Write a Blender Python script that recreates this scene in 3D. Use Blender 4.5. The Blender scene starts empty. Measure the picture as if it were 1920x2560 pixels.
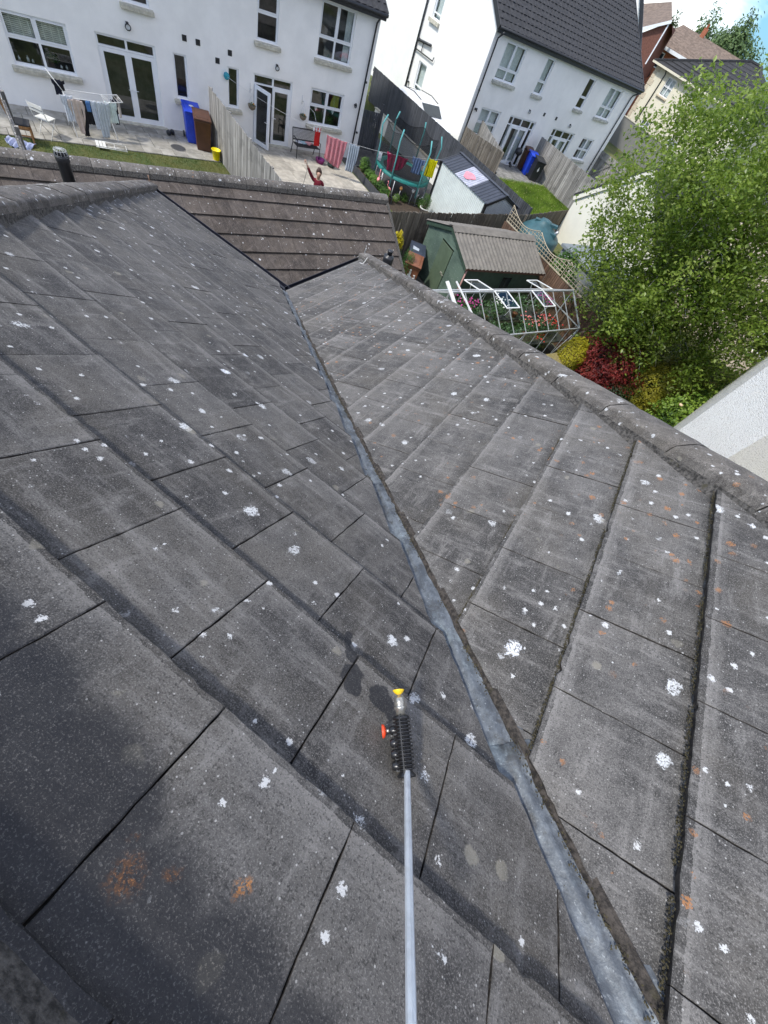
import bpy, bmesh, math, random
from math import sin, cos, pi, radians as rad, sqrt
from mathutils import Vector, Matrix, noise
random.seed(7)
scene = bpy.context.scene
C = scene.collection

# ------------------------------------------------------------------ camera
cam = bpy.data.cameras.new('camera'); camo = bpy.data.objects.new('camera', cam); C.objects.link(camo)
cam.sensor_fit = 'VERTICAL'; cam.sensor_height = 24; cam.sensor_width = 18; cam.lens = 966.2/2560*24
cam.clip_start = 0.02; cam.clip_end = 2000
right = Vector((.78287, .54565, .29896)).normalized(); fwd = Vector((-.08611, .57090, -.81649)).normalized()
right = (right-fwd*right.dot(fwd)).normalized(); up = right.cross(fwd)
camo.matrix_world = Matrix(((right.x, up.x, -fwd.x, 0), (right.y, up.y, -fwd.y, 0), (right.z, up.z, -fwd.z, 7.5), (0, 0, 0, 1)))
scene.camera = camo

# ------------------------------------------------------------------ light
SUN_AZ, SUN_EL = 236, 52
w = bpy.data.worlds.new('World'); scene.world = w; w.use_nodes = True
nt = w.node_tree; bg = nt.nodes['Background']
sky = nt.nodes.new('ShaderNodeTexSky'); sky.sky_type = 'NISHITA'; sky.sun_disc = False
sky.sun_elevation = rad(SUN_EL); sky.sun_rotation = rad(90-SUN_AZ)
sky.air_density = 1.0; sky.dust_density = 0.8; sky.ozone_density = 1.0
# thin high cloud drifting over the blue
tc = nt.nodes.new('ShaderNodeTexCoord'); mp_ = nt.nodes.new('ShaderNodeMapping'); mp_.inputs['Scale'].default_value = (1.6, 1.6, 5)
cn = nt.nodes.new('ShaderNodeTexNoise'); cn.inputs['Scale'].default_value = 2.2; cn.inputs['Detail'].default_value = 6
cr = nt.nodes.new('ShaderNodeValToRGB'); cr.color_ramp.elements[0].position = .46; cr.color_ramp.elements[1].position = .76; mp_.inputs['Location'].default_value = (7.7, 4.2, 2.1)
cm = nt.nodes.new('ShaderNodeMix'); cm.data_type = 'RGBA'; cm.inputs['B'].default_value = (13.5, 13.0, 12.4, 1)
nt.links.new(tc.outputs['Generated'], mp_.inputs[0]); nt.links.new(mp_.outputs[0], cn.inputs[0]); nt.links.new(cn.outputs[0], cr.inputs[0])
nt.links.new(cr.outputs[0], cm.inputs['Factor']); sm = nt.nodes.new('ShaderNodeMix'); sm.data_type = 'RGBA'; sm.blend_type = 'MULTIPLY'; sm.inputs['Factor'].default_value = 1; sm.inputs['B'].default_value = (.26, .46, .70, 1); nt.links.new(sky.outputs[0], sm.inputs['A']); nt.links.new(sm.outputs['Result'], cm.inputs['A']); nt.links.new(cm.outputs['Result'], bg.inputs[0])
bg.inputs[1].default_value = 0.15
sl = bpy.data.lights.new('sun', 'SUN'); sl.energy = 2.2; sl.angle = rad(5); sl.color = (1, .955, .88)
so = bpy.data.objects.new('sun', sl); C.objects.link(so)
sd = Vector((cos(rad(SUN_AZ))*cos(rad(SUN_EL)), sin(rad(SUN_AZ))*cos(rad(SUN_EL)), sin(rad(SUN_EL))))
so.rotation_euler = sd.to_track_quat('Z', 'Y').to_euler()
scene.render.engine = 'CYCLES'
scene.view_settings.view_transform = 'Standard'; scene.view_settings.look = 'None'
scene.view_settings.exposure = 0.82; scene.view_settings.gamma = 1; scene.view_settings.use_curve_mapping = False

# ------------------------------------------------------------------ materials
class NT:
    def __init__(s, name):
        s.m = bpy.data.materials.new(name); s.m.use_nodes = True; s.t = s.m.node_tree; s.b = s.t.nodes['Principled BSDF']; s._p = None
    def n(s, typ, **k):
        nd = s.t.nodes.new(typ)
        for a, v in k.items():
            if a.startswith('i_'):
                key = a[2:].replace('_', ' '); nd.inputs[int(key) if key.isdigit() else key].default_value = v
            else: setattr(nd, a, v)
        return nd
    def l(s, a, b): s.t.links.new(a, b)
    def pos(s):
        if not s._p: s._p = s.n('ShaderNodeNewGeometry').outputs['Position']
        return s._p
    def objpos(s): return s.n('ShaderNodeTexCoord').outputs['Object']
    def noise(s, scale, detail=4, rough=.55, vec=None, dist=0):
        nd = s.n('ShaderNodeTexNoise'); nd.inputs['Scale'].default_value = scale; nd.inputs['Detail'].default_value = detail
        nd.inputs['Roughness'].default_value = rough; nd.inputs['Distortion'].default_value = dist
        s.l(vec or s.pos(), nd.inputs['Vector']); return nd
    def vor(s, scale, vec=None, feat='F1', rand=1):
        nd = s.n('ShaderNodeTexVoronoi', feature=feat); nd.inputs['Scale'].default_value = scale; nd.inputs['Randomness'].default_value = rand
        s.l(vec or s.pos(), nd.inputs['Vector']); return nd
    def math(s, op, a, b=None, c=None, clamp=False):
        nd = s.n('ShaderNodeMath', operation=op, use_clamp=clamp)
        for i, v in enumerate((a, b, c)):
            if v is None: continue
            if isinstance(v, (int, float)): nd.inputs[i].default_value = v
            else: s.l(v, nd.inputs[i])
        return nd.outputs[0]
    def step(s, v, lo, hi):
        nd = s.n('ShaderNodeMapRange', interpolation_type='SMOOTHSTEP'); nd.inputs[1].default_value = lo; nd.inputs[2].default_value = hi
        s.l(v, nd.inputs[0]); return nd.outputs[0]
    def mix(s, f, a, b, blend='MIX'):
        nd = s.n('ShaderNodeMix', data_type='RGBA', blend_type=blend)
        for k, v in (('Factor', f), ('A', a), ('B', b)):
            if isinstance(v, (int, float)): nd.inputs[k].default_value = v
            elif isinstance(v, tuple): nd.inputs[k].default_value = v if len(v) == 4 else v+(1,)
            else: s.l(v, nd.inputs[k])
        return nd.outputs['Result']
    def color(s, v):
        if isinstance(v, tuple): s.b.inputs['Base Color'].default_value = v if len(v) == 4 else v+(1,)
        else: s.l(v, s.b.inputs['Base Color'])
    def bump(s, h, strength=.3, dist=.01, prev=None):
        nd = s.n('ShaderNodeBump'); nd.inputs['Strength'].default_value = strength; nd.inputs['Distance'].default_value = dist
        s.l(h, nd.inputs['Height'])
        if prev: s.l(prev.outputs[0], nd.inputs['Normal'])
        s.l(nd.outputs[0], s.b.inputs['Normal']); return nd
    def vscale(s, v3, vec=None, rot=None):
        nd = s.n('ShaderNodeMapping'); nd.inputs['Scale'].default_value = v3
        if rot: nd.inputs['Rotation'].default_value = rot
        s.l(vec or s.pos(), nd.inputs[0]); return nd.outputs[0]
MATS = {}
def mat(name, col, rough=.6, var=.15, vs=6, bump=0, bs=60, metal=0, rnd=0, spec=.5, grime=0, obj=False):
    """plain painted / plastic / cloth surface with uneven tone"""
    if name in MATS: return MATS[name]
    t = NT(name); vec = t.objpos() if obj else None
    t.b.inputs['Roughness'].default_value = rough; t.b.inputs['Metallic'].default_value = metal
    t.b.inputs['Specular IOR Level'].default_value = spec
    n = t.noise(vs, 5, .6, vec)
    lo = tuple(c*(1-var) for c in col); hi = tuple(min(1, c*(1+var)) for c in col)
    c = t.mix(t.step(n.outputs[0], .3, .7), lo, hi)
    if grime:
        g = t.noise(vs*.35, 6, .7, vec); c = t.mix(t.math('MULTIPLY', t.step(g.outputs[0], .5, .75), grime), c, tuple(x*.45 for x in col))
    if rnd:
        oi = t.n('ShaderNodeObjectInfo'); f = t.math('MULTIPLY_ADD', oi.outputs['Random'], rnd*2, 1-rnd)
        hs = t.n('ShaderNodeHueSaturation'); t.l(c, hs.inputs['Color']); t.l(f, hs.inputs['Value']); c = hs.outputs[0]
    t.color(c)
    if bump: t.bump(t.noise(bs, 4, .6, vec).outputs[0], bump, .006)
    MATS[name] = t.m; return t.m

def tile_material(name, orange=0.0, course=None, tan=0.0, base=(.155, .150, .146), dark=(.060, .060, .062), streakdir=0, wet=True, spots=1.0, grain=1.0):
    t = NT(name); P = t.pos()
    wn = t.noise(14, 3, .6); warp = t.n('ShaderNodeVectorMath', operation='MULTIPLY_ADD'); t.l(wn.outputs['Color'], warp.inputs[0]); warp.inputs[1].default_value = (.05,)*3; t.l(P, warp.inputs[2])
    fw = t.noise(95, 3, .65); warp2 = t.n('ShaderNodeVectorMath', operation='MULTIPLY_ADD'); t.l(fw.outputs['Color'], warp2.inputs[0]); warp2.inputs[1].default_value = (.016,)*3; t.l(P, warp2.inputs[2])
    big = t.noise(1.7, 5, .6); mid = t.noise(9, 6, .65)
    oi = t.n('ShaderNodeObjectInfo')
    v = t.math('MULTIPLY_ADD', mid.outputs[0], .55, t.math('MULTIPLY', big.outputs[0], .55))
    v = t.math('ADD', v, t.math('MULTIPLY_ADD', oi.outputs['Random'], .17, -.085))
    c = t.mix(t.step(v, .42, .70), dark, base)
    m2 = t.noise(26, 5, .7); c = t.mix(t.math('MULTIPLY', t.step(m2.outputs[0], .50, .70), .40), c, tuple(x*1.6 for x in base)); m3 = t.noise(19, 5, .7); c = t.mix(t.math('MULTIPLY', t.step(m3.outputs[0], .52, .70), .45), c, tuple(x*.55 for x in dark))
    if course: # worn pale nose along the tail of each tile, lip shade and grime painted dark below the course above
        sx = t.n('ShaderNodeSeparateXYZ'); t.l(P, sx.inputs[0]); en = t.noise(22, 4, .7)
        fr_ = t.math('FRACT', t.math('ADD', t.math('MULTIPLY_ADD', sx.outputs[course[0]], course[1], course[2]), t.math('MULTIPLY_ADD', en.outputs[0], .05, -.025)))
        nose = t.math('MULTIPLY', t.step(fr_, .87, .93), t.step(t.noise(3.1, 4, .6).outputs[0], .30, .62)); c = t.mix(t.math('MULTIPLY', nose, .40), c, tuple(x*2.1 for x in base))
        thin = t.step(fr_, .955, .975); c = t.mix(t.math('MULTIPLY', thin, .28), c, tuple(x*2.2 for x in base))
        shade_grime = t.math('MULTIPLY', t.step(fr_, .30, .02), t.step(t.noise(4.3, 5, .7).outputs[0], .30, .60)); c = t.mix(t.math('MULTIPLY', shade_grime, .68), c, tuple(x*.55 for x in dark))
    # warm / cool drift
    hue = t.noise(3.3, 3, .5); c = t.mix(t.math('MULTIPLY', t.step(hue.outputs[0], .4, .7), .35), c, (base[0]*1.05, base[1]*.98, base[2]*.84))
    # scuffed pale dust, stretched down the slope
    for k, (rz, sc) in enumerate(((0.0, 3.0), (.9, 4.2), (.35, 2.2))):
        st = t.noise(sc, 6, .75, t.vscale((1, 6, 2) if k else (6, 1.2, 2), rot=(0, 0, rz)))
        c = t.mix(t.math('MULTIPLY', t.step(st.outputs[0], .51, .74), .60), c, tuple(x*2.15 for x in base))
    # sandy grain: pale grit, tiny pits
    gn = t.noise(330, 2, .7); c = t.mix(t.math('MULTIPLY', t.step(gn.outputs[0], .49, .68), .55*grain), c, tuple(min(.5, x*2.4) for x in base))
    gd = t.noise(210, 2, .6); c = t.mix(t.math('MULTIPLY', t.step(gd.outputs[0], .52, .70), .62*grain), c, tuple(x*.35 for x in dark))
    sp = t.vor(95); sr = t.step(sp.outputs['Distance'], .20, .12)
    sc_ = t.n('ShaderNodeSeparateColor'); t.l(sp.outputs['Color'], sc_.inputs[0])
    c = t.mix(t.math('MULTIPLY', t.math('MULTIPLY', sr, t.math('GREATER_THAN', sc_.outputs[0], .80)), .75), c, (.42, .41, .39))
    cn1 = t.noise(105, 6, .8); cn2 = t.noise(210, 4, .8)
    def crust(scale, thr, r0, r1, vec, nz, cut=.80, k=.62, w_=.03):
        nd = t.vor(scale, vec); s = t.n('ShaderNodeSeparateColor'); t.l(nd.outputs['Color'], s.inputs[0])
        rr = t.math('MULTIPLY_ADD', s.outputs[1], r1-r0, r0); A = t.math('SUBTRACT', 1, t.math('DIVIDE', nd.outputs['Distance'], rr), clamp=True)
        m_ = t.step(t.math('MULTIPLY_ADD', t.math('POWER', A, .6), k, nz), cut, cut+w_)
        return t.math('MULTIPLY', t.math('MULTIPLY', m_, t.math('GREATER_THAN', s.outputs[0], thr)), t.math('GREATER_THAN', A, .01))
    # small white crumbs of lichen
    rg1 = t.noise(150, 5, .75); rg2 = t.noise(48, 4, .65); rag = t.math('MULTIPLY_ADD', rg1.outputs[0], .55, t.math('MULTIPLY_ADD', rg2.outputs[0], .75, -.65))
    def blobs(scale, thr, r0, r1, vec, soft=.18, ragged=1.9):
        nd = t.vor(scale, vec); s = t.n('ShaderNodeSeparateColor'); t.l(nd.outputs['Color'], s.inputs[0])
        rr = t.math('MULTIPLY_ADD', s.outputs[1], r1-r0, r0)
        e = t.math('SUBTRACT', t.math('MULTIPLY_ADD', rag, ragged*r1, rr), nd.outputs['Distance'])
        return t.math('MULTIPLY', t.step(e, 0, soft*r1), t.math('GREATER_THAN', s.outputs[0], thr)), nd
    b = crust(24, 1-.26*spots, .12, .42, warp2.outputs[0], cn2.outputs[0], .86); c = t.mix(t.math('MULTIPLY', b, .85), c, (.60, .60, .59))
    # large splashes, broken up like crust
    b = crust(9.5, 1-.42*spots, .12, .38, warp.outputs[0], cn1.outputs[0], .83); br = t.step(t.noise(170, 3, .7).outputs[0], .36, .52)
    wc = t.step(t.noise(2.6, 3, .6).outputs[0], .40, .55); c = t.mix(t.math('MULTIPLY', t.math('MULTIPLY', t.math('MULTIPLY', b, br), wc), .9), c, (.62, .63, .63))
    b = crust(5.6, 1-.15*spots, .10, .26, warp.outputs[0], cn1.outputs[0], .86); c = t.mix(t.math('MULTIPLY', t.math('MULTIPLY', b, br), .95), c, (.72, .74, .77))
    if tan:
        b, nd = blobs(11, 1-.30*tan, .12, .28, warp.outputs[0], .3, .8); clus = t.step(t.noise(2.1, 2).outputs[0], .42, .52)
        c = t.mix(t.math('MULTIPLY', t.math('MULTIPLY', b, clus), .55), c, (.27, .25, .20))
    if orange:
        b = crust(21, 1-.62*orange, .16, .46, warp2.outputs[0], cn2.outputs[0], .80); clus = t.step(t.noise(3.4, 3).outputs[0], .50, .58)
        ring = t.step(t.noise(140, 3, .7).outputs[0], .40, .52)
        c = t.mix(t.math('MULTIPLY', t.math('MULTIPLY', t.math('MULTIPLY', b, clus), ring), .8), c, (.36, .16, .06))
    wetm = None
    if wet:
        # rain-dark stains left on the tiles near the ridge and drips by the lance
        pts = [(-.18, -.23, 6.72, .15), (-.10, -.20, 6.71, .10), (.02, -.27, 6.74, .13), (.17, -.26, 6.74, .12), (-.34, -.20, 6.71, .13), (.30, -.27, 6.75, .11), (-.50, -.16, 6.69, .10), (.048, .36, 6.387, .015), (.052, .345, 6.395, .013), (.063, .325, 6.41, .016), (.078, .305, 6.42, .019), (.108, .262, 6.445, .030), (.125, .240, 6.455, .024), (.19, .268, 6.44, .028), (.215, .262, 6.442, .026), (.235, .25, 6.45, .018)]
        wv = t.noise(26, 4, .6); ww = t.n('ShaderNodeVectorMath', operation='MULTIPLY_ADD'); t.l(wv.outputs['Color'], ww.inputs[0]); ww.inputs[1].default_value = (.034,)*3; t.l(P, ww.inputs[2]); wf = t.vscale((1, 1, .15), ww.outputs[0])
        for (x, y, z, r) in pts:
            d = t.n('ShaderNodeVectorMath', operation='DISTANCE'); t.l(wf, d.inputs[0]); d.inputs[1].default_value = (x+.017, y+.017, (z+.037)*.15)
            e = t.step(d.outputs['Value'], r*1.08 if r < .05 else r*1.25, r*.92 if r < .05 else r*.8)
            wetm = e if wetm is None else t.math('MAXIMUM', wetm, e)
        for (x, y, z, r) in ((-.015, -.20, 6.705, .028), (.035, -.17, 6.69, .016), (-.04, -.17, 6.69, .012), (.13, -.14, 6.67, .02)):
            d = t.n('ShaderNodeVectorMath', operation='DISTANCE'); t.l(ww.outputs[0], d.inputs[0]); d.inputs[1].default_value = (x+.017, y+.017, z+.017)
            e = t.math('MULTIPLY', t.step(d.outputs['Value'], r*1.2, r*.6), t.step(rg1.outputs[0], .47, .53)); c = t.mix(t.math('MULTIPLY', e, .9), c, (.46, .19, .05))
        c = t.mix(t.math('MULTIPLY', wetm, t.math('MULTIPLY_ADD', t.step(gn.outputs[0], .55, .68), -.35, .84)), c, (.010, .0105, .013))
    t.color(c)
    t.b.inputs['Specular IOR Level'].default_value = .35
    rg = t.math('MULTIPLY_ADD', mid.outputs[0], .25, .62)
    if wetm is not None: rg = t.math('SUBTRACT', rg, t.math('MULTIPLY', wetm, .22))
    t.l(rg, t.b.inputs['Roughness'])
    b1 = t.bump(mid.outputs[0], .35, .008); b2 = t.bump(gn.outputs[0], .55, .0016, b1)
    return t.m

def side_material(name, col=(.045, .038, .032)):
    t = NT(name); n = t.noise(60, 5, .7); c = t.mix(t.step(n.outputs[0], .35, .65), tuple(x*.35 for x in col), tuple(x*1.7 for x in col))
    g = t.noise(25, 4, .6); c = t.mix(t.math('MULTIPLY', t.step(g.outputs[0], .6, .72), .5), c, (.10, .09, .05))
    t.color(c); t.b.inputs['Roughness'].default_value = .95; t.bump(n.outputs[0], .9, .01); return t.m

def wood_material(name, c0, c1, rnd=.25, vert=True, rough=.85):
    t = NT(name); v = t.vscale((22, 22, 1.4) if vert else (1.4, 22, 22), t.objpos())
    oi = t.n('ShaderNodeObjectInfo'); off = t.n('ShaderNodeVectorMath', operation='ADD'); t.l(v, off.inputs[0])
    cb = t.n('ShaderNodeCombineXYZ'); t.l(t.math('MULTIPLY', oi.outputs['Random'], 40), cb.inputs[2]); t.l(cb.outputs[0], off.inputs[1])
    n = t.noise(1.0, 6, .7, off.outputs[0]); big = t.noise(2.2, 4, .6)
    c = t.mix(t.step(n.outputs[0], .32, .68), c0, c1)
    c = t.mix(t.math('MULTIPLY', t.step(big.outputs[0], .5, .72), .5), c, tuple(x*.45 for x in c0))
    hs = t.n('ShaderNodeHueSaturation'); t.l(c, hs.inputs['Color']); t.l(t.math('MULTIPLY_ADD', oi.outputs['Random'], rnd*2, 1-rnd), hs.inputs['Value'])
    t.color(hs.outputs[0]); t.b.inputs['Roughness'].default_value = rough; t.bump(n.outputs[0], .5, .004)
    return t.m

def render_material(name, col, streak=.25, warm=(.45, .43, .38), scale=1.0, bump=.25, dash=False):
    t = NT(name); n = t.noise(1.3*scale, 5, .6); st = t.noise(2.4, 6, .7, t.vscale((4, 4, .30)))
    c = t.mix(t.step(n.outputs[0], .3, .7), tuple(x*.94 for x in col), tuple(min(1, x*1.03) for x in col))
    c = t.mix(t.math('MULTIPLY', t.step(st.outputs[0], .55, .8), streak), c, warm)
    if dash:
        v = t.vor(75); f = t.step(v.outputs['Distance'], .25, .6); sep = t.n('ShaderNodeSeparateColor'); t.l(v.outputs['Color'], sep.inputs[0])
        c = t.mix(t.math('MULTIPLY', f, .45), c, tuple(x*.55 for x in col)); c = t.mix(t.math('MULTIPLY', t.math('GREATER_THAN', sep.outputs[0], .93), .4), c, (.34, .28, .2))
        t.bump(v.outputs['Distance'], .9, -.012)
    else:
        t.bump(t.noise(90, 3, .6).outputs[0], bump, .004)
    t.color(c); t.b.inputs['Roughness'].default_value = .9; t.b.inputs['Specular IOR Level'].default_value = .2; return t.m

def leaf_material(name, cols, rough=.5, trans=.35):
    t = NT(name); a = t.n('ShaderNodeAttribute', attribute_name='tone'); r = t.n('ShaderNodeValToRGB'); t.l(a.outputs['Fac'], r.inputs[0])
    el = r.color_ramp.elements
    while len(el) < len(cols): el.new(.5)
    for i, cc in enumerate(cols): el[i].position = i/(len(cols)-1); el[i].color = cc+(1,)
    t.color(r.outputs[0]); t.b.inputs['Roughness'].default_value = rough
    tr = t.n('ShaderNodeBsdfTranslucent'); t.l(r.outputs[0], tr.inputs[0]); mx = t.n('ShaderNodeMixShader'); mx.inputs[0].default_value = trans
    t.l(t.b.outputs[0], mx.inputs[1]); t.l(tr.outputs[0], mx.inputs[2]); t.l(mx.outputs[0], t.t.nodes['Material Output'].inputs[0]); return t.m

def glass_material(name, tint=(.8, .84, .84), clear=.95, rough=.03, refl=1.3):
    t = NT(name); tr = t.n('ShaderNodeBsdfTransparent'); tr.inputs[0].default_value = tuple(x*clear for x in tint)+(1,)
    gl = t.n('ShaderNodeBsdfGlossy'); gl.inputs['Roughness'].default_value = rough; gl.inputs[0].default_value = (.95, .97, 1, 1)
    fr = t.n('ShaderNodeLayerWeight'); fr.inputs[0].default_value = .5; f = t.math('MULTIPLY_ADD', t.math('POWER', fr.outputs['Facing'], 4.0), .8*refl, .045*refl, True)
    mx = t.n('ShaderNodeMixShader'); t.l(f, mx.inputs[0]); t.l(tr.outputs[0], mx.inputs[1]); t.l(gl.outputs[0], mx.inputs[2])
    t.l(mx.outputs[0], t.t.nodes['Material Output'].inputs[0]); return t.m

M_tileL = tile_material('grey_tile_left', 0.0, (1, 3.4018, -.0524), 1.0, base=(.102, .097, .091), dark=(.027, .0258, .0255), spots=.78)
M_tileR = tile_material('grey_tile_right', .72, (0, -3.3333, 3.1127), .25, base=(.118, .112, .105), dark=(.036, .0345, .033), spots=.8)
M_cap = tile_material('ridge_tile', .15, None, .3, base=(.128, .117, .105), dark=(.042, .037, .033), wet=False, spots=1.9)
M_brown = tile_material('brown_tile', 0, None, .3, base=(.088, .073, .063), dark=(.036, .029, .025), wet=False, spots=.40, grain=.7)
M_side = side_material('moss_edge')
M_mortar = side_material('old_mortar', (.075, .069, .062))
M_underlay = mat('roof_underlay', (.012, .011, .010), .95)
M_white = render_material('white_render', (.90, .878, .84), .16, (.55, .54, .48))
M_whiteB = render_material('white_render_gable', (.82, .81, .76), .08)
M_cream = render_material('cream_render', (.72, .67, .53), .12)
M_creamB = render_material('cream_garage', (.76, .73, .62), .12)
M_dash = render_material('pebble_dash', (.92, .905, .85), .05, dash=True)
M_stone = mat('sill_stone', (.50, .47, .38), .85, .22, 9, .3)
M_upvc = mat('white_upvc', (.82, .83, .84), .35, .03, 3)
M_glass = glass_material('window_glass', refl=2.0)
M_ghglass = glass_material('greenhouse_glass', (.96, .98, .97), .98, .02, .75)
M_inside = mat('dark_room', (.15, .145, .13), .9, .4, 2)
M_curtain = mat('net_curtain', (.80, .84, .82), .9, .10, 14)
M_blackpvc = mat('black_pvc', (.022, .023, .026), .4, .2, 20)
M_darkroof = mat('slate_grey_tile', (.032, .032, .034), .75, .35, 7, .3, 40)
M_brownroof2 = mat('far_brown_tile', (.17, .125, .095), .8, .3, 3, .2, 20)
M_brick = mat('red_brick', (.26, .085, .05), .85, .25, 8, .2, 30)
M_brickbrown = mat('brown_brick', (.16, .065, .045), .85, .25, 8, .2, 30)
M_lead = None

# ------------------------------------------------------------------ mesh helpers
class MB:
    def __init__(s): s.v = []; s.f = []; s.mi = []; s.sm = []
    def add(s, vs, fs, mi=0, smooth=False):
        o = len(s.v); s.v += [tuple(v) for v in vs]
        for f in fs: s.f.append(tuple(o+i for i in f)); s.mi.append(mi); s.sm.append(smooth)
        return s
    def box(s, x0, x1, y0, y1, z0, z1, mi=0, M=None):
        vs = [Vector(p) for p in ((x0,y0,z0),(x1,y0,z0),(x1,y1,z0),(x0,y1,z0),(x0,y0,z1),(x1,y0,z1),(x1,y1,z1),(x0,y1,z1))]
        if M: vs = [M @ v for v in vs]
        return s.add(vs, ((3,2,1,0),(4,5,6,7),(0,1,5,4),(1,2,6,5),(2,3,7,6),(3,0,4,7)), mi)
    def bar(s, a, b, wx, wy, mi=0, up=(0,0,1)):
        a = Vector(a); b = Vector(b); d = (b-a); L = d.length; d = d/L; u = Vector(up)
        if abs(d.dot(u)) > .99: u = Vector((1,0,0))
        x = d.cross(u).normalized(); y = x.cross(d).normalized()
        vs = [a+x*i*wx/2+y*j*wy/2 for i, j in ((-1,-1),(1,-1),(1,1),(-1,1))]+[b+x*i*wx/2+y*j*wy/2 for i, j in ((-1,-1),(1,-1),(1,1),(-1,1))]
        return s.add(vs, ((3,2,1,0),(4,5,6,7),(0,1,5,4),(1,2,6,5),(2,3,7,6),(3,0,4,7)), mi)
    def tube(s, pts, r, n=8, mi=0, closed=False, cap=True):
        pts = [Vector(p) for p in pts]; rs = r if isinstance(r, (list, tuple)) else [r]*len(pts); rings = []; prev = None
        for i, p in enumerate(pts):
            d = (pts[(i+1) % len(pts)]-pts[i-1]) if closed else (pts[min(i+1, len(pts)-1)]-pts[max(i-1, 0)])
            d.normalize()
            x = (prev-d*prev.dot(d)) if prev else d.orthogonal()
            if x.length < 1e-6: x = d.orthogonal()
            x.normalize(); prev = x; y = d.cross(x)
            rings.append([p+(x*cos(2*pi*k/n)+y*sin(2*pi*k/n))*rs[i] for k in range(n)])
        vs = [v for rg in rings for v in rg]; fs = []; m = len(pts)
        for i in range(m if closed else m-1):
            for k in range(n): fs.append((i*n+k, i*n+(k+1) % n, ((i+1) % m)*n+(k+1) % n, ((i+1) % m)*n+k))
        if not closed and cap: fs += [tuple(range(n-1, -1, -1)), tuple((m-1)*n+k for k in range(n))]
        return s.add(vs, fs, mi, True)
    def lathe(s, prof, center=(0,0,0), n=16, mi=0, axis=None, sy=1):
        c = Vector(center); A = axis.to_track_quat('Z', 'Y').to_matrix() if axis else Matrix.Identity(3); vs = []
        for r, z in prof:
            for k in range(n): vs.append(c+A @ Vector((r*cos(2*pi*k/n), sy*r*sin(2*pi*k/n), z)))
        fs = []
        for i in range(len(prof)-1):
            for k in range(n): fs.append((i*n+k, i*n+(k+1) % n, (i+1)*n+(k+1) % n, (i+1)*n+k))
        fs += [tuple(range(n-1, -1, -1)), tuple((len(prof)-1)*n+k for k in range(n))]
        return s.add(vs, fs, mi, True)
    def prism(s, poly, y0, y1, mi=0, M=None):
        """polygon in x-z, swept along y"""
        n = len(poly); vs = [Vector((x, y0, z)) for x, z in poly]+[Vector((x, y1, z)) for x, z in poly]
        if M: vs = [M @ v for v in vs]
        fs = [tuple(range(n)), tuple(range(2*n-1, n-1, -1))]+[((i+1) % n, i, i+n, (i+1) % n+n) for i in range(n)]
        return s.add(vs, fs, mi)
    def build(s, name, m, parent=None, loc=None, rz=None, kind=None):
        me = bpy.data.meshes.new(name); me.from_pydata(s.v, [], s.f)
        for mm in (m if isinstance(m, (list, tuple)) else [m]): me.materials.append(mm)
        me.polygons.foreach_set('material_index', s.mi); me.polygons.foreach_set('use_smooth', s.sm); me.update()
        o = bpy.data.objects.new(name, me); C.objects.link(o)
        if parent: o.parent = parent
        if loc is not None: o.location = loc
        if rz is not None: o.rotation_euler = (0, 0, rz)
        if kind: o['kind'] = kind
        return o
def tag(o, label=None, cat=None, group=None, kind=None):
    if label: o['label'] = label
    if cat: o['category'] = cat
    if group: o['group'] = group
    if kind: o['kind'] = kind
    return o
def thing(name, loc, az, label, cat, group=None):
    o = bpy.data.objects.new(name, None); o.empty_display_size = .2; C.objects.link(o); o.location = loc; o.rotation_euler = (0, 0, rad(az))
    return tag(o, label, cat, group)
def inst(src, name, parent, loc, rz=0, sc=None):
    o = bpy.data.objects.new(name, src.data); C.objects.link(o); o.parent = parent; o.location = loc; o.rotation_euler = (0, 0, rz)
    if sc: o.scale = sc
    return o
def copy_tree(o, loc=None, az=None, label=None, parent=None, mats=None):
    c = o.copy(); C.objects.link(c); c.parent = parent
    if loc is not None: c.location = loc
    if az is not None: c.rotation_euler = (0, 0, rad(az))
    if label: c['label'] = label
    for ch in list(o.children): copy_tree(ch, parent=c)
    return c
def bevel(o, wd, seg=2):
    m = o.modifiers.new('b', 'BEVEL'); m.width = wd; m.segments = seg; m.limit_method = 'ANGLE'; m.angle_limit = rad(40); return o
def fn(p, s, seed=0): return noise.noise(Vector((p[0]*s+seed, p[1]*s+seed*1.7, p[2]*s)))

# local frames of the two terraces
def loc2w(O, az, u, v): # u along wall, v outwards (towards the camera)
    a = rad(az); return (O[0]+cos(a)*u+sin(a)*v, O[1]+sin(a)*u-cos(a)*v)
O1 = (-17.92, 11.51); AZ = 66
O2 = (-9.53, 30.5); AZ2 = 65

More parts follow.
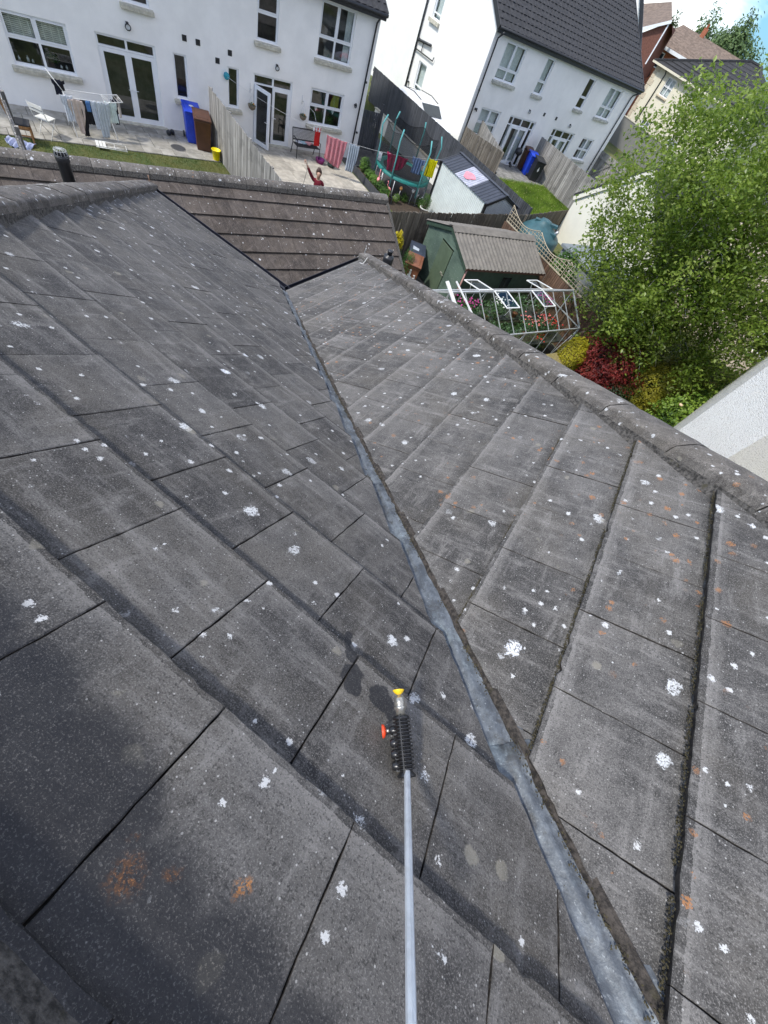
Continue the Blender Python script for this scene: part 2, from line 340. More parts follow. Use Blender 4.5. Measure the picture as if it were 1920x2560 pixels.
# ------------------------------------------------------------------ ground
def zone_grid():
    mb = MB()
    # terrain: low yards at 0, the upper garden (behind the dark fence) at .85, a wide flat sheet beyond
    low = [(-60,-40),(60,-40),(60,23.0),(-3.9,23.0),(-4.65,21.95),(-17.6,27.15),(-60,45.5)]
    up_ = [(-60,45.5),(-17.6,27.15),(-4.65,21.95),(-3.9,23.0),(60,23.0),(900,23.0),(900,900),(-900,900),(-900,45.5)]
    mb.add([(x,y,0) for x,y in low], [tuple(range(len(low)))])
    mb.add([(x,y,.85) for x,y in up_], [tuple(range(len(up_)))])
    mb.add([(900,-900,-.02),(900,23,-.02),(60,23,-.02),(60,-40,-.02),(-60,-40,-.02),(-60,45.5,-.02),(-900,45.5,-.02),(-900,-900,-.02)], [(0,1,2,3),(0,3,4,7),(4,5,6,7)])
    edge = [(-60,45.5),(-17.6,27.15),(-4.65,21.95),(-3.9,23.0),(60,23.0)]
    for a, b in zip(edge, edge[1:]): mb.add([(a[0],a[1],-.02),(b[0],b[1],-.02),(b[0],b[1],.85),(a[0],a[1],.85)], [(0,1,2,3)])
    return mb
def ground_material():
    t = NT('garden_ground'); n = t.noise(.9, 5, .6); m = t.noise(7, 5, .7); f = t.noise(60, 3, .7)
    c = t.mix(t.step(n.outputs[0], .38, .62), (.060, .095, .022), (.125, .125, .035))
    c = t.mix(t.math('MULTIPLY', t.step(m.outputs[0], .5, .7), .6), c, (.17, .145, .06)); c = t.mix(t.math('MULTIPLY', t.step(f.outputs[0], .45, .6), .4), c, (.03, .05, .015))
    t.color(c); t.b.inputs['Roughness'].default_value = .95; t.bump(f.outputs[0], .8, .02); return t.m
M_ground = ground_material()
zone_grid().build('ground', M_ground, kind='structure')

# ------------------------------------------------------------------ the bungalow roof in front
bung = thing('bungalow', (0, 0, 0), 0, 'grey tiled hipped bungalow roof with a lead valley, filling the foreground', 'house')
kR, kL = .5613, .5698; zR0, zL0 = 6.0645, 6.5918
nR = Vector((-kR, 0, 1)).normalized(); nL = Vector((0, kL, 1)).normalized()
def PR(c, g, h=0): return Vector((g, c, zR0+kR*g))+nR*h
def PL(c, g, h=0): return Vector((c, -g, zL0+kL*g))+nL*h
gR = lambda q: .9338-.3*q
gL = lambda q: -(.0154+.29396*q)
def clip(poly, f):
    out = []
    for i in range(len(poly)):
        a, b = poly[i], poly[(i+1) % len(poly)]; fa, fb = f(a), f(b)
        if fa >= 0: out.append(a)
        if (fa >= 0) != (fb >= 0):
            t = fa/(fa-fb); out.append((a[0]+(b[0]-a[0])*t, a[1]+(b[1]-a[1])*t))
    return out
cutsR = [lambda p: p[0]+.95*p[1]-1.0025, lambda p: 2.80-(p[0]+p[1])]
cutsL = [lambda p: .882-(.945*p[0]-p[1]), lambda p: (p[0]-p[1])+1.66+.05*max(0, -p[1]), lambda p: .35-p[1]]
def area(p): return abs(sum(p[i][0]*p[(i+1) % len(p)][1]-p[(i+1) % len(p)][0]*p[i][1] for i in range(len(p))))/2
def make_tile(P, rect, cuts, glip, G, near, seed, m, parent, th=.026, hl=.029, name='tile'):
    poly = rect
    for f in cuts: poly = clip(poly, f)
    if len(poly) < 3 or area(poly) < .002: return None
    rr = random.Random(seed); dh = rr.uniform(-.0018, .0018); tilt = rr.uniform(-.004, .004); cc = sum(p[0] for p in poly)/len(poly)
    step = .02 if near > 1 else (.05 if near else .5)
    pts = []
    for i in range(len(poly)):
        a, b = poly[i], poly[(i+1) % len(poly)]; L = math.hypot(b[0]-a[0], b[1]-a[1])
        if L < 1e-4: continue
        n = max(1, int(L/step)); nx, ny = (b[1]-a[1])/L, -(b[0]-a[0])/L
        cutedge = not (abs(nx) > .99 or abs(ny) > .99)
        for k in range(n):
            t = k/n; x = a[0]+(b[0]-a[0])*t; y = a[1]+(b[1]-a[1])*t
            amp = (.0016 if near else 0)*(2.2 if cutedge else 1)
            if k == 0: amp *= .3
            if abs(ny) > .99 and rr.random() < .05 and near: amp *= 3.5
            d = amp*(noise.noise(Vector((x*38+seed, y*38, seed*.37)))*1.6-.5)
            pts.append((x+nx*d, y+ny*d))
    H = lambda p: hl*(1-(p[1]-glip)/G)+dh+tilt*(p[0]-cc)
    cx = sum(p[0] for p in pts)/len(pts); cy = sum(p[1] for p in pts)/len(pts)
    def inset(p, e):
        dx, dy = cx-p[0], cy-p[1]; L = math.hypot(dx, dy) or 1; return (p[0]+dx/L*e, p[1]+dy/L*e)
    o = P(cx, cy, 0); n = len(pts)
    bv = (.0010, .0018, .0027)[near]; top = [P(*inset(p, bv), H(p))-o for p in pts]; mid = [P(*p, H(p)-bv*.8)-o for p in pts]; bot = [P(*p, H(p)-th)-o for p in pts]
    mb = MB(); sgn = 1 if sum((pts[i][0]*pts[(i+1) % n][1]-pts[(i+1) % n][0]*pts[i][1]) for i in range(n)) > 0 else -1
    flip = sgn*(1 if P is PL else 1)
    # orientation: find real facing from the normal
    a, b, c = top[0], top[n//3], top[2*n//3]; fl = (b-a).cross(c-a).z < 0
    fs0 = [tuple(range(n))]; ring1 = [(n+i, n+(i+1) % n, (i+1) % n, i) for i in range(n)]; ring2 = [(2*n+i, 2*n+(i+1) % n, n+(i+1) % n, n+i) for i in range(n)]
    rv = (lambda f: tuple(reversed(f))) if fl else (lambda f: f)
    mb.add(top+mid+bot, [rv(f) for f in fs0+ring1]); k = len(mb.f)
    for f in ring2: mb.f.append(rv(f)); mb.mi.append(1); mb.sm.append(False)
    return mb.build(name, [m, M_side], parent, loc=o)
ntile = 0
for q in range(-2, 16):
    gl = gR(q); G = .3; y0 = 1.69+(0 if q % 2 == 0 else .1526)
    for j in range(-9, 30):
        a = y0+(j-12)*.30518; b = a+.30518; pass
        if b < -.9 or a > 6.6: continue
        near = 2 if gl > -.6 else (1 if gl > -1.8 else 0); gp = .0009 if near else .0004
        if gl > .9 and (a < -.9 or a > 2.4): continue
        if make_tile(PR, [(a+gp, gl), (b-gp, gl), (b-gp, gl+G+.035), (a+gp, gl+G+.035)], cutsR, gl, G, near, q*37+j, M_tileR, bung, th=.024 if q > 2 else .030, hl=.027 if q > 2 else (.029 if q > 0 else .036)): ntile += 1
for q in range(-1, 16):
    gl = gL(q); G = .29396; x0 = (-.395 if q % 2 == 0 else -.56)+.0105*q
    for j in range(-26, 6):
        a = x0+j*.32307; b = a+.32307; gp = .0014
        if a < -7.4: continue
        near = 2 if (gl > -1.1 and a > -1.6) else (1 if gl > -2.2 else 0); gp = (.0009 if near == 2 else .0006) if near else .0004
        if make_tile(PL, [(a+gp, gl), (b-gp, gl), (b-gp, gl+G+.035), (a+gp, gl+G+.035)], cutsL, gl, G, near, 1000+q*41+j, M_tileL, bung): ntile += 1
print('roof tiles', ntile)
# boarding under the tiles (all four slopes) and the walls below
def slab(name, pts, m, parent, dz=-.03, th=.03):
    n = len(pts); vs = [Vector(p)+Vector((0,0,dz)) for p in pts]; vs += [v-Vector((0,0,th)) for v in vs]
    return MB().add(vs, [tuple(range(n)), tuple(range(2*n-1, n-1, -1))]+[(i, i+n, (i+1) % n+n, (i+1) % n) for i in range(n)]).build(name, m, parent)
g15 = gR(15); h15 = gL(15)
def on_hipR(g): return PR(2.90-g, g)
def on_hipL(g): return PL(-1.74+.05*g+g, g)
vx = lambda g: 1.0025-.95*g-.06
slab('roof_underlay', [PR(vx(g15), g15), PR(2.9-g15, g15), PR(2.9-1.6, 1.6), PR(-.6, 1.6)], M_underlay, bung, dz=-.012)
slab('roof_underlay', [PL((.882+h15)/.945, h15)+Vector((.06,0,0)), PL(-1.95+h15, h15), PL(-1.8+.40, .40), PL((.882+.40)/.945+.06, .40)], M_underlay, bung, dz=-.012)
# hidden far slopes beyond both hips
e1 = on_hipR(g15); t1 = on_hipR(1.6); slab('far_slope', [e1, t1, t1+Vector((6, 0, 0)), e1+Vector((12, 0, 0))], M_tileR, bung, dz=-.01)
e2 = on_hipL(h15); t2 = on_hipL(.40); slab('far_slope', [t2, e2, e2+Vector((0, -9, 0)), t2+Vector((0, -4.0, 0))], M_tileL, bung, dz=-.01)
t3 = Vector((-1.40, -.42, PL(0, .42).z)); slab('far_slope', [Vector((-1.40,-.42,t3.z)), Vector((1.6,-.42,t3.z)), Vector((1.6,-6,t3.z-3)), Vector((-1.4,-6,t3.z-3))], M_tileL, bung, dz=-.02)
wall = MB(); wz = PR(0, g15).z-.25
pts = [(-3.25, 4.0), (-3.25, 6.0), (4.5, 6.0), (4.5, -6), (-6.1, -6), (-6.1, 4.0)]
for a, b in zip(pts, pts[1:]+pts[:1]): wall.add([(a[0],a[1],0),(b[0],b[1],0),(b[0],b[1],wz),(a[0],a[1],wz)], [(0,1,2,3)])
wall.build('wall', M_dash, bung)

# ------------------------------------------------------------------ lead valley
def lead_material():
    t = NT('weathered_lead'); a = t.noise(16, 6, .7); s = t.noise(7, 6, .7, t.vscale((1, 1, 1))); f = t.noise(120, 3, .6)
    st = t.noise(5, 5, .7, t.vscale((7, 1, 1), rot=(0, 0, -.78)))
    c = t.mix(t.step(a.outputs[0], .38, .66), (.075, .085, .098), (.17, .19, .21)); c = t.mix(t.math('MULTIPLY', t.step(s.outputs[0], .52, .70), .7), c, (.26, .31, .33))
    c = t.mix(t.math('MULTIPLY', t.step(st.outputs[0], .52, .72), .6), c, (.075, .085, .10)); c = t.mix(t.math('MULTIPLY', t.step(f.outputs[0], .6, .75), .4), c, (.5, .54, .56))
    e1_ = t.noise(9, 5, .75, t.vscale((1, 1, 1))); c = t.mix(t.math('MULTIPLY', t.step(e1_.outputs[0], .52, .68), .65), c, (.05, .047, .042))
    t.color(c); t.b.inputs['Metallic'].default_value = .25; t.b.inputs['Roughness'].default_value = .55; b = t.bump(a.outputs[0], .5, .01); t.bump(f.outputs[0], .3, .003, b); return t.m
M_lead = lead_material()
def valley_x(g): # y position of the two tile cuts and the centre for a given X
    yr = 1.0025-.95*g
    yl = .882-.945*g  # from c - g cut with c = X, -g = Y : .945*X + Y = .882
    return yl, yr
def lead_section(X, k=0):
    yl, yr = valley_x(X); s = []
    # walk perpendicular to the valley (direction (1,1)/sqrt2), from the left cut to the right cut
    base = Vector((X, (yl+yr)/2, 0)); d = Vector((1, 1, 0)).normalized()
    hw = (yr-yl)/2/1.414
    z_ = lambda p: max(zR0+kR*p.x, zL0-kL*p.y)
    wv = fn((X*3, k, 0), 2.0)*.006
    for off, lift in ((-hw-.10, .0), (-hw-.045, .003), (-hw-.004, .0035), (-hw*.55, .004), (-hw*.15, .002), (0, .011), (hw*.25, .013), (hw*.45, .007), (hw*.75, .008), (hw-.006, .012), (hw+.03, .010)):
        p = base+d*(off+(wv if abs(off) < hw*.8 else 0)); z = z_(p)+lift-.024+.004*fn((p.x*6, p.y*6, off*40), 2.5)
        s.append(Vector((p.x, p.y, z)))
    return s
valley = thing('lead_valley', (0, 0, 0), 0, 'weathered blue grey lead valley lining running down between the two tiled slopes', 'roof valley')
breaks = [1.35, .62, -.25, -1.05, -2.2, -3.55]
for i in range(len(breaks)-1):
    a, b = breaks[i], breaks[i+1]-.05 if i < len(breaks)-2 else breaks[i+1]; n = max(8, int((a-b)/.03)); mb = MB(); rows = []
    for k in range(n+1):
        X = a+(b-a)*k/n; sec = lead_section(X, i); lift = .0035*(len(breaks)-i) *.6+.003*(1-k/n*0)
        rows.append([v+Vector((0, 0, lift+(.004 if k >= n-1 else 0))) for v in sec])
    m = len(rows[0]); vs = [v for r in rows for v in r]; vs += [v-Vector((0, 0, .004)) for v in rows[-1]]
    fs = [(r*m+c, (r+1)*m+c, (r+1)*m+c+1, r*m+c+1) for r in range(n+1) for c in range(m-1)]
    mb.add(vs, fs, 0, True); mb.build('lead_sheet', M_lead, valley)
# mortar bead and moss along the right-hand cut, debris in the channel
mb = MB(); n = 260
for side in (0,):
    prof = []
    for k in range(n+1):
        X = 1.3+(-3.5-1.3)*k/n; yl, yr = valley_x(X); d = Vector((.7071, .7071, 0)); c = Vector((X, yr, 0))
        wob = .004*fn((X*9, 1, 0), 2)+.004*fn((X*30, 3, 0), 2); ring = []
        wd = .012+.005*fn((X*5, 7, 0), 2)
        for off, h in ((-wd-wob, -.012), (-wd*.8-wob, .006+.004*fn((X*40, 2, 5), 2)), (-wd*.4, .012+.004*fn((X*50, 4, 5), 2)), (0, .013+.003*fn((X*60, 9, 5), 2)), (.012, .012)):
            p = c+d*off; ring.append((p.x, p.y, zR0+kR*p.x+h))
        prof.append(ring)
    m = 5; mb.add([v for r in prof for v in r], [(r*m+c, (r+1)*m+c, (r+1)*m+c+1, r*m+c+1) for r in range(n) for c in range(m-1)], 0, True)
mb.build('mortar_bead', M_side, bung)
M_moss = mat('dry_moss', (.055, .047, .024), 1, .5, 30, .6, 120)
mb = MB(); rr = random.Random(5)
def blob(mb, p, r, mi=0):
    vs = []; 
    for k in range(5):
        a = 2*pi*k/5+rr.random(); vs.append((p[0]+r*cos(a)*rr.uniform(.6, 1.2), p[1]+r*sin(a)*rr.uniform(.6, 1.2), p[2]-r*.3))
    vs.append((p[0], p[1], p[2]+r*rr.uniform(.4, .9))); mb.add(vs, [(k, (k+1) % 5, 5) for k in range(5)], mi, False)
for k in range(2600):
    X = rr.uniform(-3.5, 1.2); yl, yr = valley_x(X); o = rr.gauss(-.011, .004); p = Vector((X+o, yr+o, 0))
    if fn((X*4, 0, 0), 2, 9) > -.15: blob(mb, (p.x, p.y, zR0+kR*p.x+.010), rr.uniform(.0012, .0036))
for k in range(300):
    X = rr.uniform(-.75, 1.2); yl, yr = valley_x(X); o = (yl+yr)/2-yr; o = o/2+rr.gauss(-.008, .003); p = Vector((X+o, yr+o, 0)); blob(mb, (p.x, p.y, max(zR0+kR*p.x, zL0-kL*p.y)-.008), rr.uniform(.0008, .0022))
for k in range(260): # the gritty clump lodged half way down
    t = rr.gauss(0, .035); X = -.28-.71*t; yl, yr = valley_x(X); o = -.045+rr.gauss(0, .008); blob(mb, (X+o, yr+o, max(zR0+kR*(X+o), zL0-kL*(yr+o))-.006), rr.uniform(.0015, .004))
for q in range(-2, 9): # moss and grit packed under the exposed edges of the right slope
    g = gR(q)
    for k in range(1500 if q < 3 else 260):
        c = rr.uniform(1.0-.95*g, 2.75-g)
        if fn((c*3, q*2.1, 0), 1.5, 4) > (-.3 if q < 2 else .05): blob(mb, PR(c, g-rr.uniform(-.001, .007), rr.uniform(0, .024 if q < 2 else .016)), rr.uniform(.0012, .0034))
for q in range(0, 10):
    g = gL(q)
    for k in range(90):
        c = rr.uniform(-1.7+g, (.882+g)/.945)
        if fn((c*3, q*2.7, 0), 1.5, 14) > .12: blob(mb, PL(c, g-rr.uniform(0, .006), rr.uniform(0, .012)), rr.uniform(.001, .0035))
mb.build('moss', M_moss, bung, kind='stuff')

# ------------------------------------------------------------------ hip and ridge caps
def cap_units(n0, n1, center, along, side, mats, unit=.45, prof=None, seed=0, name='ridge_tile', parent=bung, gap=.004):
    prof = prof or [(-.137, -.06), (-.133, -.012), (-.129, .036), (-.119, .050), (-.055, .066), (0, .074), (.055, .066), (.119, .050), (.129, .036), (.133, -.012), (.137, -.06)]
    rr2 = random.Random(seed); L = (n1-n0).length; D = (n1-n0).normalized(); k = int(L/unit)
    for i in range(k+1):
        a = i*unit; b = min(L, a+unit)
        if b-a < .05: continue
        o = n0+D*a; ns = 9; vs = []; dz = rr2.uniform(-.003, .003); yaw = rr2.uniform(-.004, .004)
        for s_ in range(ns+1):
            t = gap+(b-a-2*gap)*s_/ns; e = .0 if 0 < s_ < ns else -.006
            for j, (x, z) in enumerate(prof):
                q = D*t+side*(x+yaw*(t/unit-.5)*2+(.006 if abs(x) > .12 else .003)*fn((o.x*9+t*14, j, seed), 2))+Vector((0, 0, z+dz+e*.7+.004*fn((o.x*7+t*11, j*.7, seed+3), 2)))
                vs.append(q)
        m = len(prof); fs = [(s_*m+c, s_*m+c+1, (s_+1)*m+c+1, (s_+1)*m+c) for s_ in range(ns) for c in range(m-1)]
        mb = MB(); mb.add(vs, fs, 0, True)
        mb.add([vs[c] for c in range(m)], [tuple(range(m-1, -1, -1))], 1); mb.add([vs[ns*m+c] for c in range(m)], [tuple(range(m))], 1)
        for f_i in range(len(fs)):
            if f_i % (m-1) in (0, 1, m-3, m-2): mb.mi[f_i] = 1 if f_i % (m-1) in (0, m-2) else 0; mb.sm[f_i] = False
        mb.build(name, mats, parent, loc=o)
hd = Vector((.7071, .7071, 0))
A0 = PR(2.90-g15, g15)+Vector((-.10, .10, -.055)); A1_ = PR(2.90-1.55, 1.55)
cap_units(A0, A1_, None, None, hd, [M_cap, M_mortar], .455, seed=3)
B0 = on_hipL(h15)+Vector((-.12, .12, -.07)); B1 = on_hipL(.36)
cap_units(B0, B1, None, None, hd, [M_cap, M_mortar], .455, seed=11)
R0 = Vector((-1.50, -.41, PL(0, .41).z+.0)); cap_units(Vector((1.55, -.415, R0.z)), R0, None, None, Vector((0, 1, 0)), [M_tileL, M_mortar], .455, seed=21,
    prof=[(-.135, -.075), (-.12, -.01), (-.10, .028), (-.05, .055), (0, .062), (.05, .055), (.10, .030), (.125, .0), (.135, -.065)])
# mortar bedding under the caps on the visible sides
def bedding(a, b, off, seed):
    mb = MB(); D = b-a; n = int(D.length/.03); prof = []
    for k in range(n+1):
        p = a+D*k/n; r = []
        for w_, z in ((0, .0), (0, -.03), (-.012+.006*fn((p.x*9, seed, 0), 2), -.052), (-.03+.012*fn((p.x*7, seed, 4), 2), -.072)): r.append(p+hd*off*(1)+hd*(w_ if off < 0 else -w_)+Vector((0, 0, z)))
        prof.append(r)
    mb.add([v for r in prof for v in r], [(r*4+c, (r+1)*4+c, (r+1)*4+c+1, r*4+c+1) for r in range(n) for c in range(3)], 0, True); return mb.build('mortar_bedding', M_mortar, bung)
bedding(A0, A1_, -.134, 2); bedding(B0, B1, .134, 6)
# galvanised hip irons curling up at the foot of each hip
M_galv = mat('galvanised_steel', (.55, .56, .57), .45, .2, 30, 0, 60, .6)
for P0 in (A0, B0):
    dn = Vector((-.66, .66, -.36)); q = P0+Vector((0, 0, .0))
    mb = MB(); mb.tube([q+Vector((.1, -.1, .03)), q-Vector((-.0, .0, .045)), q+dn*.06-Vector((0, 0, .05)), q+dn*.12+Vector((0, 0, .0)), q+dn*.12+Vector((0, 0, .09)), q+dn*.10+Vector((0, 0, .14))], .0085, 6); mb.build('hip_iron', M_galv if P0 is A0 else mat('rusted_steel', (.28, .17, .11), .8, .3, 30), bung)
M_drip = mat('white_mortar_smear', (.62, .62, .60), .9, .15, 40)
mb = MB(); b = A0+hd*-.13
for pts in ([(0, 0, -.05), (.02, -.03, -.075), (.06, -.05, -.07), (.07, -.09, -.06)], [(.0, .02, .0), (-.01, .0, -.05), (.02, -.02, -.09)]):
    mb.tube([b+Vector(p) for p in pts], [.009, .008, .006, .004], 6)
b2 = b+(A1_-A0).normalized()*.62
mb.tube([b2+Vector((0, 0, .045)), b2+hd*-.02+Vector((0, 0, -.01)), b2+hd*-.045+Vector((.01, -.03, -.055)), b2+hd*-.04+Vector((-.06, .01, -.085)), b2+hd*-.045+Vector((-.12, .06, -.12))], [.006, .007, .007, .006, .003], 6)
mb.build('mortar_smear', M_drip, bung)
# black gutters along the two eaves
zg = PR(0, g15).z
def gutter(a, b, nrm):
    mb = MB(); a = Vector(a); b = Vector(b); prof = [(-.055, .02), (-.05, -.03), (0, -.055), (.05, -.03), (.055, .022), (.049, .022), (.044, -.026), (0, -.049), (-.044, -.026), (-.049, .02)]
    vs = [a+Vector(nrm)*x+Vector((0, 0, z)) for x, z in prof]+[b+Vector(nrm)*x+Vector((0, 0, z)) for x, z in prof]; n = len(prof)
    return mb.add(vs, [(i, (i+1) % n, (i+1) % n+n, i+n) for i in range(n)]+[tuple(range(n)), tuple(range(2*n-1, n-1, -1))]).build('gutter', mat('black_gutter', (.012, .013, .022), .35, .1, 9), bung)
gutter((g15-.035, 4.46, zg-.005), (g15-.035, 6.3, zg-.005), (1, 0, 0))
gutter((-3.56, -h15+.035, zg-.005), (-6.55, -h15+.035, zg-.005), (0, 1, 0))

# ------------------------------------------------------------------ the pressure washer lance
def camray(px, py, zc):
    d = right*((px-960)/966.2)-up*((py-1280)/966.2)+fwd; return Vector((0, 0, 7.5))+d*zc
lance = thing('pressure_washer_lance', (0, 0, 0), 0, 'pressure washer lance with black ribbed grip, yellow nozzle and steel tube reaching over the tiles', 'pressure washer')
M_steel = mat('brushed_steel', (.62, .66, .70), .30, .10, 60, .1, 200, .35)
M_brass = mat('nickel_coupler', (.55, .53, .47), .35, .25, 40, .1, 120, .8)
M_grip = mat('black_grip_plastic', (.014, .014, .015), .30, .3, 40, .1, 90)
M_yel = mat('yellow_nozzle_plastic', (.85, .55, .02), .4, .12, 60); M_red = mat('red_nozzle_plastic', (.75, .07, .02), .4, .12, 60)
ga, gb = camray(1002, 1788, .905), camray(1017, 1944, .840); ax = (ga-gb).normalized()
r0, r1 = camray(1018, 1930, .835), camray(1034, 2900, .36)
rl = (r0-r1); mb = MB(); x_ = rl.cross(Vector((0, 0, 1))).normalized(); y_ = x_.cross(rl.normalized())
sec = [(cos(pi/8+2*pi*k/8), sin(pi/8+2*pi*k/8)) for k in range(8)]
mb.add([p+x_*a*.0068+y_*b*.0068 for p in (r1, r0) for a, b in sec], [(k, (k+1) % 8, (k+1) % 8+8, k+8) for k in range(8)]+[tuple(range(7, -1, -1)), tuple(range(8, 16))]); mb.build('lance_tube', M_steel, lance)
GL = (ga-gb).length; prof = [(.004, -.001), (.0195, 0), (.0215, .004)]
nr = 15
for k in range(nr):
    z0 = .010+(GL-.016)*k/nr; z1 = z0+(GL-.016)/nr; rr_ = .0215-.003*abs(k/nr-.45)
    prof += [(rr_-.0055, z0+.0004), (rr_-.0055, z1-.0030), (rr_, z1-.0026), (rr_, z1)]
prof += [(.018, GL-.002), (.012, GL)]
MB().lathe(prof, gb, 20, axis=ax).build('grip', M_grip, lance)
toC = (Vector((0, 0, 7.5))-ga).normalized(); sidev = ax.cross(toC).normalized(); toC = sidev.cross(ax).normalized()
if sidev.dot(right) > 0: sidev = -sidev
mb = MB(); mb.bar(gb+toC*.0205+sidev*.004, ga+toC*.0195+sidev*.004, .003, .004, up=toC)
mb.build('grip_seam', M_grip, lance)
for k, t in enumerate((.76, .55, .37, .19)): # nozzle clips along the left of the grip
    c = gb+ax*GL*t; mb = MB(); mb.lathe([(.0085, 0), (.0095, .004), (.0095, .016), (.0075, .018), (.0075, .020)], c+sidev*.010, 12, axis=sidev); mb.bar(c+sidev*.012-ax*.011, c+sidev*.012+ax*.008, .018, .012, up=toC); mb.build('nozzle_clip', M_grip, lance)
cp = gb+ax*GL*.76+sidev*.028
noz = MB().lathe([(.0035, 0), (.0035, .010)], cp, 10, axis=sidev).build('spare_nozzle', M_brass, lance)
MB().lathe([(.006, .009), (.0135, .013), (.0145, .018), (.011, .0185)], cp, 18, axis=sidev).build('nozzle_collar', M_red, noz)
mb = MB(); mb.lathe([(.0105, 0), (.0105, .014), (.0125, .015), (.0125, .020), (.0098, .022), (.0118, .024), (.0118, .038), (.0092, .040), (.0048, .041), (.0048, .047)], ga-ax*.002, 18, axis=ax); mb.build('coupler', M_brass, lance)
MB().lathe([(.005, 0), (.0100, .004), (.0135, .0085), (.0142, .0105), (.0095, .0115), (.0035, .010)], ga+ax*.044, 24, axis=ax).build('nozzle', M_yel, lance)

# ------------------------------------------------------------------ brown tiled low building just beyond the eaves
low = thing('low_building', (-5.72, 10.5, 0), 65, 'low building with brown flat tiled roof and bedded ridge, just beyond the grey eaves', 'outbuilding')
kb = math.tan(rad(31)); SB = 2.55; ZB = 3.43
def PBf(u, s, h=0): return Vector((u, -s-sin(rad(31))*h, ZB-kb*s+cos(rad(31))*h))
GB = .3455*cos(rad(31)); s0 = .315
rowi = 0; cnt = 0
for i in range(0, 8):
    lip = s0+GB*i-0.005; u = -.02-(.0 if i % 2 == 0 else .15)
    if i % 2: spans = [(-.17, -.02)]
    else: spans = []
    k = 0
    while True:
        b = (-.02 if i % 2 == 0 else -.17)-.298*k; a = b-.298; k += 1
        if b < -8.6: break
        spans.append((a, b))
    rr = random.Random(i)
    for a, b in spans:
        top = max(.03, lip-GB-.03); gp = .002; dz = rr.uniform(-.002, .002); hl = .034; tl = rr.uniform(-.003, .003)
        o = PBf((a+b)/2, lip); vs = []
        for h_ in (0, 1):
            for (u_, s_) in ((a+gp, lip), (b-gp, lip), (b-gp, top), (a+gp, top)):
                hh = hl*(1-(lip-s_)/GB)+dz+tl*(u_-a)/.3-(.028 if h_ == 0 else 0); vs.append(PBf(u_, s_+(rr.uniform(-.002, .002) if s_ == lip and h_ else 0), hh)-o)
        mb = MB(); mb.add(vs, [(3,2,1,0), (4,5,6,7)]); mb.add(vs, [(0,1,5,4), (1,2,6,5), (2,3,7,6), (3,0,4,7)], 1)
        mb.build('tile', [M_brown, M_side], low, loc=o); cnt += 1
print('brown tiles', cnt)
slab('roof_underlay', [PBf(-8.6, .02), PBf(-.03, .02), PBf(-.03, SB), PBf(-8.6, SB)], M_underlay, low, dz=-.012)
slab('far_slope', [Vector((-8.6, 0, ZB)), Vector((-.03, 0, ZB)), Vector((-.03, SB, ZB-kb*SB)), Vector((-8.6, SB, ZB-kb*SB))], M_brown, low, dz=.01)
cap_units(Vector((.02, .005, ZB+.005)), Vector((-8.6, .005, ZB+.005)), None, None, Vector((0, -1, 0)), [M_cap, M_mortar], .45, seed=31, parent=low,
    prof=[(-.15, -.06), (-.13, -.01), (-.10, .045), (-.05, .075), (0, .085), (.05, .075), (.10, .05), (.128, .018), (.155, -.055)])
mb = MB(); mb.add([PBf(.035, 0, .05), PBf(.035, SB, .03), PBf(.035, SB, -.10), PBf(.035, 0, -.06), PBf(-.03, 0, .05), PBf(-.03, SB, .03), PBf(-.03, SB, -.10), PBf(-.03, 0, -.06)], [(0,1,2,3), (7,6,5,4), (4,5,1,0), (3,2,6,7), (1,5,6,2)])
mb.build('verge', M_mortar, low)
mb = MB(); zr = ZB-.03-kb*2.3; mb.box(-8.6, -.12, -2.25, 2.25, 0, zr-.05); mb.prism([(0, 0)], 0, 0) if False else None
mb.add([(-.12, -2.25, zr-.05), (-.12, 2.25, zr-.05), (-.12, 0, ZB-.06)], [(0, 1, 2)]); mb.build('wall', M_dash, low)
mb = MB(); mb.tube([Vector((.06, -.12+.10*sin(a), ZB-.22+.10*cos(a))) for a in [k*pi/7 for k in range(0, 12)]], .018, 6); mb.build('cable_loop', M_blackpvc, low)

# soil vent pipe beside the left hip, boiler flue beside the right hip
def lat(az_xy, d): return (az_xy[0]*d, az_xy[1]*d)
px_, py_ = -.887*5.05, .462*5.05; zt = 7.5-.412*5.05
sp = thing('soil_vent_pipe', (px_, py_, 0), 0, 'black plastic soil vent pipe with a wire cage, standing behind the left hip', 'vent pipe')
MB().lathe([(.050, 3.4), (.050, zt-.05), (.055, zt-.048), (.055, zt-.004), (.052, zt), (.046, zt), (.045, zt-.004), (.045, zt-.10)], (0, 0, 0), 20).build('pipe', M_blackpvc, sp)
mb = MB()
for k in range(6): mb.tube([(.052*cos(k*pi/6), .052*sin(k*pi/6), zt), (.046*cos(k*pi/6), .046*sin(k*pi/6), zt+.032), (0, 0, zt+.040), (-.046*cos(k*pi/6), -.046*sin(k*pi/6), zt+.035), (-.052*cos(k*pi/6), -.052*sin(k*pi/6), zt)], .0022, 5)
for r_, z_ in ((.046, zt+.03), (.053, zt-.01)): mb.tube([(r_*cos(a), r_*sin(a), z_) for a in [2*pi*k/20 for k in range(20)]], .0024, 5, closed=True)
mb.build('wire_cage', mat('grey_wire', (.42, .43, .42), .5, .2, 20), sp)
px_, py_ = -.441*7.25, .8975*7.25; zt = 7.5-.44*7.25
fl = thing('flue_pipe', (px_, py_, 0), 0, 'short black flue terminal poking up beyond the right hip end', 'flue')
MB().lathe([(.055, 3.2), (.055, zt-.27), (.088, zt-.25), (.090, zt-.05), (.088, zt-.02), (.045, zt-.015), (.045, zt+.0)], (0, 0, 0), 22).build('pipe', M_blackpvc, fl)
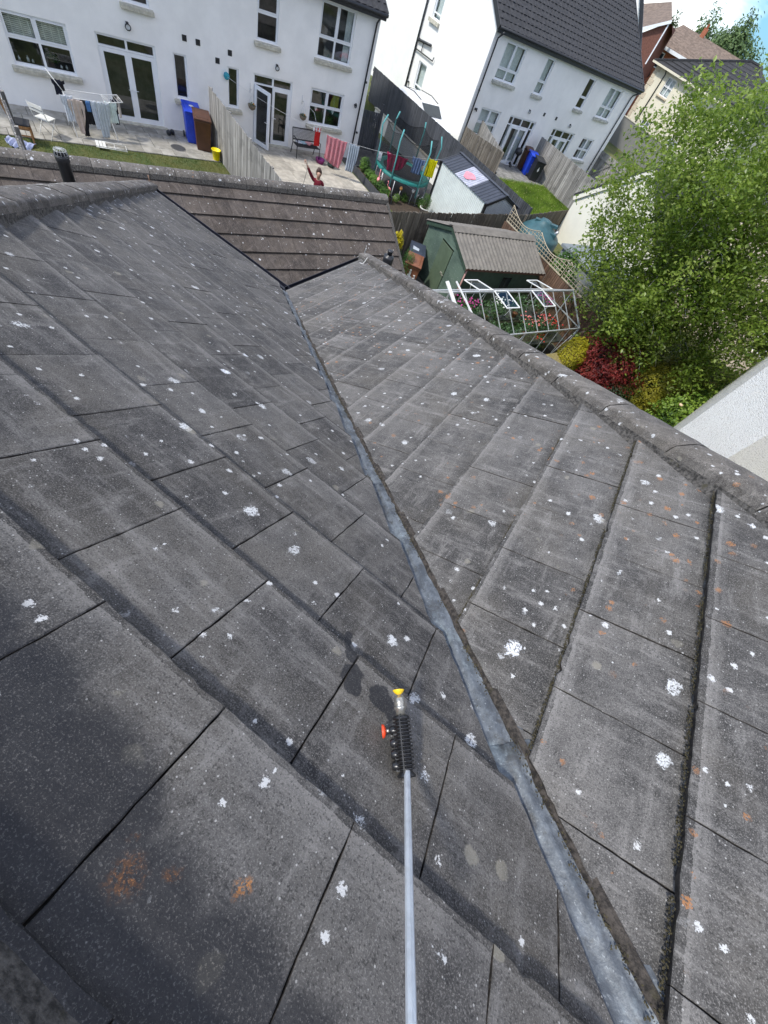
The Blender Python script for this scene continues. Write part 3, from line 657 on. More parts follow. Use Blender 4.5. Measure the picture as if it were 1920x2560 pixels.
MB().lathe([(.040, zt-.02), (.040, zt+.045), (.046, zt+.05), (.046, zt+.07), (.02, zt+.078)], (0, 0, 0), 18).build('flue_cap', M_blackpvc, fl)

# ------------------------------------------------------------------ houses: walls with real openings
def wall_holes(mb, u0, u1, z0, z1, holes, y=0, depth=.12):
    us = sorted({u0, u1}|{h[0] for h in holes}|{h[1] for h in holes}); zs = sorted({z0, z1}|{h[2] for h in holes}|{h[3] for h in holes})
    inh = lambda u, z: any(h[0] < u < h[1] and h[2] < z < h[3] for h in holes)
    for a, b in zip(us, us[1:]):
        for c, d in zip(zs, zs[1:]):
            if not inh((a+b)/2, (c+d)/2): mb.add([(a, y, c), (b, y, c), (b, y, d), (a, y, d)], [(0, 1, 2, 3)])
    for h in holes:
        a, b, c, d = h[:4]
        mb.add([(a, y, c), (b, y, c), (b, y, d), (a, y, d), (a, y+depth, c), (b, y+depth, c), (b, y+depth, d), (a, y+depth, d)], [(0, 4, 5, 1), (1, 5, 6, 2), (2, 6, 7, 3), (3, 7, 4, 0)])
def sill(u0, u1, z, parent, ext=.1, m=None, h=.14, y0=-.13):
    mb = MB(); mb.prism([(0, 0)], 0, 0) if False else None
    mb.add([(u0-ext, y0, z-h), (u1+ext, y0, z-h), (u1+ext, .1, z-h), (u0-ext, .1, z-h), (u0-ext, y0, z-.03), (u1+ext, y0, z-.03), (u1+ext, .1, z+.0), (u0-ext, .1, z+.0)], ((3,2,1,0),(4,5,6,7),(0,1,5,4),(1,2,6,5),(2,3,7,6),(3,0,4,7)))
    return bevel(mb.build('sill', m or M_stone, parent), .012, 1)
def window(parent, u0, u1, z0, z1, cols=2, tr=.42, y=.06, name='window', sl=True, f=.055, curtain=None, stone=None, ledge=True):
    """uPVC frame with mullion and transom; tr = height fraction of the transom (None = none)"""
    mb = MB(); y1 = y+.06
    bars = [(u0, u1, z0, z0+f), (u0, u1, z1-f, z1), (u0, u0+f, z0+f, z1-f), (u1-f, u1, z0+f, z1-f)]
    xs = [u0+f+(u1-u0-2*f)*k/cols for k in range(cols+1)]; g = f*.62
    for x in xs[1:-1]: bars.append((x-g, x+g, z0+f, z1-f))
    zt = z0+(z1-z0)*tr if tr else None
    for k in range(cols):
        a = xs[k]+(g if k else 0); b = xs[k+1]-(g if k < cols-1 else 0)
        if zt: bars.append((a, b, zt-g, zt+g))
    for a, b, c, d in bars: mb.box(a, b, y, y1, c, d)
    # opening sash of the upper light stands slightly proud
    if zt:
        for k in range(cols):
            a = xs[k]+(g if k else 0); b = xs[k+1]-(g if k < cols-1 else 0); e = .028
            for q in ((a, b, zt+g, zt+g+e), (a, b, z1-f-e, z1-f), (a, a+e, zt+g+e, z1-f-e), (b-e, b, zt+g+e, z1-f-e)): mb.box(q[0], q[1], y-.018, y+.02, q[2], q[3])
    fr = mb.build(name, M_upvc, parent)
    for k in range(cols):
        a = xs[k]+(g if k else 0); b = xs[k+1]-(g if k < cols-1 else 0)
        for c, d in (((z0+f, zt-g), (zt+g, z1-f)) if zt else ((z0+f, z1-f),)):
            MB().add([(a, y+.03, c), (b, y+.03, c), (b, y+.03, d), (a, y+.03, d)], [(0, 1, 2, 3)]).build('pane', M_glass, fr)
    if curtain:
        n = 40; vs = []; 
        c0, c1, d0, d1 = curtain
        for i in range(n+1):
            u = c0+(c1-c0)*i/n; yy = y+.14+.022*sin(i*1.9)
            vs += [(u, yy, d0), (u, yy, d1)]
        MB().add(vs, [(2*i, 2*i+2, 2*i+3, 2*i+1) for i in range(n)], 0, True).build('curtain', M_curtain, fr)
    if sl: sill(u0, u1, z0, fr, m=stone)
    return fr
def door_leaf(parent, u0, u1, z0, z1, y=.05, f=.10, hx=None, name='door', loc=None, rz=0, glassm=None):
    mb = MB(); W = u1-u0; e = bpy.data.objects.new(name, None)
    for a, b, c, d in ((0, W, z0, z0+f*1.3), (0, W, z1-f, z1), (0, f, z0+f*1.3, z1-f), (W-f, W, z0+f*1.3, z1-f)): mb.box(a, b, -.035, .035, c, d)
    fr = mb.build(name, M_upvc, parent, loc=(u0, y+.035, 0) if loc is None else loc, rz=rz)
    MB().add([(f, 0, z0+f*1.3), (W-f, 0, z0+f*1.3), (W-f, 0, z1-f), (f, 0, z1-f)], [(0, 1, 2, 3)]).build('pane', glassm or M_glass, fr)
    if hx is not None:
        m2 = MB(); x = f*.5 if hx < 0 else W-f*.5; zc = z0+(z1-z0)*.47
        m2.box(x-.018, x+.018, -.05, -.035, zc-.10, zc+.10); m2.tube([(x, -.05, zc+.03), (x, -.085, zc+.03), (x-hx*.11, -.085, zc+.03)], .009, 6); m2.build('handle', M_upvc, fr)
    return fr
def downpipe(parent, pts, r=.035, name='downpipe', n=8):
    mb = MB(); mb.tube(pts, r, n)
    for p, q in zip(pts, pts[1:]):
        L = abs(q[2]-p[2])
        if L > 1.5:
            for k in range(1, int(L/1.7)+1): z = max(p[2], q[2])-k*1.7; mb.lathe([(r*1.35, z-.03), (r*1.35, z+.03)], (p[0], p[1], 0), 8)
    return mb.build(name, M_blackpvc, parent)
def wall_lamp(parent, u, z, s=1.0):
    mb = MB(); mb.tube([(u+.075*s*cos(a)*(1 if abs(cos(a)) < .7 else .9), -.09, z+.06*s*sin(a)) for a in [2*pi*k/10 for k in range(10)]], .012*s, 5, closed=True); mb.box(u-.03*s, u+.03*s, -.08, 0, z+.05*s, z+.09*s)
    l = mb.build('wall_light', M_blackpvc, parent); MB().box(u-.055*s, u+.055*s, -.085, -.01, z-.04*s, z+.045*s).build('lens', mat('lamp_lens', (.55, .57, .58), .2, .1, 20), l); return l
def vent(parent, u, z, s=.075):
    mb = MB(); mb.box(u-s, u+s, -.012, .01, z-s, z+s); v = mb.build('air_vent', M_blackpvc, parent)
    m2 = MB()
    for k in range(5): m2.box(u-s*.85, u+s*.85, -.018, -.012, z-s*.8+k*s*.36, z-s*.8+k*s*.36+s*.16)
    m2.build('louvre', mat('dark_louvre', (.03, .03, .032), .5), v); return v

H1 = thing('white_house', (O1[0], O1[1], 0), AZ, 'white rendered two storey house pair, one french door open, with washing strung before it', 'house')
D1 = 10.38; EZ = 4.78
holes1 = [(-2.42, -.77, 1.03, 2.19), (.0, 1.76, .03, 2.20), (2.33, 2.78, .98, 2.16), (.98, 1.75, 3.02, 4.55), (4.24, 4.66, 1.02, 2.15), (5.24, 6.88, .03, 2.15), (7.72, 9.32, 1.0, 2.15), (5.33, 6.15, 3.03, 4.52), (7.80, 9.32, 3.03, 4.53)]
mb = MB(); wall_holes(mb, -7, D1, 0, EZ, holes1)
mb.add([(D1, 0, 0), (D1, 8, 0), (D1, 8, EZ), (D1, 0, EZ), (D1, 4, EZ+2.7)], [(0, 1, 2, 4, 3)]); mb.add([(-7, 8, 0), (D1, 8, 0), (D1, 8, EZ), (-7, 8, EZ)], [(1, 0, 3, 2)]); mb.add([(-7, 0, 0), (-7, 8, 0), (-7, 8, EZ), (-7, 4, EZ+2.7), (-7, 0, EZ)], [(4, 3, 2, 1, 0)])
mb.build('wall', M_white, H1)
mb = MB(); mb.box(-6.9, D1-.1, 1.2, 1.3, .01, EZ); mb.box(-6.9, D1-.1, .14, 7.8, 2.55, 2.6)
for u in (-.3, 3.3, 3.5, 7.3): mb.box(u-.04, u+.04, .14, 1.2, .01, EZ)
mb.build('interior', M_inside, H1)
def tiled_roof(parent, u0, u1, yf, zf, yr, zr_, yb, m, gauge=.31, unit=.3, eave=.35, cap=True, name='roof', lift=.03, unif=True):
    """two pitched slopes of separate stepped courses with a rolled tile profile"""
    mb = MB(); L = math.hypot(yr-yf, zr_-zf); n = int(L/gauge)+1; d = Vector((0, (yr-yf)/L, (zr_-zf)/L)); nn = Vector((0, -d.z, d.y))
    nu = int((u1-u0)/unit); hu = unit/6
    for i in range(n):
        a = i*gauge; b = min(L, a+gauge+.05); o0 = Vector((0, yf, zf))+d*a; o1 = Vector((0, yf, zf))+d*b; pts = []
        off = (i % 2)*unit*.5
        for k in range(nu*3+1):
            u = u0+(u1-u0)*k/(nu*3); ph = ((u+off)/unit) % 1; r_ = (.020 if ph < .34 else 0)+.006*noise.noise(Vector((int((u+off)/unit)*3.3, i*1.7, 0)))
            pts.append((Vector((u, 0, 0))+o0+nn*(lift+.022+r_), Vector((u, 0, 0))+o1+nn*(lift+r_*.8), Vector((u, 0, 0))+o0+nn*(lift-.012)))
        vs = [p for t in pts for p in t]
        mb.add(vs, [(3*k, 3*k+3, 3*k+4, 3*k+1) for k in range(len(pts)-1)]+[(3*k+2, 3*k+5, 3*k+3, 3*k) for k in range(len(pts)-1)])
    t = mb.build('roof_tiles', m, parent, kind='stuff')
    mb = MB(); mb.add([(u0+.02, yr, zr_-.03), (u1-.02, yr, zr_-.03), (u1-.02, yb, zf), (u0+.02, yb, zf), (u1-.02, yf+.02, zf-.02), (u0+.02, yf+.02, zf-.02)], [(0, 1, 2, 3), (0, 5, 4, 1)]); r = mb.build(name, m, parent)
    if cap:
        mb = MB(); k = int((u1-u0)/.45)
        for i in range(k): a = u0+(u1-u0)*i/k; b = u0+(u1-u0)*(i+1)/k-.01; mb.add([(x, yr+y_, zr_+z_) for x in (a, b) for y_, z_ in ((-.14, -.02), (-.08, .07), (0, .11), (.08, .07), (.14, -.02))], [(j, j+5, j+6, j+1) for j in range(4)])
        mb.build('ridge_caps', m, r)
    return r
tiled_roof(H1, -7.2, D1+.12, -.32, EZ-.02, 4, EZ+2.85, 8.3, M_darkroof)
mb = MB(); mb.box(-7, D1+.1, -.30, -.28, EZ-.20, EZ+.02); mb.box(-7, D1+.1, -.30, .0, EZ-.03, EZ-.01); mb.build('fascia', M_blackpvc, H1)
mb = MB(); mb.tube([(-7, -.36, EZ-.04), (D1+.1, -.36, EZ-.04)], .06, 8); mb.build('gutter', M_blackpvc, H1)
downpipe(H1, [(D1-.12, -.34, EZ-.08), (D1-.14, -.16, EZ-.24), (D1-.15, -.07, EZ-.35), (D1-.30, -.07, .05)])
MB().box(D1-.012, D1+.03, -.02, .25, 0, EZ-.1).build('corner_trim', M_white, H1)
w1 = window(H1, -2.42, -.77, 1.03, 2.19, 2, .52)
mbl = MB()
for k in range(14): z = 2.12-k*.042; mbl.box(-2.36, -1.66, .17, .20, z, z+.026); mbl.box(-1.56, -.84, .17, .20, z, z+.026)
for u in (-2.2, -1.95, -1.75, -1.4, -1.2, -1.0): mbl.box(u, u+.025, .155, .165, 1.57, 2.14)
bl = mbl.build('blind', mat('cream_blind', (.82, .82, .72), .8), w1)
window(H1, 2.33, 2.78, .98, 2.16, 1, None); window(H1, 4.24, 4.66, 1.02, 2.15, 1, None)
window(H1, .98, 1.75, 3.02, 4.55, 1, .32); w5 = window(H1, 7.72, 9.32, 1.0, 2.15, 2, .52)
window(H1, 5.33, 6.15, 3.03, 4.52, 1, .46); window(H1, 7.80, 9.32, 3.03, 4.53, 2, .38, curtain=(9.02, 9.28, 3.08, 4.48))
# things seen through the kitchen windows
M_heart = mat('white_wood', (.8, .8, .78), .6)
for u in (8.08, 8.92):
    mb = MB(); pr = [(0, -.09), (.055, -.01), (.06, .035), (.035, .06), (0, .035), (-.035, .06), (-.06, .035), (-.055, -.01)]; mb.prism([(u+x, 1.50+z) for x, z in pr], .11, .12); mb.tube([(u, .115, 1.53), (u, .115, 1.66)], .003, 4); mb.build('hanging_heart', M_heart, w5)
M_plant = leaf_material('houseplant_leaf', [(.02, .05, .012), (.05, .11, .025), (.09, .17, .04)])
def leaf_cloud(name, center_fn, n, size, m, parent=None, asp=.5, droop=0, seed=0, tone=None, kind='stuff', loc=None, upb=.3, flat=False):
    rr = random.Random(seed); vs = []; fs = []; tn = []
    for i in range(n):
        p, nrm = center_fn(rr); s = size*rr.uniform(.6, 1.25)
        d = Vector((rr.gauss(0, 1), rr.gauss(0, 1), rr.gauss(0, 1)-droop)).normalized(); q = (Vector(nrm)*1.2+Vector((rr.gauss(0, .6), rr.gauss(0, .6), rr.gauss(0, .6)+upb))).normalized()
        x = d.cross(q)
        if x.length < .05: continue
        x.normalize(); y = q.cross(x).normalized(); o = len(vs); p = Vector(p)
        vs += [p-y*s*.5, p+x*s*asp*.5+q*s*.05, p+y*s*.55, p-x*s*asp*.5+q*s*.05]; fs.append((o, o+1, o+2, o+3)) if not flat else fs.append((o, o+1, o+2, o+3))
        t = tone(p, rr) if tone else rr.random(); tn += [t]*4
    me = bpy.data.meshes.new(name); me.from_pydata(vs, [], fs); me.materials.append(m); at = me.attributes.new('tone', 'FLOAT', 'POINT'); at.data.foreach_set('value', tn); me.update()
    o = bpy.data.objects.new(name, me); C.objects.link(o)
    if parent: o.parent = parent
    if loc is not None: o.location = loc
    if kind: o['kind'] = kind
    return o
def ball(cx, cy, cz, rx, ry, rz, shell=.6, lump=.25, sd=0):
    def f(rr):
        while True:
            v = Vector((rr.gauss(0, 1), rr.gauss(0, 1), rr.gauss(0, 1)))
            if v.length > .01: break
        v.normalize(); r = (shell+(1-shell)*rr.random()**.5)*(1+lump*noise.noise(v*2.3+Vector((sd, sd, 0)))+lump*.6*noise.noise(v*5.5+Vector((sd, 0, 3))))
        return (cx+v.x*rx*r, cy+v.y*ry*r, cz+v.z*rz*r), v
    return f
leaf_cloud('windowsill_plant', ball(-1.35, .30, 1.28, .20, .12, .17, .3), 120, .10, M_plant, w1, kind=None, seed=1)
leaf_cloud('windowsill_plant', ball(8.1, .28, 1.22, .16, .10, .14, .3), 100, .08, M_plant, w5, kind=None, seed=2)
leaf_cloud('windowsill_plant', ball(8.95, .28, 1.22, .16, .10, .14, .3), 100, .08, M_plant, w5, kind=None, seed=3)
mb = MB()
for u, h, r in ((-2.25, .10, .03), (-2.02, .14, .035), (-1.9, .08, .03), (-1.0, .10, .03), (-1.15, .08, .035)): mb.lathe([(r, 1.08), (r*1.1, 1.08+h*.6), (r*.5, 1.08+h*.8), (r*.5, 1.08+h)], (u, .24, 0), 8)
mb.build('bottles', mat('pale_glassware', (.55, .57, .55), .3, .3, 8), w1, kind=None)
MB().prism([(8.78, 1.62), (9.2, 1.62), (9.2, 2.1), (8.9, 2.1)], .2, .21).build('yellow_curtain', mat('olive_curtain', (.35, .36, .05), .8), w5)
# french doors
def door_frame(parent, u0, u1, z0, z1, zt, lights, f=.06):
    mb = MB()
    for a, b, c, d in ((u0, u1, z1-f, z1), (u0, u0+f, z0, z1-f), (u1-f, u1, z0, z1-f), (u0+f, u1-f, zt-f*.7, zt), (u0, u1, z0-.03, z0+.02)): mb.box(a, b, .05, .12, c, d)
    xs = [u0+f]+lights+[u1-f]
    for x in lights: mb.box(x-.03, x+.03, .05, .12, zt, z1-f)
    fr = mb.build('door_frame', M_upvc, parent)
    for a, b in zip(xs, xs[1:]): MB().add([(a, .085, zt), (b, .085, zt), (b, .085, z1-f), (a, .085, z1-f)], [(0, 1, 2, 3)]).build('pane', M_glass, fr)
    return fr
door_frame(H1, .0, 1.76, .04, 2.20, 1.93, [.88]); door_leaf(H1, .06, .88, .06, 1.88, hx=1); door_leaf(H1, .88, 1.70, .06, 1.88, hx=-1)
door_frame(H1, 5.24, 6.88, .04, 2.15, 1.88, [6.06]); door_leaf(H1, 6.06, 6.82, .06, 1.84, hx=-1)
door_leaf(H1, 5.30, 6.06, .06, 1.84, hx=1, loc=(5.31, .03, 0), rz=rad(-62), glassm=glass_material('frosted_glass', (.5, .53, .55), .55, .35))
MB().box(-.08, 1.84, -.16, .05, 0, .06).build('doorstep', M_stone, H1); MB().box(5.15, 6.95, -.14, .05, 0, .055).build('doorstep', M_stone, H1)
wall_lamp(H1, 1.0, 2.50, 1.2); wall_lamp(H1, 6.15, 2.45, 1.1)
for u, z in ((2.76, 2.58), (3.21, 2.56), (4.33, 2.51), (3.87, 2.23)): vent(H1, u, z)
mb = MB(); mb.tube([(9.9+.05*cos(a), -.10, 1.93+.07*sin(a)) for a in [2*pi*k/10 for k in range(10)]], .018, 6, closed=True); mb.box(9.87, 9.93, -.1, 0, 1.9, 1.96); mb.build('hose_bracket', M_blackpvc, H1)

# ------------------------------------------------------------------ second terrace
Z2 = .85
H2 = thing('white_terrace_house', (O2[0], O2[1], 0), AZ2, 'white terrace with a big dark tiled roof and two sets of french doors', 'house')
ua, ub = -4.05, 8.85; EZ2 = 5.62
holes2 = [(-3.12, -1.66, 4.02, 5.34), (-.02, .62, 4.0, 5.38), (3.84, 4.50, 4.0, 5.31), (6.06, 7.41, 3.95, 5.30), (-3.20, -1.70, 1.85, 2.96), (-.92, 1.32, .88, 2.97), (2.98, 5.16, .88, 2.96), (6.10, 7.34, 1.86, 2.95)]
mb = MB(); wall_holes(mb, ua, ub, 0, EZ2, holes2); mb.build('wall', M_white, H2)
mb = MB(); vs = []
def gable(mb, u, flip, holes):
    tmp = MB(); wall_holes(tmp, 0, 12, 0, EZ2, holes, 0, .12)
    for v_i in range(len(tmp.v)):
        a, b, c = tmp.v[v_i]; tmp.v[v_i] = (u+(b if not flip else -b), a, c)
    mb.add(tmp.v, [tuple(reversed(f)) for f in tmp.f])
    mb.add([(u, 0, EZ2), (u, 12, EZ2), (u, 6, EZ2+3.95)], [(0, 1, 2)])
gh = [(4.35, 5.08, 4.50, 6.0), (4.35, 5.15, 1.79, 2.92)]
gable(mb, ua, False, [(4.35, 5.08, 4.50, 5.58), gh[1]]); gable(mb, ub, True, []); mb.add([(ua, 12, 0), (ub, 12, 0), (ub, 12, EZ2), (ua, 12, EZ2)], [(3, 2, 1, 0)])
mb.build('gable_wall', M_whiteB, H2)
mb = MB(); mb.box(ua+.1, ub-.1, 1.3, 1.4, .9, EZ2); mb.box(ua+.1, ub-.1, .14, 7.3, 3.35, 3.4)
for u in (-1.3, 2.15, 2.25, 5.6): mb.box(u-.04, u+.04, .14, 1.3, .9, EZ2)
mb.build('interior', M_inside, H2)
tiled_roof(H2, ua-.12, ub+.02, -.24, EZ2+.02, 6.0, EZ2+4.14, 12.3, M_darkroof, gauge=.30, unit=.30)
mb = MB(); mb.box(ua-.1, ub+.01, -.22, -.19, EZ2-.18, EZ2+.03); mb.box(ua, ub, -.21, 0, EZ2-.04, EZ2-.02); mb.build('fascia', M_blackpvc, H2)
for u in (ua-.14, ub+.04):
    mb = MB(); mb.bar((u, -.26, EZ2-.03), (u, 6, EZ2+4.10), .05, .2); mb.bar((u, 12.3, EZ2-.03), (u, 6, EZ2+4.10), .05, .2); mb.build('bargeboard', M_blackpvc, H2)
mb = MB(); mb.tube([(ua-.1, -.29, EZ2-.0), (ub+.02, -.29, EZ2-.0)], .055, 8); mb.build('gutter', M_blackpvc, H2)
downpipe(H2, [(ua+.14, -.40, EZ2-.1), (ua+.16, -.10, EZ2-.34), (ua+.2, -.06, EZ2-.42), (ua+.2, -.06, .9)])
downpipe(H2, [(ub-.30, -.40, EZ2-.1), (ub-.4, -.10, EZ2-.3), (ub-.46, -.06, EZ2-.42), (ub-.5, -.06, .9)])
downpipe(H2, [(ua-.07, 5.62, 7.0), (ua-.07, 5.82, .9)], .05, 'soil_pipe')
mb = MB(); mb.tube([(ua-.08, 5.66, 3.55), (ua-.10, 4.36, 3.68)], .055, 8); mb.tube([(ua-.08, 5.7, 3.2), (ua-.09, 3.9, 3.25), (ua-.09, 3.85, 3.4)], .028, 6); mb.tube([(ua-.08, 5.1, 3.22), (ua-.08, 5.1, 3.6)], .025, 6); mb.build('waste_pipe', M_blackpvc, H2)
S2 = mat('grey_sill', (.46, .45, .39), .85, .25, 9, .3)
for (a, b, c, d, tr, cur) in ((-3.12, -1.66, 4.02, 5.34, .30, (-3.05, -1.72, 4.08, 5.28)), (6.06, 7.41, 3.95, 5.30, .34, (6.1, 7.36, 4.0, 5.26)), (-3.20, -1.70, 1.85, 2.96, .46, (-3.15, -1.75, 1.9, 2.92)), (6.10, 7.34, 1.86, 2.95, .45, (6.6, 7.3, 1.9, 2.92))):
    window(H2, a, b, c, d, 2, tr, curtain=cur, stone=S2)
window(H2, -.02, .62, 4.0, 5.38, 1, .34, curtain=(.02, .58, 4.05, 5.32), stone=S2); window(H2, 3.84, 4.50, 4.0, 5.31, 1, .36, stone=S2)
for i, (u0, u1) in enumerate(((-.92, 1.32), (2.98, 5.16))):
    W = u1-u0; a = u0+.36; b = u1-.36; m_ = (a+b)/2
    fr = door_frame(H2, u0, u1, .9, 2.96, 2.62, [a, m_, b])
    for x in (a, b): MB().box(x-.03, x+.03, .05, .12, .92, 2.60).build('jamb', M_upvc, fr)
    for p, q in ((u0+.06, a-.03), (b+.03, u1-.06)): MB().add([(p, .085, .95), (q, .085, .95), (q, .085, 2.58), (p, .085, 2.58)], [(0, 1, 2, 3)]).build('side_pane', M_glass, fr)
    if i == 0:
        door_leaf(H2, m_, b-.03, .93, 2.58, hx=-1); door_leaf(H2, a+.03, m_, .93, 2.58, hx=1, loc=(a+.03, .06, 0), rz=rad(-7))
    else: door_leaf(H2, a+.03, m_, .93, 2.58, hx=1); door_leaf(H2, m_, b-.03, .93, 2.58, hx=-1)
    n = 30; vs = []
    for k in range(n+1): u = m_-.05+(b-m_)*k/n; vs += [(u, .25+.02*sin(k*2), .95), (u, .25+.02*sin(k*2), 2.55)]
    MB().add(vs, [(2*k, 2*k+2, 2*k+3, 2*k+1) for k in range(n)], 0, True).build('curtain', M_curtain, fr)
    vs = []
    for k in range(13): u = a+.03+(m_-a)*.5*k/12; vs += [(u, .25+.02*sin(k*2), .95), (u, .25+.02*sin(k*2), 2.55)]
    MB().add(vs, [(2*k, 2*k+2, 2*k+3, 2*k+1) for k in range(12)], 0, True).build('curtain', M_curtain, fr)
for a, b, c, d in ((4.35, 5.08, 4.50, 5.58), (4.35, 5.15, 1.79, 2.92)):
    # windows in the gable face -x of the house frame: build in a turned empty frame by mapping coordinates
    mb = MB(); f = .06
    for p in ((a, b, c, c+f), (a, b, d-f, d), (a, a+f, c+f, d-f), (b-f, b, c+f, d-f), (a+f, b-f, c+.2, c+.25)): mb.box(ua+.05, ua+.12, p[0], p[1], p[2], p[3])
    fr = mb.build('window', M_upvc, H2); MB().add([(ua+.09, b-f, c+f), (ua+.09, a+f, c+f), (ua+.09, a+f, d-f), (ua+.09, b-f, d-f)], [(0, 1, 2, 3)]).build('pane', M_glass, fr)
    MB().add([(ua+.22, b, c), (ua+.22, a, c), (ua+.22, a, d), (ua+.22, b, d)], [(0, 1, 2, 3)]).build('curtain', M_curtain, fr)
    MB().box(ua-.13, ua+.05, a-.1, b+.1, c-.14, c-.005).build('sill', M_stone, fr)
wall_lamp(H2, .3, 3.30, 1.0); wall_lamp(H2, 4.21, 3.23, 1.1); vent(H2, 1.62, 3.37); vent(H2, 2.76, 3.36)
mb = MB(); mb.box(-3.66, -3.54, -.1, 0, 2.78, 2.86); mb.tube([(-3.6, -.09, 2.88), (-3.6, -.14, 2.75)], .035, 6); mb.build('security_light', M_blackpvc, H2)

# ------------------------------------------------------------------ fences
W_pale = wood_material('weathered_fence', (.15, .14, .125), (.36, .345, .32), .26)
W_old = wood_material('old_brown_fence', (.085, .070, .052), (.20, .175, .14), .22)
W_brown = wood_material('brown_fence', (.075, .040, .024), (.16, .095, .06), .22)
W_dark = wood_material('dark_painted_fence', (.042, .046, .053), (.078, .083, .094), .18)
def board_fence(name, label, P0, P1, z0a, z0b, h, m, pitch=.12, th=.02, gapf=.10, group='timber garden fences', jag=.012, face=-1, posts=True, pointed=False, post_m=None, hv=None):
    P0 = Vector(P0); P1 = Vector(P1); d = P1-P0; L = d.length; az = math.degrees(math.atan2(d.y, d.x)); t = thing(name, (P0.x, P0.y, 0), az, label, 'fence', group)
    n = int(L/pitch); rr = random.Random(int(L*100)); wd = pitch*(1-gapf); src = None
    for k in range(n):
        u = (k+.5)*pitch; z = z0a+(z0b-z0a)*u/L
        if k < 290:
            if src is None or k % 9 == 0:
                mb = MB(); hh = 1.0
                mb.add([(-wd/2, -th/2, 0), (wd/2, -th/2, 0), (wd/2, th/2, 0), (-wd/2, th/2, 0), (-wd/2, -th/2, hh+rr.uniform(-.004, .004)), (wd/2, -th/2, hh+rr.uniform(-.004, .004)), (wd/2, th/2, hh), (-wd/2, th/2, hh)]+([(0, -th/2, hh+.03), (0, th/2, hh+.03)] if pointed else []),
                    ((3,2,1,0),(0,1,5,4),(1,2,6,5),(2,3,7,6),(3,0,4,7))+(((4,5,8),(6,7,9),(5,6,9,8),(7,4,8,9)) if pointed else ((4,5,6,7),)))
                src = mb.build('board', m, t); o = src
            else: o = inst(src, 'board', t, (0, 0, 0))
            H = (hv(u/L) if hv else h)+rr.uniform(-jag, jag); o.location = (u+rr.uniform(-.002, .002), face*.02+rr.uniform(-.003, .003), z); o.scale = (1, 1, H); o.rotation_euler = (0, rr.uniform(-.006, .006), 0)
    mb = MB()
    for f in (.15, .5, .85): 
        H = h
        mb.add([(0, -face*.0, z0a+H*f), (L, 0, z0b+H*f), (L, -face*.045, z0b+H*f), (0, -face*.045, z0a+H*f), (0, 0, z0a+H*f+.09), (L, 0, z0b+H*f+.09), (L, -face*.045, z0b+H*f+.09), (0, -face*.045, z0a+H*f+.09)], ((3,2,1,0),(4,5,6,7),(0,1,5,4),(1,2,6,5),(2,3,7,6),(3,0,4,7)))
    mb.build('rail', post_m or m, t)
    if posts:
        for k in range(int(L/1.8)+1): u = min(L-.05, k*1.8+.03); z = z0a+(z0b-z0a)*u/L; MB().box(u-.045, u+.045, -face*.05-.045, -face*.05+.045, z-.02, z+h-.03).build('post', post_m or m, t)
    return t
v = lambda u, w_: loc2w(O1, AZ, u, w_)
board_fence('garden_fence', 'pale weathered board fence between the two white house gardens, running out from beside the bins', v(3.22, .95), v(3.30, 8.4), 0, 0, 1.78, W_pale, .125, face=-1, pointed=False, jag=.02)
board_fence('garden_fence', 'short grey fence end at the left edge beside the oak chair', v(-3.12, 4.35), v(-3.1, 8.0), 0, 0, 1.85, W_pale, .13, jag=.01)
# dark fence on the white retaining wall
bf0 = (-17.5, 27.05); bf1 = (-4.72, 21.9)
dark = board_fence('dark_fence', 'long dark painted fence standing on a low white wall behind the trampoline', bf1, bf0, .72, .72, 1.36, W_dark, .115, face=1, jag=.008, group=None)
rw = MB(); d = (Vector(bf1+(0,))-Vector(bf0+(0,))); L = d.length
rwt = thing('retaining_wall', (bf0[0], bf0[1], 0), math.degrees(math.atan2(d.y, d.x)), 'low white rendered wall under the dark fence beside the trampoline', 'wall')
MB().box(1.2, L, -.20, .02, 0, .74).build('wall_face', M_whiteB, rwt); MB().box(1.15, L, -.23, .05, .74, .78).build('coping', M_stone, rwt)
gx = Vector(loc2w(O1, AZ, 10.42, -1.2)+(0,)); gate = thing('side_gate', (gx.x, gx.y, 0), 62, 'dark slatted side gate closing the passage beyond the white house corner', 'gate')
for k in range(13): MB().box(.05+k*.125, .15+k*.125, -.02, .01, .06, 1.55+(.0)).build('slat', W_dark, gate)
mb = MB(); mb.box(0, 1.75, .012, .05, .2, .3); mb.box(0, 1.75, .012, .05, 1.3, 1.4); mb.bar((.05, .03, .3), (1.6, .03, 1.3), .04, .09); mb.build('brace', W_dark, gate)
for u in (-.05, 1.75): MB().box(u-.06, u+.06, -.06, .06, 0, 1.9).build('post', W_dark, gate)
# fences of the upper garden
board_fence('garden_fence', 'short dull fence beside the far terrace patio, half hidden by the dark fence', (-10.15, 24.7), (-7.75, 24.5), .85, .85, 1.7, W_old, .10, jag=.012, face=-1)
board_fence('garden_fence', 'pale fence from the far terrace wall down to the dark fence corner', loc2w(O2, AZ2, -2.95, .15), (-7.75, 24.55), .85, .85, 1.68, W_pale, .115, jag=.015, face=-1)
board_fence('garden_fence', 'silvery board fence right of the blue and black bins, below the far terrace', loc2w(O2, AZ2, 2.15, .15), (-3.75, 29.7), .85, .95, 1.66, W_pale, .12, jag=.012, face=-1)
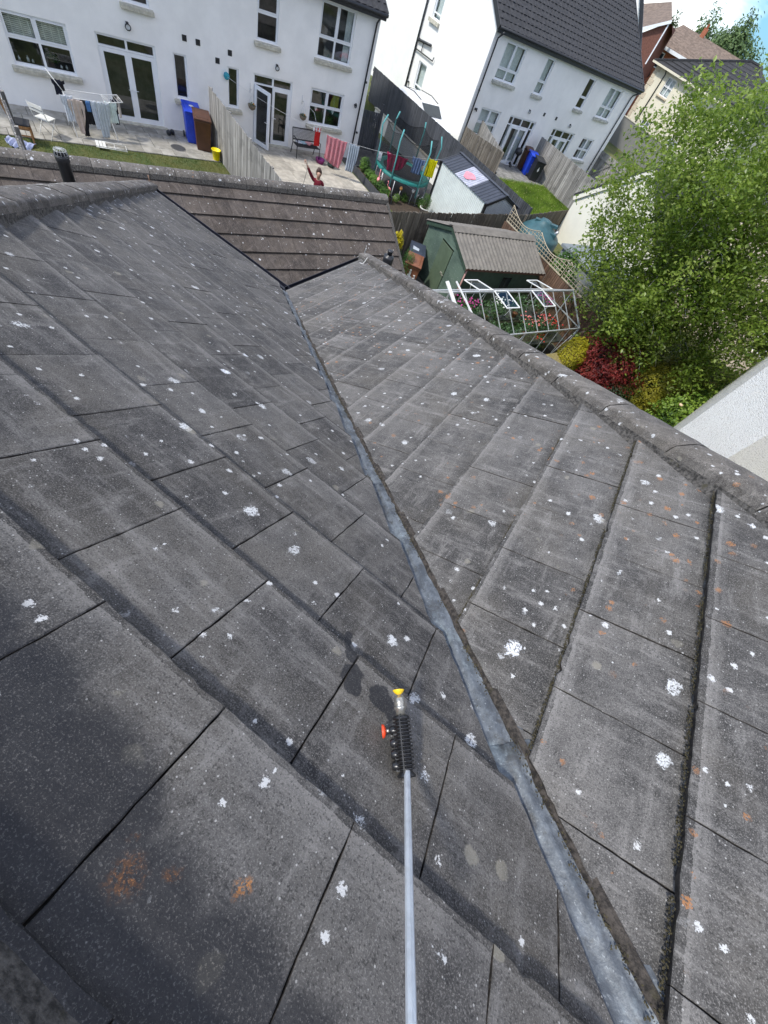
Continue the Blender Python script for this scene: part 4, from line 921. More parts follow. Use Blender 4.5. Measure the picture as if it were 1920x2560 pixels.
# old fence behind the green shed
board_fence('garden_fence', 'old brown fence with ragged tops behind the green shed and its bins', (-7.55, 13.6), (-4.75, 21.7), 0, 0, 1.8, W_old, .075, jag=.022, face=-1, th=.015)
board_fence('garden_fence', 'old fence stretch behind the green oil tank', (-4.72, 21.8), (-3.6, 25.0), 0.0, .3, 1.8, W_old, .08, jag=.02, face=-1)
tf = board_fence('trellis_fence', 'red brown fence topped by arched lattice trellis, past the end of the green shed', (-4.95, 19.6), (.9, 16.65), 0, 0, 1.8, W_brown, .10, jag=.006, face=-1, group=None)
M_trel = wood_material('pale_trellis', (.34, .28, .19), (.52, .45, .33), .1)
for k in range(3): # concave-topped trellis panels
    a = .05+k*1.9; b = a+1.82; mb = MB(); zt = lambda u: 1.84+.56-.26*sin(pi*(u-a)/(b-a))
    pts = [(a+(b-a)*i/12, 0, zt(a+(b-a)*i/12)) for i in range(13)]
    mb.tube(pts, .018, 4); mb.box(a, b, -.015, .015, 1.82, 1.86)
    for i in range(13): u = a+(b-a)*i/12; mb.box(u-.010, u+.010, -.012, .0, 1.84, zt(u))
    for j in range(5):
        z = 1.84+.12*(j+1); us = [a+(b-a)*i/40 for i in range(41) if zt(a+(b-a)*i/40) > z]
        if not us: continue
        seg = [us[0]]
        for p, q in zip(us, us[1:]):
            if q-p > .06: mb.box(seg[0], p, .0, .012, z-.010, z+.010); seg = [q]
        mb.box(seg[0], us[-1], .0, .012, z-.010, z+.010)
    mb.build('trellis_panel', M_trel, tf)

# ------------------------------------------------------------------ paving, paths, lawns
def slab_material(name, c0, c1):
    t = NT(name); n = t.noise(3.5, 5, .65); f = t.noise(80, 4, .6); oi = t.n('ShaderNodeObjectInfo')
    c = t.mix(t.step(n.outputs[0], .35, .68), c0, c1); g = t.noise(1.2, 4, .6); c = t.mix(t.math('MULTIPLY', t.step(g.outputs[0], .52, .7), .5), c, tuple(x*.55 for x in c0))
    hs = t.n('ShaderNodeHueSaturation'); t.l(c, hs.inputs['Color']); t.l(t.math('MULTIPLY_ADD', oi.outputs['Random'], .34, .83), hs.inputs['Value']); t.color(hs.outputs[0]); t.b.inputs['Roughness'].default_value = .9; t.bump(f.outputs[0], .3, .004); return t.m
M_slab = slab_material('stone_slab', (.25, .235, .20), (.37, .35, .31)); M_slab2 = slab_material('sandstone_slab', (.34, .31, .26), (.47, .43, .36)); M_slab3 = slab_material('grey_slab', (.17, .165, .15), (.27, .26, .24))
def paving(name, O, az, u0, u1, w0, w1, m, sizes, z=0, seed=1, gap=.012):
    t = bpy.data.objects.new(name, None); C.objects.link(t); t.location = (O[0], O[1], z); t.rotation_euler = (0, 0, rad(az)); t['kind'] = 'structure'
    rr = random.Random(seed); w_ = w0; r = 0
    MB().add([(u0, -w0, .006), (u0, -w1, .006), (u1, -w1, .006), (u1, -w0, .006)], [(0, 1, 2, 3)]).build('bedding', mat('paving_joint_soil', (.085, .08, .05), 1, .4, 30), t)
    while w_ < w1-.02:
        h = min(w1-w_, rr.choice(sizes)*.75 if r % 2 else rr.choice(sizes)); u = u0-(rr.random()*.4 if r else 0)
        while u < u1-.02:
            L = rr.choice(sizes); a = max(u, u0); b = min(u+L, u1); u += L
            if b-a < .06: continue
            dz = rr.uniform(-.003, .003); mb = MB(); g = gap/2; zt = .035+dz; e = .006
            mb.add([(a+g, -w_-g, 0), (a+g, -w_-h+g, 0), (b-g, -w_-h+g, 0), (b-g, -w_-g, 0), (a+g, -w_-g, zt-e), (a+g, -w_-h+g, zt-e), (b-g, -w_-h+g, zt-e), (b-g, -w_-g, zt-e), (a+g+e, -w_-g-e, zt), (a+g+e, -w_-h+g+e, zt), (b-g-e, -w_-h+g+e, zt), (b-g-e, -w_-g-e, zt)],
                ((8,9,10,11), (4,5,9,8), (5,6,10,9), (6,7,11,10), (7,4,8,11), (0,1,5,4), (1,2,6,5), (2,3,7,6), (3,0,4,7)))
            mb.build('slab', m, t)
        w_ += h; r += 1
    return t
paving('patio', O1, AZ, -4.5, 3.15, .0, 2.12, M_slab, [.6, .45, .75], seed=4)
paving('sandstone_patio', O1, AZ, 3.36, 9.45, .0, 3.25, M_slab2, [.6, .45, .9], seed=9)
paving('paved_strip', O1, AZ, 9.0, 13.2, 5.6, 7.4, M_slab2, [.6, .45, .9], seed=12)
paving('terrace_patio', O2, AZ2, -2.6, 2.1, .0, 2.2, M_slab3, [.45, .3], z=.85, seed=7)
def sheet(name, pts, z, m, kind='structure', th=None):
    return MB().add([(x, y, z) for x, y in pts], [tuple(range(len(pts)))]).build(name, m, kind=kind)
sheet('dark_path', [loc2w(O1, AZ, 9.55, -8), loc2w(O1, AZ, 9.55, 1.3), loc2w(O1, AZ, 10.0, 3.0), loc2w(O1, AZ, 14.5, 4.6), loc2w(O1, AZ, 14.7, 0.2), loc2w(O1, AZ, 12.3, -8)][::-1], .008, mat('wet_tarmac', (.055, .053, .052), .8, .3, 5, .4, 80))
sheet('soil_bed', [loc2w(O1, AZ, 9.9, 3.2), loc2w(O1, AZ, 9.9, 5.3), loc2w(O1, AZ, 13.2, 5.5), loc2w(O1, AZ, 13.2, 4.2)][::-1], .016, mat('garden_soil', (.055, .038, .025), 1, .4, 12, .8, 60))
sheet('shed_yard', [(-7.3, 13.5), (-4.9, 19.3), (3.5, 15.4), (-2.2, 10.2)][::-1], .004, mat('yard_concrete', (.15, .14, .12), .9, .25, 4, .3, 60))
def blades(name, inside, box, n, h, cols, z=0, seed=3, lean=.5, label=None, wd=.006):
    rr = random.Random(seed); vs = []; fs = []; tn = []
    x0, x1, y0, y1 = box; k = 0
    while k < n:
        x = rr.uniform(x0, x1); y = rr.uniform(y0, y1)
        if not inside(x, y): k += .2; continue
        k += 1; a = rr.random()*2*pi; H = h*rr.uniform(.5, 1.3); l = lean*H*rr.random(); o = len(vs); ww = wd*rr.uniform(.7, 1.4)
        vs += [(x-ww*sin(a), y+ww*cos(a), z), (x+ww*sin(a), y-ww*cos(a), z), (x+l*cos(a), y+l*sin(a), z+H)]; fs.append((o, o+1, o+2)); t = min(1, max(0, .5+.5*noise.noise(Vector((x*1.1, y*1.1, 3)))+rr.gauss(0, .16))); tn += [t*.7, t*.7, t]
    me = bpy.data.meshes.new(name); me.from_pydata(vs, [], fs); me.materials.append(leaf_material(name+'_blade', cols, .6, .3)); at = me.attributes.new('tone', 'FLOAT', 'POINT'); at.data.foreach_set('value', tn)
    o = bpy.data.objects.new(name, me); C.objects.link(o); o['kind'] = 'stuff'; o['label'] = label; o['category'] = 'grass'; return o
def w2loc(O, az, x, y): a = rad(az); dx, dy = x-O[0], y-O[1]; return (dx*cos(a)+dy*sin(a), dx*sin(a)-dy*cos(a))
ins1 = lambda x, y: (lambda p: -4.5 < p[0] < 3.2 and 2.1 < p[1] < 5.4)(w2loc(O1, AZ, x, y))
blades('lawn_grass', ins1, (-18.5, -11, 5, 16), 30000, .045, [(.055, .085, .015), (.12, .15, .025), (.20, .20, .05), (.30, .27, .10)], label='short patchy yellowing lawn between the paving and the brown tiled roof')
ins1b = lambda x, y: (lambda p: 3.35 < p[0] < 9.4 and 3.25 < p[1] < 5.6)(w2loc(O1, AZ, x, y))
blades('lawn_grass', ins1b, (-17, -8, 12, 21), 16000, .045, [(.05, .09, .015), (.09, .15, .025), (.14, .20, .04)], seed=5, label='thin strip of green lawn beside the kneeling person')
ins2 = lambda x, y: (lambda p: -3.0 < p[0] < 2.3 and 2.1 < p[1] < 9 and (x+4.7)*.40+(y-21.9)*.92 > .25)(w2loc(O2, AZ2, x, y)) and x < -3.9
def tallh(): pass
blades('meadow_grass', ins2, (-10.5, -3.2, 22, 32), 34000, .13, [(.07, .13, .012), (.14, .24, .02), (.22, .34, .035), (.32, .40, .08)], z=.85, seed=8, wd=.009, label='long bright green unmown grass dotted with dandelion clocks in the upper garden')
vs = []; mbd = MB(); rr = random.Random(2); k = 0
while k < 150:
    x = rr.uniform(-9.5, -3.6); y = rr.uniform(23, 31)
    if ins2(x, y): k += 1; mbd.lathe([(.004, -.012), (.014, 0), (.004, .012)], (x, y, .85+rr.uniform(.12, .2)), 5)
tag(mbd.build('dandelions', mat('dandelion', (.62, .55, .22), .8, .2, 8)), 'pale yellow dandelion heads scattered through the long grass', 'flowers', kind='stuff')
drain = thing('drain_cover', (-15.85, 12.55, 0), 0, 'round dark drain cover set in the paving near the brown bin', 'drain cover'); MB().lathe([(.24, .02), (.24, .045), (.22, .047)], (0, 0, 0), 24).build('lid', mat('dark_iron', (.05, .05, .052), .7, .3, 30), drain)
MB().lathe([(.27, .02), (.27, .042), (.24, .042)], (0, 0, 0), 24).build('rim', M_slab3, drain)

# ------------------------------------------------------------------ wheelie bins
def plastic(name, c, r=.45): return mat(name, c, r, .15, 5, .05, 80)
def wheelie(loc, az, m, label, group, mark=0, z=0):
    t = thing('wheelie_bin', (loc[0], loc[1], z), az, label, 'wheelie bin', group)
    mb = MB(); lv = [(.235, .24, .04), (.28, .33, .90), (.30, .36, .93), (.30, .36, .97)]; vs = []
    for w_, d_, h in lv: vs += [(-w_, -d_, h), (w_, -d_, h), (w_, d_, h), (-w_, d_, h)]
    fs = [(3, 2, 1, 0)]+[(4*k+i, 4*k+(i+1) % 4, 4*k+4+(i+1) % 4, 4*k+4+i) for k in range(3) for i in range(4)]+[(12, 13, 14, 15)]
    mb.add(vs, fs); mb.bar((-.26, .42, .93), (.26, .42, .93), .035, .035); mb.box(-.25, -.2, .34, .43, .90, .95); mb.box(.2, .25, .34, .43, .90, .95)
    bevel(mb.build('body', m, t), .02, 2)
    mb = MB(); vs = []
    for (x, y, z_) in ((-.305, -.40, .985), (.305, -.40, .985), (.305, .38, 1.03), (-.305, .38, 1.03), (-.305, -.40, 1.01), (.305, -.40, 1.01), (.29, .36, 1.085), (-.29, .36, 1.085)): vs.append((x, y, z_))
    mb.add(vs, ((3,2,1,0),(4,5,6,7),(0,1,5,4),(1,2,6,5),(2,3,7,6),(3,0,4,7))); mb.add([(-.22, -.30, 1.02), (.22, -.30, 1.02), (.22, .26, 1.07), (-.22, .26, 1.07), (-.20, -.27, 1.04), (.20, -.27, 1.04), (.20, .23, 1.085), (-.20, .23, 1.085)], ((4,5,6,7),(0,1,5,4),(1,2,6,5),(2,3,7,6),(3,0,4,7)))
    bevel(mb.build('lid', m, t), .012, 2)
    for s in (-1, 1): MB().lathe([(.09, 0), (.10, .008), (.10, .045), (.06, .05)], (s*.27-(0 if s > 0 else .05), .30, .10), 16, axis=Vector((1, 0, 0))).build('wheel', M_blackpvc, t)
    Mw = mat('white_paint_mark', (.80, .80, .78), .6, .08, 30)
    yf = lambda z_: -(.24+(z_-.04)*.09/.86)-.012
    if mark == 1: # painted bin icon and number on the front
        mb = MB(); q = lambda x, z_: (x, yf(z_), z_)
        mb.lathe([(.035, 0), (.035, .004)], q(-.02, .80), 10, axis=Vector((0, -1, 0))); mb.bar(q(-.02, .76), q(-.02, .60), .07, .006, up=(0, 1, 0)); mb.bar(q(-.10, .62), q(.07, .56), .05, .006, up=(0, 1, 0)); mb.tube([q(.12, .66), q(.18, .68), q(.19, .64), q(.15, .62), q(.19, .60), q(.18, .55), q(.12, .56)], .014, 5)
        mb.build('painted_mark', Mw, t)
    if mark == 2:
        mb = MB(); mb.add([(-.06, yf(.60), .60), (0, yf(.50), .50), (.06, yf(.60), .60), (.0, yf(.76), .76)], [(0, 1, 2, 3)]); mb.build('sticker', Mw, t)
    if mark == 3:
        mb = MB(); mb.lathe([(.085, 0), (.085, .003)], (0, .0, 1.065), 8, axis=Vector((0, -.07, 1)), sy=.7); mb.build('sticker', Mw, t)
    if mark == 4:
        mb = MB(); mb.add([(-.2, -.2, 1.056), (.02, -.22, 1.054), (.04, -.06, 1.068), (-.2, .02, 1.075)], [(0, 1, 2, 3)]); mb.build('sticker', mat('pale_sticker', (.42, .46, .5), .4, .2, 30), t)
    return t
P_blue = plastic('blue_plastic', (.015, .06, .55)); P_brown = plastic('brown_plastic', (.085, .035, .018)); P_tan = plastic('sun_faded_brown_plastic', (.20, .075, .035)); P_black = plastic('black_bin_plastic', (.022, .024, .027)); P_bb = plastic('dark_blue_bin_plastic', (.035, .045, .065))
u_ = lambda u, w_: loc2w(O1, AZ, u, w_)
wheelie(u_(2.60, .72), AZ-8, P_blue, 'blue wheelie bin behind the brown one against the white house wall', 'wheelie bins', 3)
wheelie(u_(2.80, 1.22), AZ-12, P_brown, 'dark brown wheelie bin between the blue bin and the fence', 'wheelie bins')
wheelie((-5.86, 13.98), 24, P_tan, 'faded brown wheelie bin with a white painted mark, by the green shed', 'wheelie bins', 1)
wheelie((-6.22, 14.78), 30, P_bb, 'dark wheelie bin with a stickered lid behind the faded brown one', 'wheelie bins', 4)
wheelie((-8.62, 31.75), 42, P_brown, 'brown wheelie bin furthest left of three on the upper patio', 'wheelie bins', 0, .85)
wheelie((-8.12, 31.35), 42, P_blue, 'blue wheelie bin between the brown and the black one on the upper patio', 'wheelie bins', 2, .85)
wheelie((-7.60, 31.10), 42, P_black, 'black wheelie bin against the silvery fence on the upper patio', 'wheelie bins', 2, .85)
bk = thing('bucket', u_(3.02, 2.0)+(0,), 0, 'small bright yellow bucket at the foot of the fence', 'bucket')
MB().lathe([(.11, .03), (.115, .04), (.155, .33), (.170, .335), (.170, .35), (.150, .35), (.112, .06)], (0, 0, 0), 20).build('bucket_body', plastic('yellow_plastic', (.85, .68, .0)), bk)
mb = MB(); mb.tube([(.165*cos(a), .165*sin(a)*.5, .33-.10*sin(a)) for a in [pi*k/10 for k in range(11)]], .005, 5); mb.build('handle', M_galv, bk)
db = thing('dumbbell', u_(1.82, .52)+(.06,), AZ+30, 'small black dumbbell lying on the paving by the wall', 'dumbbell')
MB().lathe([(.07, 0), (.085, .02), (.085, .07), (.07, .09)], (-.13, 0, .06), 10, axis=Vector((1, 0, 0))).build('weight', M_blackpvc, db); MB().lathe([(.07, 0), (.085, .02), (.085, .07), (.07, .09)], (.05, 0, .06), 10, axis=Vector((1, 0, 0))).build('weight', M_blackpvc, db); MB().tube([(-.05, 0, .06), (.06, 0, .06)], .018, 6).build('bar', M_blackpvc, db)

# ------------------------------------------------------------------ cloth
def clothmat(name, c, stripes=None):
    if stripes:
        t = NT(name); s = t.n('ShaderNodeSeparateXYZ'); t.l(t.objpos(), s.inputs[0]); a = t.math('GREATER_THAN', t.math('FRACT', t.math('MULTIPLY', s.outputs[0], 22)), .5); b = t.math('GREATER_THAN', t.math('FRACT', t.math('MULTIPLY', s.outputs[2], 26)), .62)
        t.color(t.mix(t.math('MAXIMUM', a, b), stripes, c)); t.b.inputs['Roughness'].default_value = .9; return t.m
    return mat(name, c, .9, .1, 12, .3, 150)
def cloth(name, label, cat, loc, az, W, H, m, prof=None, group=None, fold=.025, seed=0, drape=True, nf=5):
    """hanging cloth: prof = [(v, left, right), ...] outline from the top (v=0) to the hem (v=1); front and back faces a few mm apart"""
    prof = prof or [(0, -.5, .5), (.5, -.46, .46), (1, -.49, .49)]; nu, nv = 22, 24; rr = random.Random(seed); ph = rr.random()*6
    def lr(v):
        for (a, l0, r0), (b, l1, r1) in zip(prof, prof[1:]):
            if a <= v <= b: t = (v-a)/(b-a or 1); return l0+(l1-l0)*t, r0+(r1-r0)*t
        return prof[-1][1:]
    mb = MB(); vs = []
    for side in (0, 1):
        for j in range(nv+1):
            v_ = j/nv; l, r = lr(v_)
            for i in range(nu+1):
                x = (l+(r-l)*i/nu)*W; y = fold*(sin(x/W*nf*2*pi/1.0+ph+v_*1.3)*min(1, v_*3+.2)+.8*noise.noise(Vector((x*7, v_*4, seed)))*v_); y += (.009 if side else 0)
                vs.append((x, y, -v_*H-.02*noise.noise(Vector((x*5, seed, 1)))*v_-.03*abs(sin(x/W*2*pi))*(1-v_)))
    N = (nu+1)*(nv+1)
    for j in range(nv):
        for i in range(nu): a = j*(nu+1)+i; mb_f = (a, a+1, a+nu+2, a+nu+1); mb.f.append(mb_f); mb.f.append(tuple(reversed([k+N for k in mb_f]))); mb.mi += [0, 0]; mb.sm += [True, True]
    ring = [i for i in range(nu+1)]+[j*(nu+1)+nu for j in range(1, nv+1)]+[nv*(nu+1)+i for i in range(nu-1, -1, -1)]+[j*(nu+1) for j in range(nv-1, 0, -1)]
    for a, b in zip(ring, ring[1:]+ring[:1]): mb.f.append((b, a, a+N, b+N)); mb.mi.append(0); mb.sm.append(True)
    mb.v = vs; o = mb.build(name, m, None, loc=loc, rz=rad(az)); return tag(o, label, cat, group)
LEGS = [(0, -.5, .5), (.12, -.5, .5), (.45, -.5, .42), (1, -.42, .05)]
DRESS = [(0, -.30, .34), (.18, -.34, .42), (.5, -.20, .30), (.85, -.08, .18), (1, -.05, .12)]
SHIRT = [(0, -.5, .5), (.30, -.48, .48), (.36, -.34, .34), (1, -.38, .38)]
def pegs(loc, az, xs, z=0):
    pass
# winged clothes airer
aL = Vector((-17.10, 10.22, 0)); aaz = 72
ai = thing('clothes_airer', aL, aaz, 'white winged clothes airer loaded with washing in front of the kitchen window', 'clothes airer')
Mwt = mat('white_tube', (.78, .78, .76), .4, .05, 20)
mb = MB()
for s in (-1, 1):
    mb.tube([(-.62, s*.42, .0), (-.55, -s*.28, .98)], .011, 6); mb.tube([(.62, s*.42, .0), (.55, -s*.28, .98)], .011, 6); mb.tube([(-.62, s*.42, .02), (.62, s*.42, .02)], .011, 6)
mb.build('leg_frame', Mwt, ai)
mb = MB(); mb.tube([(-.56, -.28, .98), (.56, -.28, .98), (.56, .28, .98), (-.56, .28, .98)], .011, 6, closed=True)
for k in range(6): mb.tube([(-.56, -.22+k*.09, .98), (.56, -.22+k*.09, .98)], .004, 5)
mb.build('top_rack', Mwt, ai)
mb = MB(); mb.tube([(.56, -.26, .98), (1.02, -.26, 1.04), (1.02, .26, 1.04), (.56, .26, .98)], .011, 6)
for k in range(5): mb.tube([(.62+k*.09, -.26, .99+k*.011), (.62+k*.09, .26, .99+k*.011)], .004, 5)
mb.build('wing', Mwt, ai)
mb = MB(); mb.tube([(-.56, -.26, .98), (-.86, -.26, 1.42), (-.86, .26, 1.42), (-.56, .26, .98)], .011, 6)
for k in range(5): mb.tube([(-.60-k*.06, -.26, 1.04+k*.088), (-.60-k*.06, .26, 1.04+k*.088)], .004, 5)
mb.build('wing', Mwt, ai)
def al(x, y, z): a = rad(aaz); return (aL.x+cos(a)*x-sin(a)*y, aL.y+sin(a)*x+cos(a)*y, z)
G_ = 'washing on the airer'
cloth('vest_top', 'beige long vest hanging lowest on the near side of the airer', 'clothing', al(-.42, -.33, .99), aaz, .62, .86, clothmat('beige_cloth', (.58, .47, .40)), DRESS, G_, seed=1)
cloth('skirt', 'black garment hanging in the middle of the airer', 'clothing', al(.02, -.24, .98), aaz, .46, .62, clothmat('black_cloth', (.018, .017, .02)), None, G_, seed=2)
cloth('leggings', 'black leggings hanging beside the beige vest on the airer', 'clothing', al(-.24, -.30, .98), aaz, .26, .92, clothmat('black_cloth', (.018, .017, .02)), LEGS, G_, seed=3)
cloth('joggers', 'pale grey trousers hanging near the right wing of the airer', 'clothing', al(.36, -.31, 1.0), aaz, .42, .92, clothmat('pale_grey_cloth', (.50, .54, .56)), LEGS, G_, seed=4)
cloth('trousers', 'light bluish trousers hanging left of the grey ones', 'clothing', al(.16, -.30, 1.0), aaz, .26, .72, clothmat('light_blue_grey_cloth', (.66, .70, .76)), LEGS, G_, seed=5)
cloth('t_shirt', 'mint white t-shirt hanging at the right wing of the airer', 'clothing', al(.64, -.26, 1.02), aaz, .36, .55, clothmat('mint_cloth', (.66, .74, .70)), SHIRT, G_, seed=6)
cloth('navy_blouse', 'dark navy blouse hanging on the outer bar of the right wing', 'clothing', al(.80, -.05, 1.03), aaz+20, .22, .66, clothmat('navy_cloth', (.02, .022, .04)), SHIRT, G_, seed=7)
cloth('white_shirt', 'white shirt hanging under the raised left wing of the airer', 'clothing', al(-.62, -.31, 1.06), aaz, .34, .66, clothmat('white_cloth', (.70, .72, .76)), SHIRT, G_, seed=8)
cloth('navy_shirt', 'small navy shirt hung high on the raised left wing', 'clothing', al(-.76, -.20, 1.36), aaz, .24, .36, clothmat('navy_cloth', (.02, .022, .04)), SHIRT, G_, seed=9)
cloth('blue_towel', 'small sky blue cloth in the middle of the airer', 'cloth', al(-.06, -.30, .99), aaz, .14, .28, clothmat('sky_blue_cloth', (.18, .36, .66)), None, G_, seed=10)
cloth('black_socks', 'black socks pegged in a row on the raised wing', 'socks', al(-.64, .02, 1.28), aaz, .30, .26, clothmat('black_cloth', (.018, .017, .02)), SHIRT, G_, seed=11)
cloth('stone_blouse', 'pale stone blouse at the far end of the right wing', 'clothing', al(.98, .10, 1.03), aaz+60, .28, .50, clothmat('stone_cloth', (.50, .46, .43)), SHIRT, G_, seed=12)

# ------------------------------------------------------------------ garden furniture
M_oak = wood_material('honey_oak', (.25, .11, .035), (.42, .21, .08), .1, rough=.5)
ch = thing('dining_chair', (-17.0, 7.95, 0), 150, 'honey oak high backed dining chair with a black seat at the edge of the grass', 'chair')
for x, y in ((-.2, -.2), (.2, -.2)): MB().bar((x, y, 0), (x, y, .44), .04, .04).build('leg', M_oak, ch)
for x in (-.2, .2): mb = MB(); mb.bar((x, .22, 0), (x, .19, .46), .04, .04); mb.bar((x, .19, .46), (x, .32, 1.06), .045, .035); mb.build('leg', M_oak, ch)
mb = MB(); mb.box(-.22, .22, -.22, .21, .38, .43); mb.build('seat_frame', M_oak, ch); bevel(MB().box(-.22, .22, -.23, .18, .43, .475).build('seat', mat('black_seat_pad', (.03, .03, .033), .7), ch), .015)
for k in range(7): x = -.15+k*.05; MB().bar((x, .20, .48), (x, .31, 1.0), .022, .012).build('back_slat', M_oak, ch)
MB().bar((-.22, .315, 1.03), (.22, .315, 1.03), .03, .08).build('top_rail', M_oak, ch)
mb = MB(); mb.bar((-.2, -.2, .2), (-.2, .21, .2), .02, .03); mb.bar((.2, -.2, .2), (.2, .21, .2), .02, .03); mb.build('stretcher', M_oak, ch)
rug = cloth('crumpled_cloth', 'pale blue cloth lying crumpled on the grass under the oak chair', 'cloth', (-16.9, 7.8, .07), 40, .7, .5, clothmat('pale_blue_cloth', (.38, .42, .58)), [(0, -.5, .5), (.6, -.5, .4), (1, -.2, .5)], None, .05, 13); rug.rotation_euler = (rad(-84), 0, rad(40))
Mfc = mat('cream_painted_metal', (.70, .69, .64), .45, .06, 20)
fc = thing('folding_chair', (-17.15, 8.78, 0), 205, 'cream slatted folding chair standing open on the paving edge', 'chair')
for s in (-.2, .2): MB().tube([(s, -.24, 0), (s, .20, .50), (s, .30, .86)], .011, 6).build('leg', Mfc, fc); MB().tube([(s*.9, .26, 0), (s*.9, -.18, .46)], .011, 6).build('leg', Mfc, fc)
for k in range(4): bevel(MB().box(-.20, .20, -.20+k*.10, -.115+k*.10, .455, .475).build('seat_slat', Mfc, fc), .004)
MB().bar((-.2, .285, .79), (.2, .285, .79), .015, .09).build('back_slat', Mfc, fc); MB().bar((-.2, .265, .68), (.2, .265, .68), .015, .05).build('back_slat', Mfc, fc)
f2 = thing('folding_chair', (-16.18, 10.15, .05), 60, 'cream slatted folding chair lying folded flat on the grass', 'chair'); f2['group'] = fc['group'] = 'cream folding chairs'
for s in (-.2, .2): MB().tube([(-.45, s, .03), (.46, s, .03)], .011, 6).build('leg', Mfc, f2); MB().tube([(-.30, s*.85, .06), (.44, s*.85, .05)], .011, 6).build('leg', Mfc, f2)
for k in range(3): MB().box(-.44+k*.10, -.355+k*.10, -.19, .19, .04, .06).build('seat_slat', Mfc, f2)
for x in (.44, .1): MB().tube([(x, -.2, .04), (x, .2, .04)], .010, 6).build('crossbar', Mfc, f2)
Mbm = mat('black_metal', (.02, .02, .022), .5, .2, 20)
be = thing('garden_bench', u_(7.42, .62)+(.035,), AZ+2, 'black metal garden bench with a mesh back under the kitchen window', 'bench')
for s in (-.56, .56):
    mb = MB(); mb.tube([(s, -.28, 0), (s, -.26, .40), (s, -.27, .60), (s, .05, .64), (s, .16, .60)], .018, 6); mb.tube([(s, .28, 0), (s, .16, .40), (s, .27, .86)], .018, 6); mb.build('end_frame', Mbm, be)
for k in range(7): MB().box(-.56, .56, -.26+k*.062, -.215+k*.062, .405, .42).build('seat_slat', Mbm, be)
mb = MB(); mb.bar((-.56, .27, .86), (.56, .27, .86), .03, .03); mb.bar((-.56, .19, .50), (.56, .19, .50), .03, .03)
for k in range(28): mb.bar((-.54+k*.04, .19, .5), (-.54+k*.04, .27, .86), .007, .007)
for k in range(8): mb.bar((-.56, .20+k*.009, .53+k*.042), (.56, .20+k*.009, .53+k*.042), .007, .007)
mb.build('backrest', Mbm, be)
bed_ = MB(); 
for k, c_ in enumerate(((.6, .62, .66), (.35, .5, .55), (.62, .3, .3))): tag(MB().box(-.16, .16, -.12, .12, 0, .02+.01*k).build('folded_paper', mat('paper_%s' % 'abc'[k], c_, .8, .2, 20), loc=u_(7.15+k*.22, .52)+(.475,), rz=rad(AZ+20*k)), ['pale magazine lying on the left of the bench seat', 'bluish magazine lying in the middle of the bench seat', 'reddish magazine lying on the right of the bench seat'][k], 'magazine', 'papers on the bench')
cloth('red_towel', 'bright red cloth hanging over the arm of the black bench', 'cloth', u_(7.72, .98)+(1.22,), AZ+10, .30, .62, clothmat('red_cloth', (.55, .02, .02)), None, None, .02, 21)
sd_ = thing('sock_dryer', u_(7.66, .90)+(1.30,), AZ, 'white peg hanger with small white pieces pegged above the red cloth', 'peg hanger')
mb = MB(); mb.tube([(-.18, -.10, 0), (.18, -.10, 0), (.18, .10, 0), (-.18, .10, 0)], .007, 5, closed=True); mb.tube([(0, 0, 0), (0, .3, .25), (0, .88, .25)], .006, 5)
for k in range(5): mb.box(-.16+k*.08, -.148+k*.08, -.11, -.09, -.06, 0)
mb.build('hanger', Mwt, sd_)
for k, x in enumerate((-.14, -.02, .12)): c_ = cloth('sock', 'x', None, (x, -.1, -.05), 0, .07, .16, clothmat('white_cloth', (.70, .72, .76)), None, None, .01, 30+k); c_.parent = sd_; del c_['label']
pt = thing('purple_bucket', u_(7.98, 1.02)+(.035,), 0, 'shallow purple bucket between the bench and the striped towel', 'bucket'); MB().lathe([(.16, 0), (.21, .14), (.22, .15), (.2, .15), (.15, .03)], (0, 0, 0), 16).build('tub', plastic('purple_plastic', (.22, .02, .16)), pt)
bp = thing('backpack', u_(8.42, 1.28)+(.035,), 20, 'dark green patterned backpack standing on the patio under the striped towel', 'backpack')
bo = MB().box(-.16, .16, -.11, .11, 0, .42).build('bag', mat('dark_green_fabric', (.025, .045, .04), .8, .6, 22, .3), bp); bevel(bo, .06, 3); bevel(MB().box(-.12, .12, -.16, -.1, .05, .25).build('front_pocket', mat('dark_green_fabric', (.025, .045, .04)), bp), .03, 3); MB().tube([(-.05, 0, .41), (-.04, 0, .47), (.04, 0, .47), (.05, 0, .41)], .01, 5).build('handle', Mbm, bp)
for k, uu in enumerate((5.10, 7.35)):
    hb = thing('hanging_basket', u_(uu, .22)+(1.15,), AZ, ['small hanging basket left of the open french door', 'small hanging basket between the french doors and the lower window'][k], 'hanging basket', 'hanging baskets on the white wall')
    MB().lathe([(.04, -.02), (.12, .03), (.155, .12), (.16, .13), (.14, .12)], (0, 0, 0), 14).build('bowl', mat('coir_basket', (.22, .18, .13), .9, .3, 40), hb)
    mb = MB()
    for a in (0, 2.1, 4.2): mb.tube([(.15*cos(a), .15*sin(a), .12), (0, 0, .52)], .003, 4)
    mb.tube([(0, 0, .52), (0, .06, .56), (0, .22, .50)], .006, 5); mb.tube([(0, .21, .70), (0, .21, .42)], .008, 5); mb.build('chain', M_galv, hb)
    leaf_cloud('foliage', ball(0, 0, .15, .12, .12, .06, .3), 60, .05, M_plant, hb, seed=k); MB().lathe([(.02, 0), (.03, .02), (.01, .04)], (.05, -.06, .17), 7).build('flower', plastic('orange_petal', (.75, .30, .02)), hb)
tl = thing('line_reel', u_(4.17, .05)+(1.9,), AZ, 'round teal washing line reel fixed high on the white wall', 'line reel'); MB().lathe([(.05, 0), (.10, .02), (.105, .08), (.07, .10)], (0, .05, 0), 16, axis=Vector((0, -1, 0))).build('reel', plastic('teal_plastic', (.03, .30, .38)), tl)
